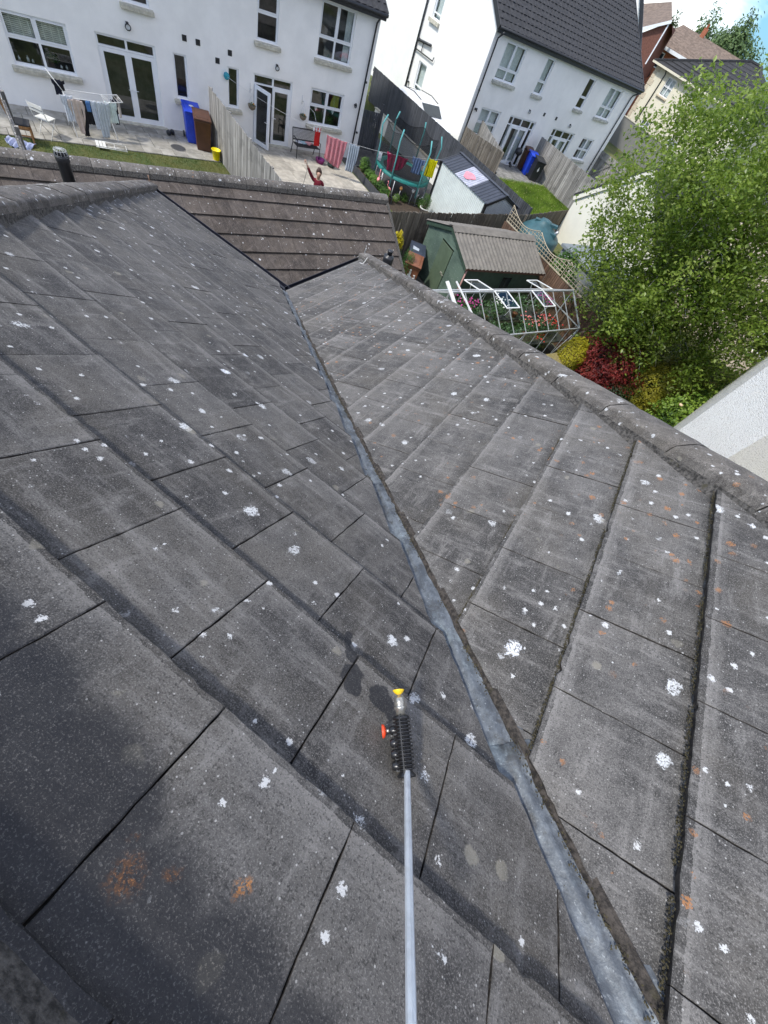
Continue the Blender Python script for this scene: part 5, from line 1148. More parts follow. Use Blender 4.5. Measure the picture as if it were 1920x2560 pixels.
# washing line strung from the wall reel to the metal shed
Lw0 = Vector(u_(4.17, .14)+(1.9,)); Lw1 = Vector((-9.28, 21.10, 1.98))
def lp(t): p = Lw0.lerp(Lw1, t); p.z = 1.9+(1.98-1.9)*t-.62*(1-((t-.52)/.52)**2)*(1 if t < .52 else 1)-(0 if t < .6 else .0); return p
laz = math.degrees(math.atan2(Lw1.y-Lw0.y, Lw1.x-Lw0.x))
wl = MB(); wl.tube([lp(k/40) for k in range(41)], .004, 5); tag(wl.build('washing_line', mat('white_cord', (.75, .75, .75), .7)), 'white washing line strung from the house wall to the metal shed', 'washing line')
G2_ = 'washing on the line'
def online(name, label, cat, t, W, H, m, prof=None, seed=0, da=0, **k): cloth(name, label, cat, lp(t), laz+da, W, H, m, prof, G2_, .03, seed, **k)
online('striped_towel', 'red and white checked towel on the line left of the jeans', 'towel', .485, .88, .98, clothmat('red_check', (.40, .05, .08), (.66, .45, .47)), [(0, -.5, .5), (.5, -.47, .42), (.8, -.50, .36), (.84, -.42, .34), (1, .05, .30)], 41)
MB
online('jeans', 'pale blue grey jeans pegged on the line near the house corner', 'jeans', .57, .46, .98, clothmat('faded_denim', (.33, .38, .44)), [(0, -.5, .5), (.3, -.48, .48), (1, -.5, .25)], 42)
online('crimson_top', 'crimson red garment sagging on the line in front of the trampoline', 'clothing', .785, 1.0, .72, clothmat('crimson_cloth', (.42, .0, .07)), [(0, -.5, .5), (.35, -.40, .42), (.7, -.36, .22), (.75, -.36, -.0), (1, -.34, -.18)], 43)
online('blue_shirt', 'light blue t-shirt on the line between the crimson and yellow pieces', 'clothing', .893, .62, .58, clothmat('light_blue_cloth', (.24, .36, .66)), SHIRT, 44)
online('yellow_towel', 'bright yellow towel on the line next to the metal shed', 'towel', .962, .44, .66, clothmat('yellow_cloth', (.80, .72, .0)), None, 45)
online('peg_bag', 'small white peg bag hanging on the line at the trampoline edge', 'peg bag', .70, .16, .30, clothmat('white_cloth', (.70, .72, .76)), None, 46)

# ------------------------------------------------------------------ trampoline
tx, ty, tr_ = -10.78, 20.78, 1.24
tp = thing('trampoline', (tx, ty, 0), 30, 'round trampoline with teal edge pad, padded net poles and a black safety net', 'trampoline')
Mteal = mat('teal_pad', (.01, .16, .14), .55, .15, 12); Mpole = mat('pale_teal_sleeve', (.10, .36, .36), .6, .15, 20)
MB().lathe([(tr_-.27, .82), (tr_-.27, .86), (tr_-.14, .885), (tr_, .87), (tr_+.05, .84), (tr_+.06, .78), (tr_-.02, .80)], (0, 0, 0), 48).build('edge_pad', Mteal, tp) if False else None
mb = MB(); n = 56; pr = [(tr_-.26, .84), (tr_-.24, .87), (tr_-.12, .885), (tr_+.0, .875), (tr_+.05, .84), (tr_+.055, .77)]; vs = [(r*cos(2*pi*k/n), r*sin(2*pi*k/n), z) for k in range(n) for r, z in pr]; m = len(pr)
mb.add(vs, [(k*m+j, ((k+1) % n)*m+j, ((k+1) % n)*m+j+1, k*m+j+1) for k in range(n) for j in range(m-1)], 0, True); mb.build('edge_pad', Mteal, tp)
mb = MB(); mb.add([((tr_-.22)*cos(2*pi*k/40), (tr_-.22)*sin(2*pi*k/40), .835) for k in range(40)], [tuple(range(40))]); mb.build('jump_mat', mat('black_mat', (.012, .012, .014), .8), tp)
for k in range(4):
    a = pi/4+k*pi/2; b = a+.55; mb = MB(); mb.tube([(tr_*cos(a), tr_*sin(a), .80), (tr_*1.02*cos(a), tr_*1.02*sin(a), .03), (tr_*1.02*cos(b), tr_*1.02*sin(b), .03), (tr_*cos(b), tr_*sin(b), .80)], .02, 6); mb.build('leg', M_galv, tp)
for k in range(6):
    a = .15+k*pi/3; mb = MB(); mb.tube([((tr_+.07)*cos(a), (tr_+.07)*sin(a), .35), ((tr_+.08)*cos(a), (tr_+.08)*sin(a), 1.5), ((tr_+.16)*cos(a), (tr_+.16)*sin(a), 2.1), ((tr_+.02)*cos(a), (tr_+.02)*sin(a), 2.45)], .03, 8); mb.build('net_pole', Mpole, tp)
def net_mat():
    t = NT('safety_net'); t.color((.01, .011, .013)); tr = t.n('ShaderNodeBsdfTransparent'); mx = t.n('ShaderNodeMixShader'); mx.inputs[0].default_value = .52
    t.l(tr.outputs[0], mx.inputs[1]); t.l(t.b.outputs[0], mx.inputs[2]); t.l(mx.outputs[0], t.t.nodes['Material Output'].inputs[0]); return t.m
M_net = net_mat()
mb = MB(); n = 72; vs = []
for k in range(n):
    a = 2*pi*k/n; sag = .16*abs(sin((a-.15)*3)); rr_ = tr_-.04-.10*abs(sin((a-.15)*3))
    for j in range(7): f = j/6; vs.append(((rr_+(.10*(1-f)))*cos(a), (rr_+(.10*(1-f)))*sin(a), .88+(1.42-sag)*f))
mb.add(vs, [(k*7+j, ((k+1) % n)*7+j, ((k+1) % n)*7+j+1, k*7+j+1) for k in range(n) for j in range(6)], 0, True); mb.build('safety_net', M_net, tp)
mb = MB(); mb.tube([vs[k*7+6] for k in range(n)], .012, 5, closed=True); mb.build('net_hem', mat('black_hem', (.012, .012, .014), .8), tp)

# ------------------------------------------------------------------ pale metal shed with dark roof
ms = thing('metal_shed', (-8.72, 21.80, 0), -23, 'pale ribbed metal shed with dark roof and one clear sheet showing a pink patch', 'shed')
Mpm = mat('pale_metal_sheet', (.62, .66, .63), .5, .06, 3, 0, 20, .0, grime=.15); Mdm = mat('anthracite_sheet', (.045, .052, .068), .42, .15, 5); Mdt = mat('black_trim', (.012, .012, .014), .5)
SL, SW, SE, SR = 3.35, .98, 1.93, 2.27
def corr(mb, u0, u1, P, pitch=.10, amp=.018, shape='rib', mi=0, n2=2):
    """corrugated sheet: P(u, t, h) maps along u, across t in 0..1, height h"""
    k = int((u1-u0)/pitch); us = []
    for i in range(k): a = u0+(u1-u0)*i/k; d = (u1-u0)/k; us += ([(a, 0), (a+d*.55, 0), (a+d*.65, 1), (a+d*.85, 1), (a+d*.95, 0)] if shape == 'rib' else [(a+d*j/6, .5-.5*cos(2*pi*j/6)) for j in range(6)])
    us.append((u1, 0)); vs = []
    for u, h in us:
        for j in range(n2): vs.append(P(u, j/(n2-1), h*amp))
    mb.add(vs, [(i*n2+j, i*n2+n2+j, i*n2+n2+j+1, i*n2+j+1) for i in range(len(us)-1) for j in range(n2-1)], mi, shape != 'rib')
mb = MB(); corr(mb, 0, SL, lambda u, t, h: (u, -SW-h, .02+(SE-.04)*t)); corr(mb, 0, SL, lambda u, t, h: (u, SW+h, .02+(SE-.04)*t)); mb.build('side_wall', Mpm, ms)
mb = MB(); top = lambda y: SE+(SR-SE)*(1-abs(y)/SW)-.03
corr(mb, -SW, SW, lambda y, t, h: (SL+h, y, .02+(top(y)-.02)*t)); mb.build('gable_panel', mat('pale_grey_sheet', (.44, .47, .50), .5, .08, 4), ms)
mb = MB(); corr(mb, -SW, SW, lambda y, t, h: (0-h, y, .02+(top(y)-.02)*t)); mb.build('gable_panel', Mpm, ms)
ov = .07; cl0, cl1 = 1.05, 2.15
for s in (-1, 1):
    for a, b, clear in ((-.08, cl0, 0), (cl0, cl1, s < 0), (cl1, SL+.08, 0)):
        mb = MB(); corr(mb, a, b, lambda u, t, h: (u, s*(SW+ov)*(1-t), SE-.02+(SR-SE+.03)*t+h+.02), .165 if not clear else .11, .022)
        if clear:
            sh = mb.build('clear_sheet', mat('hazy_clear_plastic', (.42, .43, .50), .35, .2, 4), ms)
            m2 = MB(); m2.add([(1.55+.30*cos(a_)*(1+.25*sin(3*a_)), -.66+.22*sin(a_), SE+.045+(SR-SE)*(1-(.66-.22*sin(a_))/SW)+.02) for a_ in [2*pi*k/14 for k in range(14)]], [tuple(range(14))]); m2.build('pink_sheet', plastic('pink_plastic', (.80, .25, .30)), ms)
        else: mb.build('roof_sheet', Mdm, ms)
MB().box(-.1, SL+.1, -.09, .09, SR+.035, SR+.055).build('ridge_flashing', Mdm, ms)
for x in (-.02, SL+.02):
    mb = MB(); mb.bar((x, -SW-.1, SE-.08), (x, 0, SR-.03), .05, .13); mb.bar((x, SW+.1, SE-.08), (x, 0, SR-.03), .05, .13); mb.build('barge_trim', Mdt, ms)
for x in (0, SL):
    for s in (-1, 1): MB().box(x-.05, x+.05, s*SW-.05, s*SW+.05, 0, SE-.02).build('corner_trim', Mdt, ms)
mb = MB(); mb.tube([(-.1, SW+.12, SE-.03), (SL+.1, SW+.12, SE-.03)], .045, 8); mb.build('gutter', Mdm, ms)

# ------------------------------------------------------------------ green timber shed
gs = thing('green_shed', (-5.22, 14.82, 0), 61, 'dark green painted timber shed with a corrugated roof and weathered boards', 'shed')
def green_mat():
    t = NT('flaking_green_paint'); n = t.noise(1, 6, .7, t.vscale((10, 10, 60))); b = t.noise(2, 4, .6)
    c = t.mix(t.step(b.outputs[0], .35, .65), (.060, .092, .070), (.095, .140, .105)); c = t.mix(t.math('MULTIPLY', t.step(n.outputs[0], .58, .68), .55), c, (.40, .43, .37)); t.color(c); t.b.inputs['Roughness'].default_value = .6; return t.m
M_green = green_mat(); M_green2 = mat('dark_green_paint', (.035, .062, .042), .55, .2, 8)
GW, GE, GR, GLn = 1.34, 1.76, 2.24, 3.75; zt_ = lambda y: GE+(GR-GE)*(1-abs(y)/GW)
rr = random.Random(4)
for k in range(20): # front shiplap boards, cut by the door and the gable slope
    z0 = .05+k*.112; z1 = z0+.112
    for a, b in ((-GW, -.42), (.36, GW)) if z0 < 1.62 else ((-GW, GW),):
        def lim(z): return GW if z <= GE else GW*(1-(z-GE)/(GR-GE))
        L0, L1 = lim(z0), lim(min(z1, GR-.001))
        if L0 < .05: continue
        a0, b0, a1, b1 = max(a, -L0), min(b, L0), max(a, -L1), min(b, L1)
        if b0-a0 < .03: continue
        b1 = max(b1, a1+.002); y = 0; mb = MB(); zz = min(z1, GR-.001)
        mb.add([(-.022, a0, z0), (-.022, b0, z0), (-.006, b1, zz), (-.006, a1, zz), (.01, a0, z0), (.01, b0, z0), (.01, b1, zz), (.01, a1, zz)], ((0,3,2,1),(4,5,6,7),(0,1,5,4),(1,2,6,5),(2,3,7,6),(3,0,4,7))); mb.build('board', M_green, gs)
for k in range(16): z0 = .05+k*.108; mb = MB(); mb.add([(0, -GW-.02, z0), (GLn, -GW-.02, z0), (GLn, -GW-.005, z0+.108), (0, -GW-.005, z0+.108), (0, -GW+.01, z0), (GLn, -GW+.01, z0), (GLn, -GW+.01, z0+.108), (0, -GW+.01, z0+.108)], ((0,1,2,3),(7,6,5,4),(0,4,5,1),(1,5,6,2),(2,6,7,3),(3,7,4,0))); mb.build('board', M_green2, gs)
mb = MB(); mb.box(0, GLn, GW-.01, GW+.01, 0, GE); mb.add([(GLn, -GW, 0), (GLn, GW, 0), (GLn, GW, GE), (GLn, 0, GR), (GLn, -GW, GE)], [(0, 1, 2, 3, 4)]); mb.build('wall', M_green2, gs)
dr_ = bevel(MB().box(-.035, .0, -.40, .34, .06, 1.68).build('door', mat('green_door_paint', (.085, .118, .075), .5, .12, 4), gs), .006)
mb = MB(); mb.box(-.07, -.035, -.34, -.22, .86, .90); mb.box(-.06, -.03, -.42, -.30, .83, .86); mb.build('latch', mat('pale_metal', (.5, .48, .4), .4, .2, 30, metal=.6), dr_)
wn = MB(); wn.box(1.85, 2.40, -GW-.035, -GW-.02, .92, 1.52); wn_ = wn.build('window', M_green2, gs); MB().box(1.90, 2.35, -GW-.04, -GW-.035, .97, 1.47).build('pane', mat('dark_window_pane', (.015, .02, .02), .12), wn_)
Mcr = mat('aged_cement_sheet', (.175, .158, .135), .75, .18, 5, .15, 60, grime=.3)
for s in (-1, 1):
    mb = MB(); corr(mb, -.14, GLn+.14, lambda u, t, h: (u, s*(GW+.14)*(1-t)-s*.0, GE-.03+(GR-GE+.07)*t+h), .17, .032, 'sine'); mb.build('roof_sheet', Mcr, gs)
mb = MB(); mb.add([(x, y, z) for x in (-.16, GLn+.16) for y, z in ((-.24, GR-.005), (0, GR+.085), (.24, GR-.005))], [(0, 3, 4, 1), (1, 4, 5, 2)]); mb.build('ridge_cap', Mcr, gs)
mb = MB(); k = 10
for s in (-1, 1):
    pts = [(0, GR+.0)]; 
    for i in range(k*4+1): f = i/(k*4); pts.append((s*(GW+.10)*f, GR+.01-(GR-GE+.05)*f-.10-.035*abs(sin(f*k*pi))))
    for i in range(len(pts)-2): mb.add([(-.10, pts[i+1][0], GR+.02-(GR-GE+.05)*(i/(k*4))), (-.10, pts[i+2][0], GR+.02-(GR-GE+.05)*((i+1)/(k*4))), (-.10, pts[i+2][0], pts[i+2][1]), (-.10, pts[i+1][0], pts[i+1][1])], [(0, 1, 2, 3)])
mb.build('bargeboard', M_green2, gs)
MB().box(-.12, GLn+.12, -GW-.12, -GW-.09, GE-.10, GE-.02).build('fascia', mat('red_brown_timber', (.10, .045, .03), .7, .2, 9), gs)
MB().tube([(-.02, -GW-.07, GE-.1), (-.02, -GW-.07, .1)], .03, 8).build('downpipe', mat('dusty_pink_pipe', (.36, .20, .17), .5), gs)
MB

# ------------------------------------------------------------------ greenhouse
gh = thing('greenhouse', (-3.42, 11.45, 0), 64, 'white framed greenhouse with propped open roof vents, full of flowering plants', 'greenhouse')
Mal = mat('pale_aluminium', (.50, .52, .53), .4, .12, 10, metal=.3); HL, HW, HE, HR = 6.0, 1.15, 1.32, 2.02; nb = 10
mb = MB()
for s in (-1, 1):
    mb.bar((0, s*HW, HE), (HL, s*HW, HE), .035, .04); mb.bar((0, s*HW, .12), (HL, s*HW, .12), .05, .05)
mb.bar((0, 0, HR), (HL, 0, HR), .045, .05)
for x in (0, HL):
    for s in (-1, 1): mb.bar((x, s*HW, 0), (x, s*HW, HE), .04, .04); mb.bar((x, s*HW, HE), (x, 0, HR), .045, .045)
    mb.bar((x, 0, .1), (x, 0, HR), .03, .03); mb.bar((x, -HW, HE), (x, HW, HE), .03, .03)
mb.bar((0, -HW, .12), (HL*.0+.01, -HW, HE), .03, .03)
for k in (0, 4, 9): mb.bar((k*.6, -HW, .15), ((k+1)*.6, -HW, HE), .018, .018); mb.bar((k*.6, HW, .15), ((k+1)*.6, HW, HE), .018, .018)
mb.build('frame', Mal, gh)
for s in (-1, 1):
    for k in range(1, nb): x = HL*k/nb; mb = MB(); mb.bar((x, s*HW, HE), (x, 0, HR), .018, .024); mb.bar((x, s*HW, .12), (x, s*HW, HE), .016, .02); mb.build('glazing_bar', Mal, gh)
vents_ = {(-1, 3), (-1, 6), (1, 2), (1, 7)}
gg = (HR-HE)/HW
for s in (-1, 1):
    for k in range(nb):
        a = HL*k/nb+.012; b = HL*(k+1)/nb-.012; y1 = .03 if (s, k) not in vents_ else HW*.52
        MB().add([(a, s*HW, HE+.012), (b, s*HW, HE+.012), (b, s*y1, HR-gg*y1+.012), (a, s*y1, HR-gg*y1+.012)], [(0, 1, 2, 3)]).build('roof_pane', M_ghglass, gh)
        MB().add([(a, s*HW, .15), (b, s*HW, .15), (b, s*HW, HE-.02), (a, s*HW, HE-.02)], [(0, 1, 2, 3)]).build('side_pane', M_ghglass, gh)
        if (s, k) in vents_:
            ang = rad(12 if s > 0 else 4); L = HW*.56*1.17; dy, dz = cos(ang), -sin(ang)
            P = lambda u, t, h=.0: (u, s*(.03+L*t*dy)-0, HR+.04+L*t*dz+h); e = .035; fr = MB()
            for p, q in (((a-.01, 0), (b+.01, 0)), ((a-.01, 1), (b+.01, 1)), ((a, 0), (a, 1)), ((b, 0), (b, 1))): fr.bar(P(*p), P(*q), .034, .022)
            f_ = fr.build('roof_vent', Mwt, gh); MB().add([P(a, 0), P(b, 0), P(b, 1), P(a, 1)], [(0, 1, 2, 3)]).build('pane', M_ghglass, f_)
            m2 = MB(); m2.bar(P((a+b)/2, .95), ((a+b)/2, s*HW*.55, HR-gg*HW*.55), .012, .012); m2.build('vent_stay', Mal, f_)
mb = MB(); mb.bar((-.05, -1.22, 1.62), (-.25, .05, 2.32), .12, .03); mb.bar((.60, -1.22, 1.62), (.1, .05, 2.32), .05, .03); mb.bar((.02, -1.2, 1.3), (-.2, .05, 2.3), .02, .02); mb.build('propped_sash', Mwt, gh)
M_stg = mat('dark_staging', (.05, .055, .045), .9, .4, 12); MB().box(.1, HL-.1, -HW+.10, -.25, .68, .72).build('staging', M_stg, gh); MB().box(.1, HL-.1, .30, HW-.1, .68, .72).build('staging', M_stg, gh)
MB().box(.05, HL-.05, -HW+.03, HW-.03, .0, .03).build('floor', mat('greenhouse_floor', (.06, .055, .04), .95, .4, 9), gh)
M_gl = leaf_material('greenhouse_leaf', [(.02, .05, .015), (.05, .11, .03), (.09, .19, .05), (.20, .30, .18)])
M_pink = mat('pink_petal', (.60, .06, .30), .6, .25, 30); M_redp = mat('red_petal', (.62, .03, .02), .6, .2, 30); M_coral = mat('coral_petal', (.75, .20, .18), .6, .2, 30); M_wh = mat('white_petal', (.75, .74, .70), .6, .1, 30)
a_ = rad(64); ghw = lambda u, y, z: (-3.42+cos(a_)*u-sin(a_)*y, 11.45+sin(a_)*u+cos(a_)*y, z)
rr = random.Random(17)
def pot_plant(loc, r, h, label, fm, nfl, n=130, grp='potted plants in the greenhouse', seed=0, leaf=M_gl, sz=.085):
    t = thing('potted_plant', loc, 0, label, 'potted plant', grp)
    MB().lathe([(.07, 0), (.10, .14), (.11, .14), (.11, .17), (.09, .17)], (0, 0, 0), 12).build('pot', mat('terracotta', (.32, .12, .06), .85, .15, 12), t)
    leaf_cloud('foliage', ball(0, 0, .17+h*.5, r, r, h*.5, .35, .35, seed), n, sz, leaf, t, seed=seed)
    if fm:
        mb = MB(); r3 = random.Random(seed)
        for k in range(nfl): a = r3.random()*6.28; q = r*r3.uniform(.2, 1.0); mb.lathe([(.012, -.012), (.034, 0), (.02, .02)], (q*cos(a), q*sin(a), .17+h*(.75+.35*r3.random())), 6)
        mb.build('flowers', fm, t)
    return t
fl_specs = [(.45, -.7, M_wh, 'cream flowered plant by the open end of the greenhouse'), (1.0, -.62, M_redp, 'small red flowered plant second from the open end of the greenhouse'), (1.5, .6, M_pink, 'magenta flowered plant near the greenhouse ridge, towards its open end'), (2.0, .7, M_pink, 'tall magenta plant behind the first open roof vent'), (2.2, -.6, None, 'grey green leafy plant below the first open vent'), (2.9, -.75, None, 'pale leafy plant between the two front vents'),
    (3.2, .5, M_wh, 'white flowered plant near the ridge between the vents'), (3.7, -.7, M_coral, 'coral pink plant below the second open vent'), (4.2, .5, None, 'dark leafed plant behind the second open vent'), (4.5, -.65, M_coral, 'pink flowered plant right of the second open vent'), (5.1, -.6, M_redp, 'orange red plant near the birch end of the greenhouse'), (5.4, .5, M_pink, 'magenta plant at the far birch end of the greenhouse'), (2.6, .4, None, 'tall green plant in the middle of the greenhouse')]
for i, (u, y, fm, lb) in enumerate(fl_specs): pot_plant(ghw(u, y*.9, .72), rr.uniform(.32, .42), rr.uniform(.45, .70)*(1 if abs(y) < .6 else .75), lb, fm, 26, 420, seed=50+i)
for i, (u, y, fm, lb) in enumerate([(3.05, -.72, M_redp, 'red geranium low on the greenhouse floor by the side glass'), (2.2, -.85, None, 'bushy green plant low behind the side glass'), (3.9, -.85, None, 'low fern behind the side glass near the birch'), (4.6, -.8, M_redp, 'low red flowered plant by the side glass near the birch')]): pot_plant(ghw(u, y, .04), .30, .62, lb, fm, 22, 380, seed=80+i)
cf = thing('timber_cold_frame', ghw(4.1, -1.75, 0), 64, 'yellowish timber slatted cold frame standing against the greenhouse side', 'cold frame')
M_yt = wood_material('yellow_timber', (.20, .16, .06), (.32, .27, .12), .1)
for k in range(4): MB().box(-1.1, 1.1, -.34, -.31, .05+k*.12, .15+k*.12).build('slat', M_yt, cf)
for x in (-1.1, -.35, .35, 1.1): MB().box(x-.03, x+.03, -.37, -.34, 0, .55).build('post', M_yt, cf)
MB().add([(-1.1, -.34, .53), (1.1, -.34, .53), (1.1, .25, .62), (-1.1, .25, .62)], [(0, 1, 2, 3)]).build('lid', M_yt, cf)

# ------------------------------------------------------------------ tank, garages, low sheds
tk = thing('oil_tank', (-3.82, 21.95, 0), 20, 'round teal green plastic oil tank with a domed top', 'oil tank'); Mtk = plastic('tank_green', (.035, .10, .115), .5)
mb = MB(); mb.lathe([(.92, .15), (.96, .2), (.96, 1.45), (.90, 1.52), (.55, 1.78), (.28, 1.92), (.26, 1.98), (.1, 2.0)], (0, 0, 0), 36); mb.build('tank_body', Mtk, tk)
mb = MB(); mb.bar((-.5, .0, 1.85), (.55, -.1, 1.95), .24, .10); mb.build('lid_hinge', Mtk, tk); bevel(MB().box(.25, .62, -.5, -.2, 1.60, 1.78).build('fill_box', Mtk, tk), .03); MB().tube([(.55, -.35, 1.75), (.62, -.42, 1.9)], .06, 8).build('gauge', M_galv, tk)
MB().box(-.9, .9, -.9, .9, 0, .16).build('base', M_stone, tk)
cg = thing('cream_garage', (-3.64, 24.75, 0), -25, 'cream rendered gabled outbuilding behind the birch tree', 'outbuilding')
mb = MB(); W = 5.2; D_ = 7.0; ez = 2.62; rzz = 4.8
mb.add([(0, 0, 0), (W, 0, 0), (W, 0, ez), (W/2, 0, rzz), (0, 0, ez)], [(0, 1, 2, 3, 4)]); mb.add([(0, D_, 0), (W, D_, 0), (W, D_, ez), (W/2, D_, rzz), (0, D_, ez)], [(4, 3, 2, 1, 0)]); mb.add([(0, 0, 0), (0, D_, 0), (0, D_, ez), (0, 0, ez)], [(3, 2, 1, 0)]); mb.add([(W, 0, 0), (W, D_, 0), (W, D_, ez), (W, 0, ez)], [(0, 1, 2, 3)])
mb.build('wall', M_creamB, cg)
mb = MB(); 
for s in (0, 1):
    x0 = -.15 if s == 0 else W+.15; mb.add([(x0, -.1, ez-.02), (W/2, -.1, rzz+.06), (W/2, D_, rzz+.06), (x0, D_, ez-.02), (x0, -.1, ez+.08), (W/2, -.1, rzz+.16), (W/2, D_, rzz+.16), (x0, D_, ez+.08)], ((0,1,2,3),(7,6,5,4),(0,4,5,1),(3,2,6,7)))
mb.build('roof', M_darkroof, cg); mb = MB(); mb.bar((-.1, -.06, ez-.08), (W/2, -.06, rzz-.02), .04, .18); mb.bar((W+.1, -.06, ez-.08), (W/2, -.06, rzz-.02), .04, .18); mb.build('bargeboard', M_creamB, cg)
fs_ = thing('flat_roofed_store', (-2.35, 20.2, 0), -27, 'low grey store with a flat felt roof between the trellis and the cream outbuilding', 'store')
MB().box(0, 2.4, 0, 2.6, 0, 2.0).build('wall', render_material('grey_render', (.22, .24, .25), .2), fs_); MB().box(-.1, 2.5, -.1, 2.7, 2.0, 2.1).build('roof', mat('grey_felt', (.20, .225, .235), .85, .12, 4, .2), fs_)
MB().box(.4, 1.1, -.03, 0, .1, 1.9).build('door', M_upvc, fs_)

# ------------------------------------------------------------------ pebble dashed neighbour at the right edge
pd = thing('pebble_dashed_house', (2.90, 8.50, 0), 0, 'pale pebble dashed house wall close on the right side', 'house')
c1_, c2_ = Vector((0, 0, 0)), Vector((.44, -1.23, 0)); c3_ = c2_+Vector((.94, .34, 0))*11; c4_ = c3_+Vector((-.34, .94, 0))*9; c5_ = c1_+Vector((.94, .34, 0))*6+Vector((-.34, .94, 0))*8
mb = MB(); zt__ = 8.2
mb.add([(c1_.x, c1_.y, 0), (c2_.x, c2_.y, 0), (c2_.x, c2_.y, zt__), (c1_.x, c1_.y, zt__)], [(0, 1, 2, 3)]); mb.build('wall', M_dash, pd)
M_dash2 = render_material('cream_pebble_dash', (.90, .86, .76), .05, dash=True)
mb = MB(); pts = [c2_, c3_, c4_, c5_, c1_]
for a, b in zip(pts, pts[1:]): mb.add([(a.x, a.y, 0), (b.x, b.y, 0), (b.x, b.y, zt__), (a.x, a.y, zt__)], [(0, 1, 2, 3)])
mb.build('wall', M_dash2, pd)
mb = MB(); pts = [c1_+Vector((-.3, -.1, 0)), c2_+Vector((-.1, -.35, 0)), c3_+Vector((.3, -.3, 0)), c4_+Vector((.3, .3, 0)), c5_+Vector((-.3, .3, 0))]; mid = sum(pts, Vector())/5
mb.add([(p.x, p.y, zt__) for p in pts]+[(mid.x, mid.y, zt__+2.8)], [(i, (i+1) % 5, 5) for i in range(5)]+[(4, 3, 2, 1, 0)]); mb.build('roof', M_darkroof, pd)

# ------------------------------------------------------------------ shrubs and trees
def shrub(name, loc, label, cat, r, n, size, cols, seed, stem=True, asp=.5, droop=0, upb=.3, lump=.3, shell=.55, lumps=None, group=None, zc=None, mtrans=.3):
    t = thing(name, (loc[0], loc[1], loc[2] if len(loc) > 2 else 0), 0, label, cat, group); zc = zc or r[2]
    m = leaf_material(name+'_leaf_%d' % seed, cols, .55, mtrans); S = lumps or [(0, 0, zc, r[0], r[1], r[2])]
    fns = [ball(*s, shell, lump, seed+i) for i, s in enumerate(S)]; wt = [s[3]*s[4]+s[3]*s[5] for s in S]; tot = sum(wt)
    def cf_(rr):
        x = rr.random()*tot
        for f, w_ in zip(fns, wt):
            x -= w_
            if x <= 0: return f(rr)
        return fns[-1](rr)
    tone = lambda p, rr: min(1, max(0, .5+.8*noise.noise(p*1.7+Vector((seed, 0, 0)))+rr.gauss(0, .17)))
    leaf_cloud('foliage', cf_, n, size, m, t, asp, droop, seed, tone, upb=upb)
    if stem:
        mb = MB()
        for k in range(4): a = k*1.6+seed; mb.tube([(.05*cos(a), .05*sin(a), 0), (r[0]*.25*cos(a), r[1]*.25*sin(a), zc*.6), (r[0]*.5*cos(a), r[1]*.5*sin(a), zc*1.1)], [.035, .025, .01], 6)
        mb.build('stems', mat('shrub_bark', (.08, .06, .04), .9, .3, 20), t)
    return t
shrub('golden_conifer', (.62, 15.50), 'small egg shaped golden conifer beside the greenhouse', 'shrub', (.50, .50, .72), 5200, .075, [(.09, .09, .0), (.24, .22, .0), (.38, .34, .01), (.48, .44, .03)], 3, asp=.35, upb=.9, lump=.12, shell=.8)
shrub('red_photinia', (1.95, 16.25), 'dense crimson leaved shrub below the birch', 'shrub', (1.28, 1.2, .95), 12000, .105, [(.03, .005, .007), (.10, .010, .012), (.21, .018, .018), (.32, .04, .03), (.14, .05, .03)], 5, asp=.33, lump=.4, upb=.6)
shrub('golden_hedge', (4.05, 16.9), 'broad olive gold conifer shrub between the red shrub and the pebble dashed wall', 'shrub', (1.5, 1.5, 1.05), 36000, .08, [(.04, .05, .004), (.12, .13, .005), (.24, .22, .008), (.34, .31, .02)], 7, asp=.3, lump=.3, upb=.5, lumps=[(-.3, -.5, .95, 1.25, 1.2, .95), (.6, .8, 1.2, 1.3, 1.2, .9)])
rs_ = shrub('rose_bush', (4.75, 14.6), 'fresh green leafy rose bush with a few pale blooms by the pebble dashed wall', 'shrub', (1.0, 1.0, 1.1), 11000, .10, [(.03, .07, .01), (.09, .17, .015), (.18, .28, .03), (.28, .38, .06)], 9, asp=.6, lump=.5, shell=.35, zc=1.3, lumps=[(0, 0, 1.4, .95, .8, .9), (.9, 1.6, 1.7, .9, .9, .8), (-.4, -.5, .8, .7, .6, .6)])
for k, (x, y, z) in enumerate(((-.55, -.45, 2.0), (.5, .6, 2.25), (.2, -.5, 1.8))): MB().lathe([(.02, -.02), (.06, .0), (.065, .03), (.02, .05)], (x, y, z), 10).build('bloom', M_wh if k else mat('peach_petal', (.72, .52, .34), .6), rs_)
shrub('dark_shrub', (2.75, 15.5), 'dark green shrub squeezed between the red shrub and the golden one', 'shrub', (.55, .55, .5), 1800, .07, [(.012, .03, .01), (.03, .06, .02), (.06, .10, .03)], 11)
shrub('yellow_green_shrub', (-6.42, 13.35), 'upright shrub with bright yellow tips beside the dark wheelie bin', 'shrub', (.24, .24, .5), 1500, .10, [(.35, .30, .0), (.60, .50, .01), (.75, .62, .03)], 13, asp=.3, upb=1.2, zc=1.35, lumps=[(0, 0, 1.42, .20, .20, .36)])
shrub('green_conifer', (-6.2, 13.5), 'pair of bright green upright conifer clumps behind the faded brown bin', 'shrub', (.34, .34, .7), 2600, .06, [(.015, .06, .008), (.04, .13, .015), (.09, .22, .03)], 15, asp=.35, upb=.8, zc=.8, lumps=[(-.14, -.12, .8, .22, .22, .62), (.22, .18, .8, .25, .25, .58)])
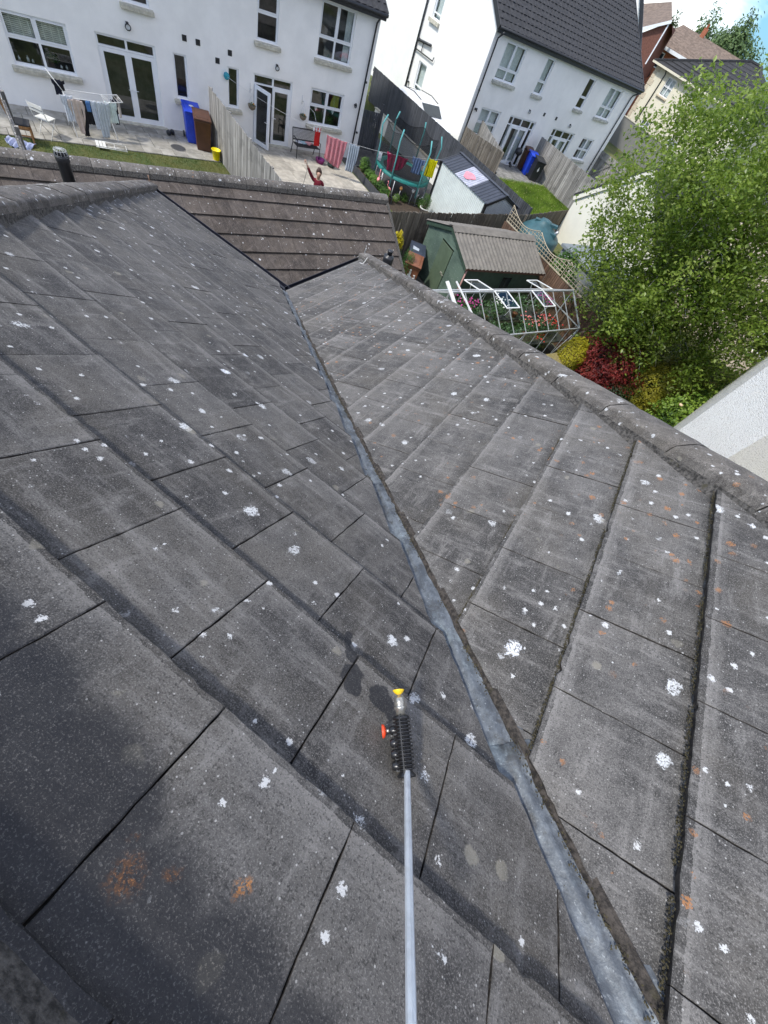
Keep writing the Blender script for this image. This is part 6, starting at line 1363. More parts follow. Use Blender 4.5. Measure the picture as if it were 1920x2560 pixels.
shrub('ivy_clump', (-1.75, 18.95), 'bright ivy clump climbing over the trellis fence near the flat roofed store', 'climber', (.6, .5, 1.1), 3200, .10, [(.02, .06, .01), (.06, .15, .02), (.13, .26, .04)], 17, asp=.8, zc=1.6, lumps=[(0, 0, 1.7, .55, .45, .75), (.5, -.3, 1.2, .5, .4, .7)])
shrub('small_pot_conifer', (-8.92, 20.25), 'small round green conifer in a pale pot at the metal shed corner', 'shrub', (.24, .24, .32), 1200, .045, [(.02, .06, .01), (.06, .14, .02), (.12, .24, .03)], 19, zc=.50, shell=.6)
MB
pb = thing('planter_pot', (-8.92, 20.25, .0), 0, 'pale round plant pot under the small round conifer', 'plant pot'); MB().lathe([(.14, .02), (.20, .24), (.22, .24), (.22, .28), (.18, .28), (.17, .24)], (0, 0, 0), 18).build('pot_body', mat('pale_glaze', (.62, .60, .56), .5), pb)
# raised bed beside the sandstone patio
rb = thing('raised_bed', loc2w(O1, AZ, 9.55, 1.45)+(0,), AZ, 'long raised flower bed edged with dark grey boards beside the patio', 'raised bed')
for (a, b, c, d) in ((0, .035, -2.6, 0), (0, .62, -.035, 0), (.58, .62, -2.6, 0)): MB().box(a, b, c, d, 0, .30).build('edging_board', W_dark, rb)
MB().box(.035, .58, -2.6, -.035, 0, .24).build('soil', mat('garden_soil', (.055, .038, .025)), rb)
for i, (w_, c0) in enumerate(((.35, 0), (.85, 1), (1.35, 2), (1.85, 1), (2.3, 0))):
    p = loc2w(O1, AZ, 9.86, 1.5+w_); shrub('bedding_plant', (p[0], p[1], .22), ['tallest bushy green plant at the wall end of the raised bed', 'second plant from the wall end of the raised bed', 'middle leafy plant of the raised bed', 'fourth plant from the wall end of the raised bed', 'plant at the near end of the raised bed'][i], 'plant', (.27, .27, .30 if i == 0 else .18), 700, .10, [(.02, .06, .01), (.07, .16, .02), (.15, .28, .04)], 30+i, stem=False, asp=.3, upb=1.0, group='plants in the raised bed', shell=.3)
for i, (x, y, cl, lb) in enumerate(((-10.35, 19.0, M_pink, 'leafy plant with pink dots at the front left of the trampoline'), (-9.98, 20.1, None, 'upright green plant with a white tag in front of the trampoline'), (-9.5, 20.7, M_wh, 'pale flowered plant between trampoline and metal shed'), (-9.25, 20.55, None, 'dark leafy plant beside the shed corner'), (-10.1, 19.55, None, 'low green plant in the soil bed'))):
    s_ = shrub('border_plant', (x, y, .02), lb, 'plant', (.18, .18, .2), 320, .08, [(.03, .08, .01), (.09, .19, .02), (.2, .32, .05)], 40+i, stem=False, upb=1, asp=.3, shell=.25, group='plants in the soil bed')
    if cl: mb = MB(); [mb.lathe([(.01, -.01), (.03, 0), (.01, .02)], (.15*cos(k*1.3), .15*sin(k*1.3), .32+.03*(k % 3)), 6) for k in range(9)]; mb.build('flowers', cl, s_)
M_flam = plastic('pink_ornament', (.85, .28, .30))
for i, (x, y) in enumerate(((-11.05, 19.22), (-10.50, 19.42))):
    t = thing('flamingo_ornament', (x, y, 0), 120+60*i, ['taller pink flamingo ornament at the near end of the raised bed', 'smaller pink flamingo ornament right of the taller one'][i], 'garden ornament', 'flamingo ornaments'); k = 1 if i == 0 else .75
    MB().lathe([(.01, -.12*k), (.07*k, -.04*k), (.075*k, .05*k), (.02, .14*k)], (0, 0, .52*k), 10, axis=Vector((1, 0, .3))).build('body', M_flam, t)
    MB().tube([(.12*k, 0, .56*k), (.2*k, 0, .66*k), (.15*k, 0, .76*k), (.2*k, 0, .84*k), (.26*k, 0, .80*k)], [.025*k, .018*k, .016*k, .024*k, .008], 7).build('neck', M_flam, t)
    for s in (-.02, .02): MB().tube([(0, s, 0), (0, s, .46*k)], .006, 5).build('leg', M_galv, t)
for i, (x, y, c_) in enumerate(((-10.15, 19.75, (.75, .36, .12)), (-9.78, 20.28, (.78, .78, .74)))):
    t = thing('garden_stake', (x, y, 0), 30, ['orange topped garden stake in the soil bed', 'stake with a round white head in the soil bed'][i], 'garden ornament', 'garden stakes'); MB().tube([(0, 0, 0), (.04, .02, .5)], .008, 5).build('stick', Mwt, t); MB().lathe([(.02, -.08), (.07, -.02), (.07, .04), (.02, .09)], (.04, .02, .54), 8, sy=.5).build('head', plastic('ornament_%d' % i, c_), t)
bl_ = thing('white_block', (-10.35, 20.0, 0), 20, 'pale rectangular block lying on the soil in front of the trampoline', 'block'); bevel(MB().box(-.1, .1, -.15, .15, 0, .12).build('block_body', mat('pale_concrete', (.5, .49, .46), .9, .12, 12), bl_), .01)
dt = thing('dark_trellis_screen', (2.75, 18.0, 0), -10, 'dark square lattice screen behind the red shrub', 'trellis')
mb = MB()
for k in range(9): mb.box(-.6+k*.15, -.585+k*.15, -.008, .008, .1, 1.6)
for k in range(11): mb.box(-.6, .6, .0, .014, .15+k*.14, .165+k*.14)
mb.build('lattice', Mbm, dt)
for s in (-.62, .62): MB().box(s-.03, s+.03, -.03, .03, 0, 1.7).build('post', W_old, dt)

# the birch
bt = thing('birch_tree', (1.75, 17.6, 0), 0, 'large silver birch with several pale stems and drooping leafy twigs', 'tree')
def bark():
    t = NT('birch_bark'); n = t.noise(1, 5, .7, t.vscale((6, 6, 26))); c = t.mix(t.step(n.outputs[0], .55, .66), (.50, .49, .46), (.07, .065, .06)); t.color(c); t.b.inputs['Roughness'].default_value = .8; return t.m
M_bark = bark(); rr = random.Random(77); tips = []
stems = [((0, 0), (-.9, -.8), 7.8), ((.15, .1), (.5, -.5), 8.6), ((-.1, .15), (-1.4, .6), 6.6), ((.2, -.1), (1.9, .3), 7.6), ((0, -.15), (.2, -1.5), 6.2), ((.1, .2), (2.8, 1.0), 6.0)]
for i, ((sx, sy), (ex, ey), H) in enumerate(stems):
    H *= .86
    pts = []; rs = []
    for k in range(11): f = k/10; pts.append((sx+(ex-sx)*f**1.15+.12*sin(f*7+i), sy+(ey-sy)*f**1.15+.12*cos(f*6+i*2), H*f)); rs.append(.085*(1-f)**.8+.008)
    MB().tube(pts, rs, 9).build('trunk', M_bark, bt)
    for k in range(26):
        f = rr.uniform(.2, .98); j = min(9, int(f*10)); p = Vector(pts[j]).lerp(Vector(pts[j+1]), f*10-j); a = rr.random()*6.283; L = rr.uniform(.9, 2.6)*(1.05-.45*f)
        q = [p]; d = Vector((cos(a), sin(a), .55))
        for s in range(5): d.z -= .24; q.append(q[-1]+d*L/5)
        tips.append((q, i))
mb = MB()
for q, i in tips: mb.tube(q, [.016, .013, .010, .008, .006, .003], 5)
mb.build('branches', M_bark, bt, kind='stuff')
M_birch = leaf_material('birch_leaf', [(.09, .15, .022), (.17, .26, .036), (.27, .37, .06), (.40, .48, .13)], .36, .56)
# twigs hang from the limbs and leaves hang from the twigs
tw = []
for q, i in tips:
    for k in range(11):
        f = rr.uniform(.15, 1)*4.999; j = int(f); p = q[j].lerp(q[j+1], f-j); a = rr.random()*6.283; L = rr.uniform(.35, 1.0); e = p+Vector((cos(a)*L*.55, sin(a)*L*.55, -L*.45+.15)); tw.append((p, e))
mb = MB()
for p, e in tw[::2]: mb.tube([p, (p+e)/2+Vector((0, 0, .06)), e], .003, 3, cap=False)
mb.build('twigs', mat('twig_bark', (.10, .07, .05), .9), bt, kind='stuff')
def birch_pt(rr):
    p, e = tw[int(rr.random()*len(tw))]; f = rr.random()**.7; q = p.lerp(e, f); return (q.x+rr.gauss(0, .05), q.y+rr.gauss(0, .05), q.z+rr.gauss(0, .05)), Vector((rr.gauss(0, .5), rr.gauss(0, .5), .8))
rr = random.Random(99); cl_ = []
while len(cl_) < 760:
    v_ = Vector((rr.uniform(-1, 1), rr.uniform(-1, 1), rr.uniform(-1, 1)))
    edge_ = 1+.16*noise.noise(v_.normalized()*2.6)+.08*noise.noise(v_.normalized()*6)
    if v_.length < edge_: cl_.append((.95+v_.x*5.0, -.6+v_.y*3.0, 5.3+v_.z*3.85, rr.uniform(.32, .68)))
def crown_pt(rr):
    if rr.random() < .22: return birch_pt(rr)
    x, y, z, r = cl_[int(rr.random()*len(cl_))]; a = rr.random()*6.283; q = r*rr.random()**.6; dz = rr.uniform(-1.1, .55)*r-.35*q
    return (x+q*cos(a), y+q*sin(a), z+dz), Vector((rr.gauss(0, .5), rr.gauss(0, .5), .8))
leaf_cloud('crown', crown_pt, 108000, .116, M_birch, bt, .60, .6, 5, lambda p, rr: min(1, max(0, .5+.6*noise.noise(Vector(p)*.9)+rr.gauss(0, .2))))

# ------------------------------------------------------------------ car
car = thing('parked_car', (-13.75, 26.6, .85), -22, 'white car parked beside the gable, only its roof showing over the dark fence', 'car')
Mcar = mat('white_car_paint', (.78, .79, .80), .22, .03, 3); Mcg = mat('car_glass', (.03, .04, .05), .08, .1, 3)
side = [(-2.0, .35), (-2.02, .75), (-1.75, .92), (-1.15, 1.32), (-.2, 1.42), (.55, 1.34), (1.2, .95), (1.9, .78), (2.02, .5), (1.98, .35)]
mb = MB(); n = len(side); vs = []
for s, w_ in ((-1, .84), (1, .84)):
    for x, z in side: vs.append((x, s*(w_-(.16 if z > 1.0 else 0)), z))
mb.add(vs, [tuple(range(n-1, -1, -1)), tuple(range(n, 2*n))]+[(i, (i+1) % n, (i+1) % n+n, i+n) for i in range(n)]); bevel(mb.build('body', Mcar, car), .05, 3)
for a, b in (((-1.68, .95), (-1.18, 1.30)), ((.62, 1.30), (1.15, .98))): MB().add([(a[0], -.62, a[1]+.02), (a[0], .62, a[1]+.02), (b[0], .58, b[1]+.03), (b[0], -.58, b[1]+.03)], [(0, 1, 2, 3)]).build('windscreen', Mcg, car)
for s in (-1, 1): MB().add([(-1.3, s*.80, .98), (1.0, s*.80, .98), (.5, s*.705, 1.28), (-1.0, s*.705, 1.28)], [(0, 1, 2, 3)]).build('side_window', Mcg, car); MB().tube([(-1.1, s*.6, 1.36), (-.2, s*.62, 1.45), (.5, s*.6, 1.38)], .018, 5).build('roof_rail', Mdt, car)
for x in (-1.25, 1.25):
    for s in (-1, 1): MB().lathe([(.22, 0), (.32, .02), (.32, .18), (.2, .2)], (x, s*.84-.1, .32), 18, axis=Vector((0, 1, 0))).build('wheel', M_blackpvc, car)
# barbecue trolley by the upper bins
bq = thing('barbecue', (-9.02, 31.0, .89), 30, 'small black kettle barbecue on thin legs left of the upper bins', 'barbecue')
MB().lathe([(.04, .58), (.18, .64), (.22, .74), (.22, .77), (.19, .88), (.05, .94)], (0, 0, 0), 16).build('kettle', M_blackpvc, bq)
for a in (0, 2.1, 4.2): MB().tube([(.14*cos(a), .14*sin(a), .66), (.26*cos(a), .26*sin(a), .03)], .012, 5).build('leg', M_galv, bq)
for s in (-1, 1): MB().lathe([(.07, 0), (.08, .01), (.08, .03), (.06, .04)], (-.14, s*.2, .08), 12, axis=Vector((0, 1, 0))).build('wheel', M_blackpvc, bq)

# ------------------------------------------------------------------ person on the far side of the brown roof
def person(loc, az):
    t = thing('person', loc, az, 'person in a burgundy top with dark hair in a bun, one arm raised', 'person')
    def skin(name, V, E_, R, m, root=0, sub=2):
        me = bpy.data.meshes.new(name); me.from_pydata(V, E_, []); me.materials.append(m); o = bpy.data.objects.new(name, me); C.objects.link(o); o.parent = t
        sk = o.modifiers.new('s', 'SKIN'); lay = me.skin_vertices[0] if me.skin_vertices else None
        if lay is None:
            bm = bmesh.new(); bm.from_mesh(me); bm.verts.layers.skin.verify(); bm.to_mesh(me); bm.free(); lay = me.skin_vertices[0]
        for i, r in enumerate(R): lay.data[i].radius = r if isinstance(r, tuple) else (r, r); lay.data[i].use_root = (i == root)
        sm = o.modifiers.new('u', 'SUBSURF'); sm.levels = sub; sm.render_levels = sub
        return o
    Msk = mat('skin', (.46, .27, .19), .55, .06, 20); Mtop = clothmat('burgundy_cloth', (.16, .008, .02)); Mjean = clothmat('dark_jeans', (.03, .04, .07)); Mhair = mat('dark_brown_hair', (.045, .022, .014), .6, .3, 60, .4, 90)
    V = [(0, 0, .92), (0, -.01, 1.10), (0, 0, 1.28), (0, .01, 1.40), (0, .0, 1.47), (0, -.02, 1.58), (0, -.025, 1.68),
         (.17, 0, 1.38), (.22, .02, 1.12), (.24, -.06, .90), (-.16, 0, 1.40), (-.30, -.05, 1.58), (-.44, -.10, 1.80),
         (.09, 0, .86), (.10, -.02, .48), (.11, .02, .08), (.11, -.12, .04), (-.09, 0, .86), (-.10, -.02, .48), (-.11, .02, .08), (-.11, -.12, .04)]
    E_ = [(0,1),(1,2),(2,3),(3,4),(4,5),(5,6),(3,7),(7,8),(8,9),(3,10),(10,11),(11,12),(0,13),(13,14),(14,15),(15,16),(0,17),(17,18),(18,19),(19,20)]
    R = [(.15,.10),(.125,.09),(.14,.10),(.09,.07),.05,(.075,.09),(.07,.08),.055,.042,.030,.055,.045,.030,.085,.055,.04,.035,.085,.055,.04,.035]
    skin('body', V, E_, R, Msk)
    Vt = V[:4]+[V[7], V[8], (.235,-.03,1.0), V[10], V[11], (-.40,-.085,1.74)]; Et = [(0,1),(1,2),(2,3),(3,4),(4,5),(5,6),(3,7),(7,8),(8,9)]; Rt = [(.165,.12),(.14,.105),(.155,.115),(.10,.08),.066,.054,.044,.066,.056,.043]
    skin('top', Vt, Et, Rt, Mtop)
    Vj = [V[0], V[13], V[14], (.11,.02,.12), V[17], V[18], (-.11,.02,.12)]; skin('jeans', Vj, [(0,1),(1,2),(2,3),(0,4),(4,5),(5,6)], [(.16,.115),.098,.068,.055,.098,.068,.055], Mjean)
    # hand: palm and five separate bent fingers closed round the cord
    hw = Vector((-.44, -.10, 1.80)); d = Vector((-.55, -.2, .8)).normalized(); sd2 = d.cross(Vector((0, -1, 0))).normalized(); nn = sd2.cross(d)
    for side, base, dd in (('r', hw, d), ('l', Vector((.24, -.06, .90)), Vector((.03, -.1, -1)).normalized())):
        s2 = dd.cross(Vector((0, -1, .01))).normalized(); n2 = s2.cross(dd)
        skin('palm', [base, base+dd*.045, base+dd*.085], [(0,1),(1,2)], [(.024,.02),(.036,.016),(.036,.014)], Msk, 0, 1)
        for k, L in enumerate((.065, .075, .07, .055)):
            b = base+dd*.08+s2*(-.027+.018*k); skin('finger', [b, b+dd*L*.45, b+dd*L*.65-n2*L*.45, b+dd*L*.30-n2*L*.75], [(0,1),(1,2),(2,3)], [.009,.0085,.008,.007], Msk, 0, 1)
        b = base+dd*.03-s2*.03; skin('thumb', [b, b+dd*.03-s2*.025, b+dd*.05-s2*.02-n2*.03], [(0,1),(1,2)], [.011,.010,.008], Msk, 0, 1)
    hm = MB(); hm.lathe([(.03, -.115), (.075, -.09), (.097, -.02), (.10, .04), (.075, .09), (.02, .115)], (0, .0, 1.645), 18, sy=1.05); hm.v = [(x, y*(1 if y > 0 else .45)+.012, z) for x, y, z in hm.v]; hm.build('hair', Mhair, t)
    MB().lathe([(.01, -.055), (.05, -.03), (.062, 0), (.05, .04), (.01, .055)], (.0, .12, 1.70), 14).build('hair_bun', Mhair, t)
    for s in (-1, 1): MB().lathe([(.004, -.006), (.011, 0), (.004, .006)], (s*.032, -.108, 1.635), 8).build('eye', mat('eye_dark', (.03, .02, .02), .3), t); MB().lathe([(.006, -.03), (.014, 0), (.006, .03)], (s*.083, .0, 1.62), 8).build('ear', Msk, t)
    MB().tube([(0, -.105, 1.635), (0, -.128, 1.602), (0, -.110, 1.595)], [.008, .013, .007], 6).build('nose', Msk, t); MB().tube([(-.022, -.100, 1.568), (0, -.110, 1.566), (.022, -.100, 1.568)], .006, 6).build('mouth', mat('lip', (.36, .13, .11), .5), t)
    return t
person((-10.25, 13.75, 0), 40)
mb = MB(); mb.tube([(-10.55, 13.45, 1.92), (-10.5, 13.4, 1.6), (-10.6, 13.35, 1.0), (-10.5, 13.3, .1)], .008, 5); tag(mb.build('cord', mat('grey_cord', (.12, .13, .12), .7)), 'thin dark cord hanging from the raised hand of the person', 'cord')

# ------------------------------------------------------------------ houses and trees in the distance
yh = thing('yellow_house', (-7.71, 60.51, .8), 155+180, 'tall cream house with quoins and a dark hipped roof, beyond the terrace', 'house')
mb = MB(); yz = 5.65; wall_holes(mb, -1.35, 9.5, 0, yz, [(.42, 1.45, 4.10, 5.30), (.45, 1.48, 1.15, 2.35), (4.2, 5.3, 4.1, 5.3), (4.2, 5.3, 1.15, 2.35)]); mb.add([(-1.35, 0, 0), (-1.35, 9, 0), (-1.35, 9, yz), (-1.35, 0, yz)], [(3, 2, 1, 0)]); mb.add([(9.5, 0, 0), (9.5, 9, 0), (9.5, 9, yz), (9.5, 0, yz)], [(0, 1, 2, 3)]); mb.build('wall', M_cream, yh)
MB().box(-1.2, 9.4, .8, .9, 0, yz).build('interior', M_inside, yh)
M_quoin = mat('quoin_stone', (.56, .48, .36), .85, .12, 6)
for k in range(12): z = .1+k*.46; w_ = .55 if k % 2 else .32; MB().box(-1.38, -1.35+w_, -.03, .0, z, z+.40).build('quoin', M_quoin, yh)
for a, c_ in ((.42, 4.10), (.45, 1.15), (4.2, 4.1), (4.2, 1.15)): window(yh, a, a+1.03, c_, c_+1.2, 2, .5, curtain=(a+.08, a+.95, c_+.08, c_+1.12), stone=M_quoin)
mb = MB(); e0 = (-1.75, -.4); e1_ = (9.9, 9.4); rl_ = yz+2.55
mb.add([(e0[0], e0[1], yz-.05), (e1_[0], e0[1], yz-.05), (e1_[0], e1_[1], yz-.05), (e0[0], e1_[1], yz-.05), (4.1, 4.5, rl_), (5.2, 4.5, rl_)], [(0, 1, 5, 4), (1, 2, 5), (2, 3, 4, 5), (3, 0, 4), (3, 2, 1, 0)]); mb.build('roof', M_darkroof, yh)
for k in range(12):
    f0 = k/12; z = yz-.03+(rl_-yz)*f0; x0 = e0[0]+(4.1-e0[0])*f0; x1 = e1_[0]+(5.2-e1_[0])*f0; y0 = e0[1]+(4.5-e0[1])*f0; y1 = e1_[1]+(4.5-e1_[1])*f0
    mb = MB(); mb.box(x0, x1, y0-.02, y0+.05, z, z+.05); mb.box(x0-.02, x0+.05, y0, y1, z, z+.05); mb.build('tile_course', M_darkroof, yh)
for a, b in (((e0[0], e0[1], yz), (4.1, 4.5, rl_+.05)), ((e1_[0], e0[1], yz), (5.2, 4.5, rl_+.05)), ((e0[0], e1_[1], yz), (4.1, 4.5, rl_+.05)), ((4.1, 4.5, rl_+.05), (5.2, 4.5, rl_+.05))): MB().bar(a, b, .22, .12).build('hip_cap', M_darkroof, yh)
mb = MB(); mb.box(e0[0]-.05, e1_[0]+.05, e0[1]-.06, e0[1]+.02, yz-.16, yz-.02); mb.build('gutter', M_cream, yh); downpipe(yh, [(-.05, -.35, yz-.1), (-.05, -.07, yz-.4), (-.05, -.07, .1)], .05)
gw = thing('grey_garden_wall', (-9.3, 58.6, .8), -28, 'plain grey block wall between the far terrace and the cream house', 'wall'); MB().box(-1, 9, -.1, .1, 0, 2.0).build('wall_face', render_material('grey_block_render', (.20, .20, .19), .3), gw); MB().box(-1, 9, -.14, .14, 2.0, 2.06).build('coping', M_stone, gw)
# timber gate at the right end of the far terrace
tg = thing('timber_gate', loc2w(O2, AZ2, ub+.1, 2.4)+(.85,), AZ2-90+4, 'weathered braced timber gate at the right end of the far terrace', 'gate')
for k in range(16): MB().box(-2.4+k*.15, -2.26+k*.15, -.01, .01, .05, 1.75).build('board', W_pale, tg)
mb = MB(); mb.box(-2.4, 0, -.05, -.01, .35, .45); mb.box(-2.4, 0, -.05, -.01, 1.4, 1.5); mb.bar((-2.3, -.03, .4), (-1.2, -.03, 1.45), .04, .09); mb.bar((-.1, -.03, .4), (-1.2, -.03, 1.45), .04, .09); mb.build('brace', W_pale, tg)
# brick houses
def far(px_over_y, y): return px_over_y*y
Y = 84.0
b2 = thing('brick_house', (-.168*Y, Y, 0), 0, 'red brick house with brown tiled roof, white gutters and a chimney, behind the cream house', 'house')
z_ = lambda r, yy=Y: 7.5+r*yy
ez_ = z_(-.0011); rx0 = 0; rx1 = .095*Y
mb = MB(); mb.box(.15, rx1+3, .0, 8, 0, ez_-.05); mb.build('wall', mat('orange_brick', (.36, .12, .06), .85, .2, 8, .2, 30), b2)
mb = MB(); mb.add([(-.2, -.4, ez_), (rx1+3.2, -.4, ez_-.3), (rx1+3.2, 4.2, z_(.021, Y+4.2)), (1.3, 4.2, z_(.021, Y+4.2)+.05), (rx1+3.2, 9, ez_), (-.2, 9, ez_)], [(0, 1, 2, 3), (3, 2, 4, 5), (0, 3, 5)]); mb.build('roof', M_brownroof2, b2)
for k in range(11): f = k/11; MB().add([(-.2+1.5*f, -.4+4.6*f-.03, ez_+(z_(.021, Y+4.2)-ez_)*f-.02), (rx1+3.2, -.4+4.6*f-.03, ez_-.3+(z_(.021, Y+4.2)-ez_+.3)*f-.02), (rx1+3.2, -.4+4.6*f+.02, ez_-.3+(z_(.021, Y+4.2)-ez_+.3)*f+.07), (-.2+1.5*f, -.4+4.6*f+.02, ez_+(z_(.021, Y+4.2)-ez_)*f+.07)], [(0, 1, 2, 3)]).build('tile_course', M_brownroof2, b2)
MB().box(-.3, rx1+3.2, -.55, -.38, ez_-.35, ez_-.05).build('gutter', M_upvc, b2); MB().box(-.02, .2, -.08, 8, 0, ez_-.05).build('corner_trim', M_upvc, b2)
w_ = MB().box(.5, 1.9, -.06, .0, ez_-1.9, ez_-.55).build('window', M_upvc, b2); MB().box(.6, 1.8, -.08, -.06, ez_-1.8, ez_-.65).build('pane', Mcg, w_)
w_ = MB().box(.4, 1.6, -.06, .0, ez_-4.6, ez_-3.4).build('window', M_upvc, b2); MB().box(.5, 1.5, -.08, -.06, ez_-4.5, ez_-3.5).build('pane', Mcg, w_)
MB().lathe([(.30, 0), (.33, .04), (.1, .10)], (1.3, -.3, ez_-2.6), 14, axis=Vector((.3, -1, .2))).build('satellite_dish', M_blackpvc, b2)
cx = -.1185*Y+.168*Y; cz = z_(.021, Y+4.2)
ch_ = MB().box(cx-.28, cx+.28, 3.9, 4.5, cz-1.2, cz+.65).build('chimney', mat('orange_brick', (.36, .12, .06)), b2); MB().lathe([(.12, 0), (.15, .05), (.11, .35), (.13, .38)], (cx, 4.2, cz+.65), 10).build('chimney_pot', plastic('terracotta_pot', (.40, .13, .07)), ch_); MB().box(cx-.42, cx+.42, 3.73, 4.67, cz-1.15, cz-.95).build('flashing', M_galv, ch_)
mb = MB(); mb.tube([(cx-.25, 4.2, cz+.9), (cx+.15, 4.2, cz+3.2)], .02, 4)
for k in range(5): mb.bar((cx+.0+k*.07, 3.9, cz+2.9+k*.07), (cx+.0+k*.07, 4.5, cz+2.9+k*.07), .015, .015)
mb.build('aerial', M_galv, b2)
Y1 = 76.0
b1 = thing('brown_brick_house', (-.192*Y1, Y1, 0), 0, 'brown brick gabled house with white bargeboards, left of the red brick one', 'house')
a0, a1 = 0, .030*Y1; za = 7.5-.0018*Y1; zb = 7.5+.0195*Y1
mb = MB(); mb.add([(-3.5, 0, 0), (a1-.25, 0, 0), (a1-.1, 0, 7.5+.005*Y1), (a1-.2, 0, zb-.15), (a0, 0, za), (-3.5, 0, za-1.5)], [(0, 1, 2, 3, 4, 5)]); mb.add([(a1-.25, 0, 0), (a1-.25, 7, 0), (a1-.2, 7, zb-.3), (a1-.2, 0, zb-.15)], [(0, 1, 2, 3)]); mb.build('wall', M_brickbrown, b1)
mb = MB(); mb.add([(-3.6, -.25, za-1.55), (a1, -.25, zb), (a1-2.2, 6, zb+1.2), (-6.0, 6, za+.6)], [(0, 1, 2, 3)]); mb.add([(a1, -.25, zb), (a1-2.2, 6, zb+1.2), (a1+1.5, 7, zb-2.4)], [(0, 2, 1)]); mb.build('roof', M_brownroof2, b1)
mb = MB(); mb.bar((-3.6, -.3, za-1.65), (a1, -.3, zb-.08), .06, .24); mb.build('bargeboard', M_upvc, b1); MB().box(a1-.2, a1-.08, -.2, -.05, zb-3.4, zb-.1).build('corner_trim', M_upvc, b1)
# white gable wing behind the far terrace roof
wg = thing('white_gable_house', (-9.1, 50, 0), 0, 'white gable wall edged in black, just past the far terrace roof', 'house')
mb = MB(); mb.add([(-8, 0, 0), (0, 0, 0), (0, 0, 6.56), (-4, 0, 11.1), (-8, 0, 6.56)], [(0, 1, 2, 3, 4)]); mb.add([(0, 0, 0), (-1.7, 8, 0), (-1.7, 8, 6.56), (0, 0, 6.56)], [(0, 1, 2, 3)]); mb.add([(-8, 0, 0), (-9.7, 8, 0), (-9.7, 8, 6.56), (-8, 0, 6.56)], [(3, 2, 1, 0)]); mb.build('wall', M_white, wg)
mb = MB(); mb.add([(.2, -.1, 6.4), (-4, -.1, 11.2), (-5.9, 8, 11.4), (-1.7, 8, 6.3), (-8.2, -.1, 6.4), (-9.9, 8, 6.4)], [(0, 3, 2, 1), (1, 2, 5, 4)]); mb.build('roof', M_darkroof, wg); mb = MB(); mb.bar((.2, -.14, 6.36), (-4, -.14, 11.16), .08, .26); mb.build('bargeboard', M_blackpvc, wg)
# distant trees
def far_tree(loc, H, r, label, cols, seed, n=5200, size=.42, thin=False):
    t = thing('distant_tree', loc, 0, label, 'tree', 'trees on the skyline'); rr = random.Random(seed); L = []
    for k in range(9): a = rr.random()*6.28; q = r*.55*rr.random()**.5; L.append((q*cos(a), q*sin(a), H*(.40+.48*rr.random()), r*rr.uniform(.35, .55), r*rr.uniform(.35, .55), H*rr.uniform(.14, .22)))
    m = leaf_material('far_leaf_%d' % seed, cols, .6, .25); fns = [ball(*s, .4, .5, seed+i) for i, s in enumerate(L)]
    leaf_cloud('crown', lambda rr: fns[int(rr.random()*len(fns))](rr), n, size, m, t, .45, .5, seed, lambda p, rr: min(1, max(0, .5+.5*noise.noise(p*.35)+rr.gauss(0, .15))))
    mb = MB(); mb.tube([(0, 0, 0), (.1, .1, H*.4), (0, 0, H*.75)], [r*.09, r*.06, r*.02], 8)
    for s in L[:6]: mb.tube([(.1, .1, H*.35), (s[0], s[1], s[2])], [r*.04, r*.015], 6)
    mb.build('trunk', mat('far_bark', (.12, .10, .08), .9), t)
G_far = [(.04, .08, .025), (.08, .14, .04), (.13, .20, .06), (.19, .26, .10)]
far_tree((-.0985*96, 96, 0), 12.6, 3.6, 'tall feathery tree on the skyline behind the cream house', G_far, 61)
far_tree((-.078*92, 92, 0), 12.2, 3.4, 'second feathery tree right of the tallest one on the skyline', G_far, 62)
far_tree((-.060*90, 90, 0), 11.0, 4.2, 'broad tree on the skyline at the right edge', G_far, 63)
far_tree((-.1600*105, 105, 0), 10.6, 1.5, 'small dark tree peeking between the two brick house roofs', [(.02, .05, .01), (.05, .09, .02), (.09, .13, .03)], 64, 1800)
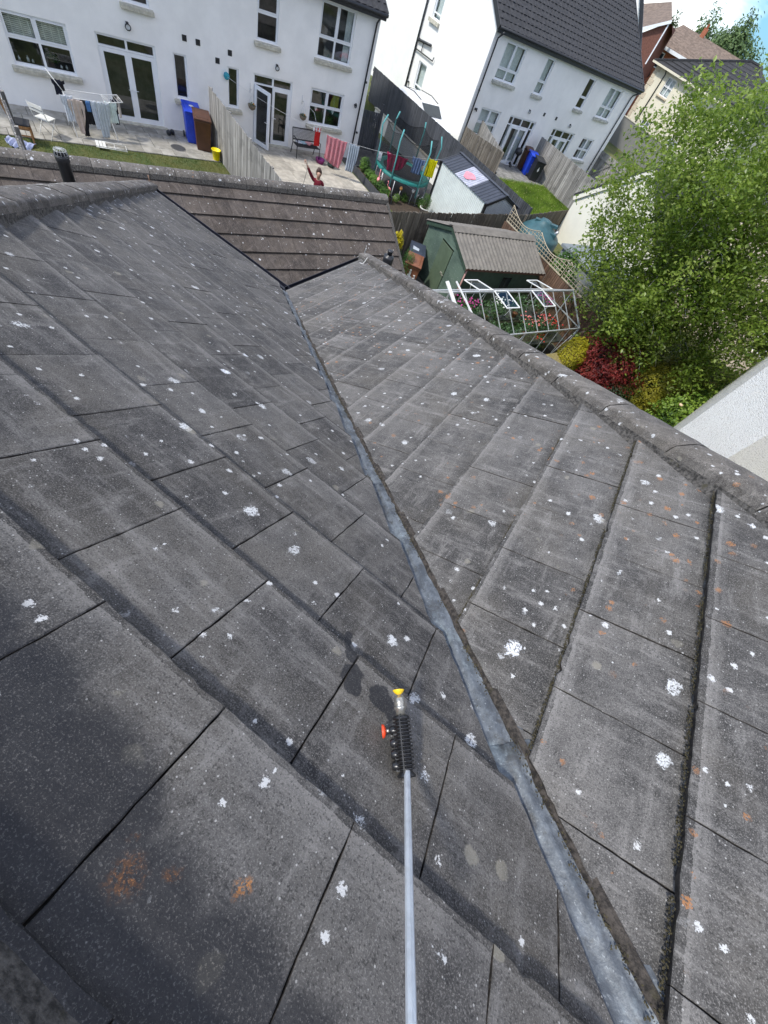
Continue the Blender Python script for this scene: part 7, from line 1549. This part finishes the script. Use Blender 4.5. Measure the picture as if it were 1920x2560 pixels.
far_tree((-.150*112, 112, 0), 9.8, 1.6, 'pale small tree right of the dark one behind the brick roofs', G_far, 65, 1200)
for i, (x, y, H, r) in enumerate(((20, 80, 13, 6), (34, 74, 12, 6), (6, 96, 12, 6), (48, 66, 12, 7), (-48, 88, 13, 7), (-66, 80, 13, 7))): far_tree((x, y, 0), H, r, ['tree behind the birch, just right of frame centre line', 'further tree behind the birch to its right', 'tree behind the skyline group', 'outlying tree far to the right', 'tree far left behind the white house', 'outermost tree far to the left'][i], G_far, 70+i, 3000, .6)

# pale house behind the birch and the planted bed under it
ch2 = thing('cream_house', (2.6, 25.4, .85), -25, 'cream rendered house glimpsed in gaps behind the birch', 'house')
mb = MB(); wall_holes(mb, 0, 11, 0, 4.6, [(1.2, 2.6, 1.0, 2.1), (4.5, 5.9, 1.0, 2.1), (7.6, 8.5, .1, 2.1)]); mb.add([(0, 0, 0), (0, 7, 0), (0, 7, 4.6), (0, 3.5, 6.2), (0, 0, 4.6)], [(4, 3, 2, 1, 0)]); mb.add([(11, 0, 0), (11, 7, 0), (11, 7, 4.6), (11, 3.5, 6.2), (11, 0, 4.6)], [(0, 1, 2, 3, 4)]); mb.build('wall', render_material('warm_cream_render', (.72, .62, .50), .12), ch2); MB().box(.1, 10.9, 1, 1.1, 0, 4.5).build('interior', M_inside, ch2)
for a, b, c_, d_ in ((1.2, 2.6, 1.0, 2.1), (4.5, 5.9, 1.0, 2.1)): window(ch2, a, b, c_, d_, 2, .5)
door_leaf(ch2, 7.64, 8.46, .1, 2.06, hx=1)
mb = MB(); mb.add([(-.2, -.3, 4.5), (11.2, -.3, 4.5), (11.2, 3.5, 6.35), (-.2, 3.5, 6.35), (11.2, 7.3, 4.5), (-.2, 7.3, 4.5)], [(0, 1, 2, 3), (3, 2, 4, 5)]); mb.build('roof', M_darkroof, ch2)
sheet('shrub_bed', [(.0, 14.2), (.2, 19.5), (6.5, 20.5), (9.5, 16.5), (8.0, 12.5), (3.0, 12.0)][::-1], .012, mat('leaf_litter', (.050, .042, .022), 1, .45, 9, .8, 50))
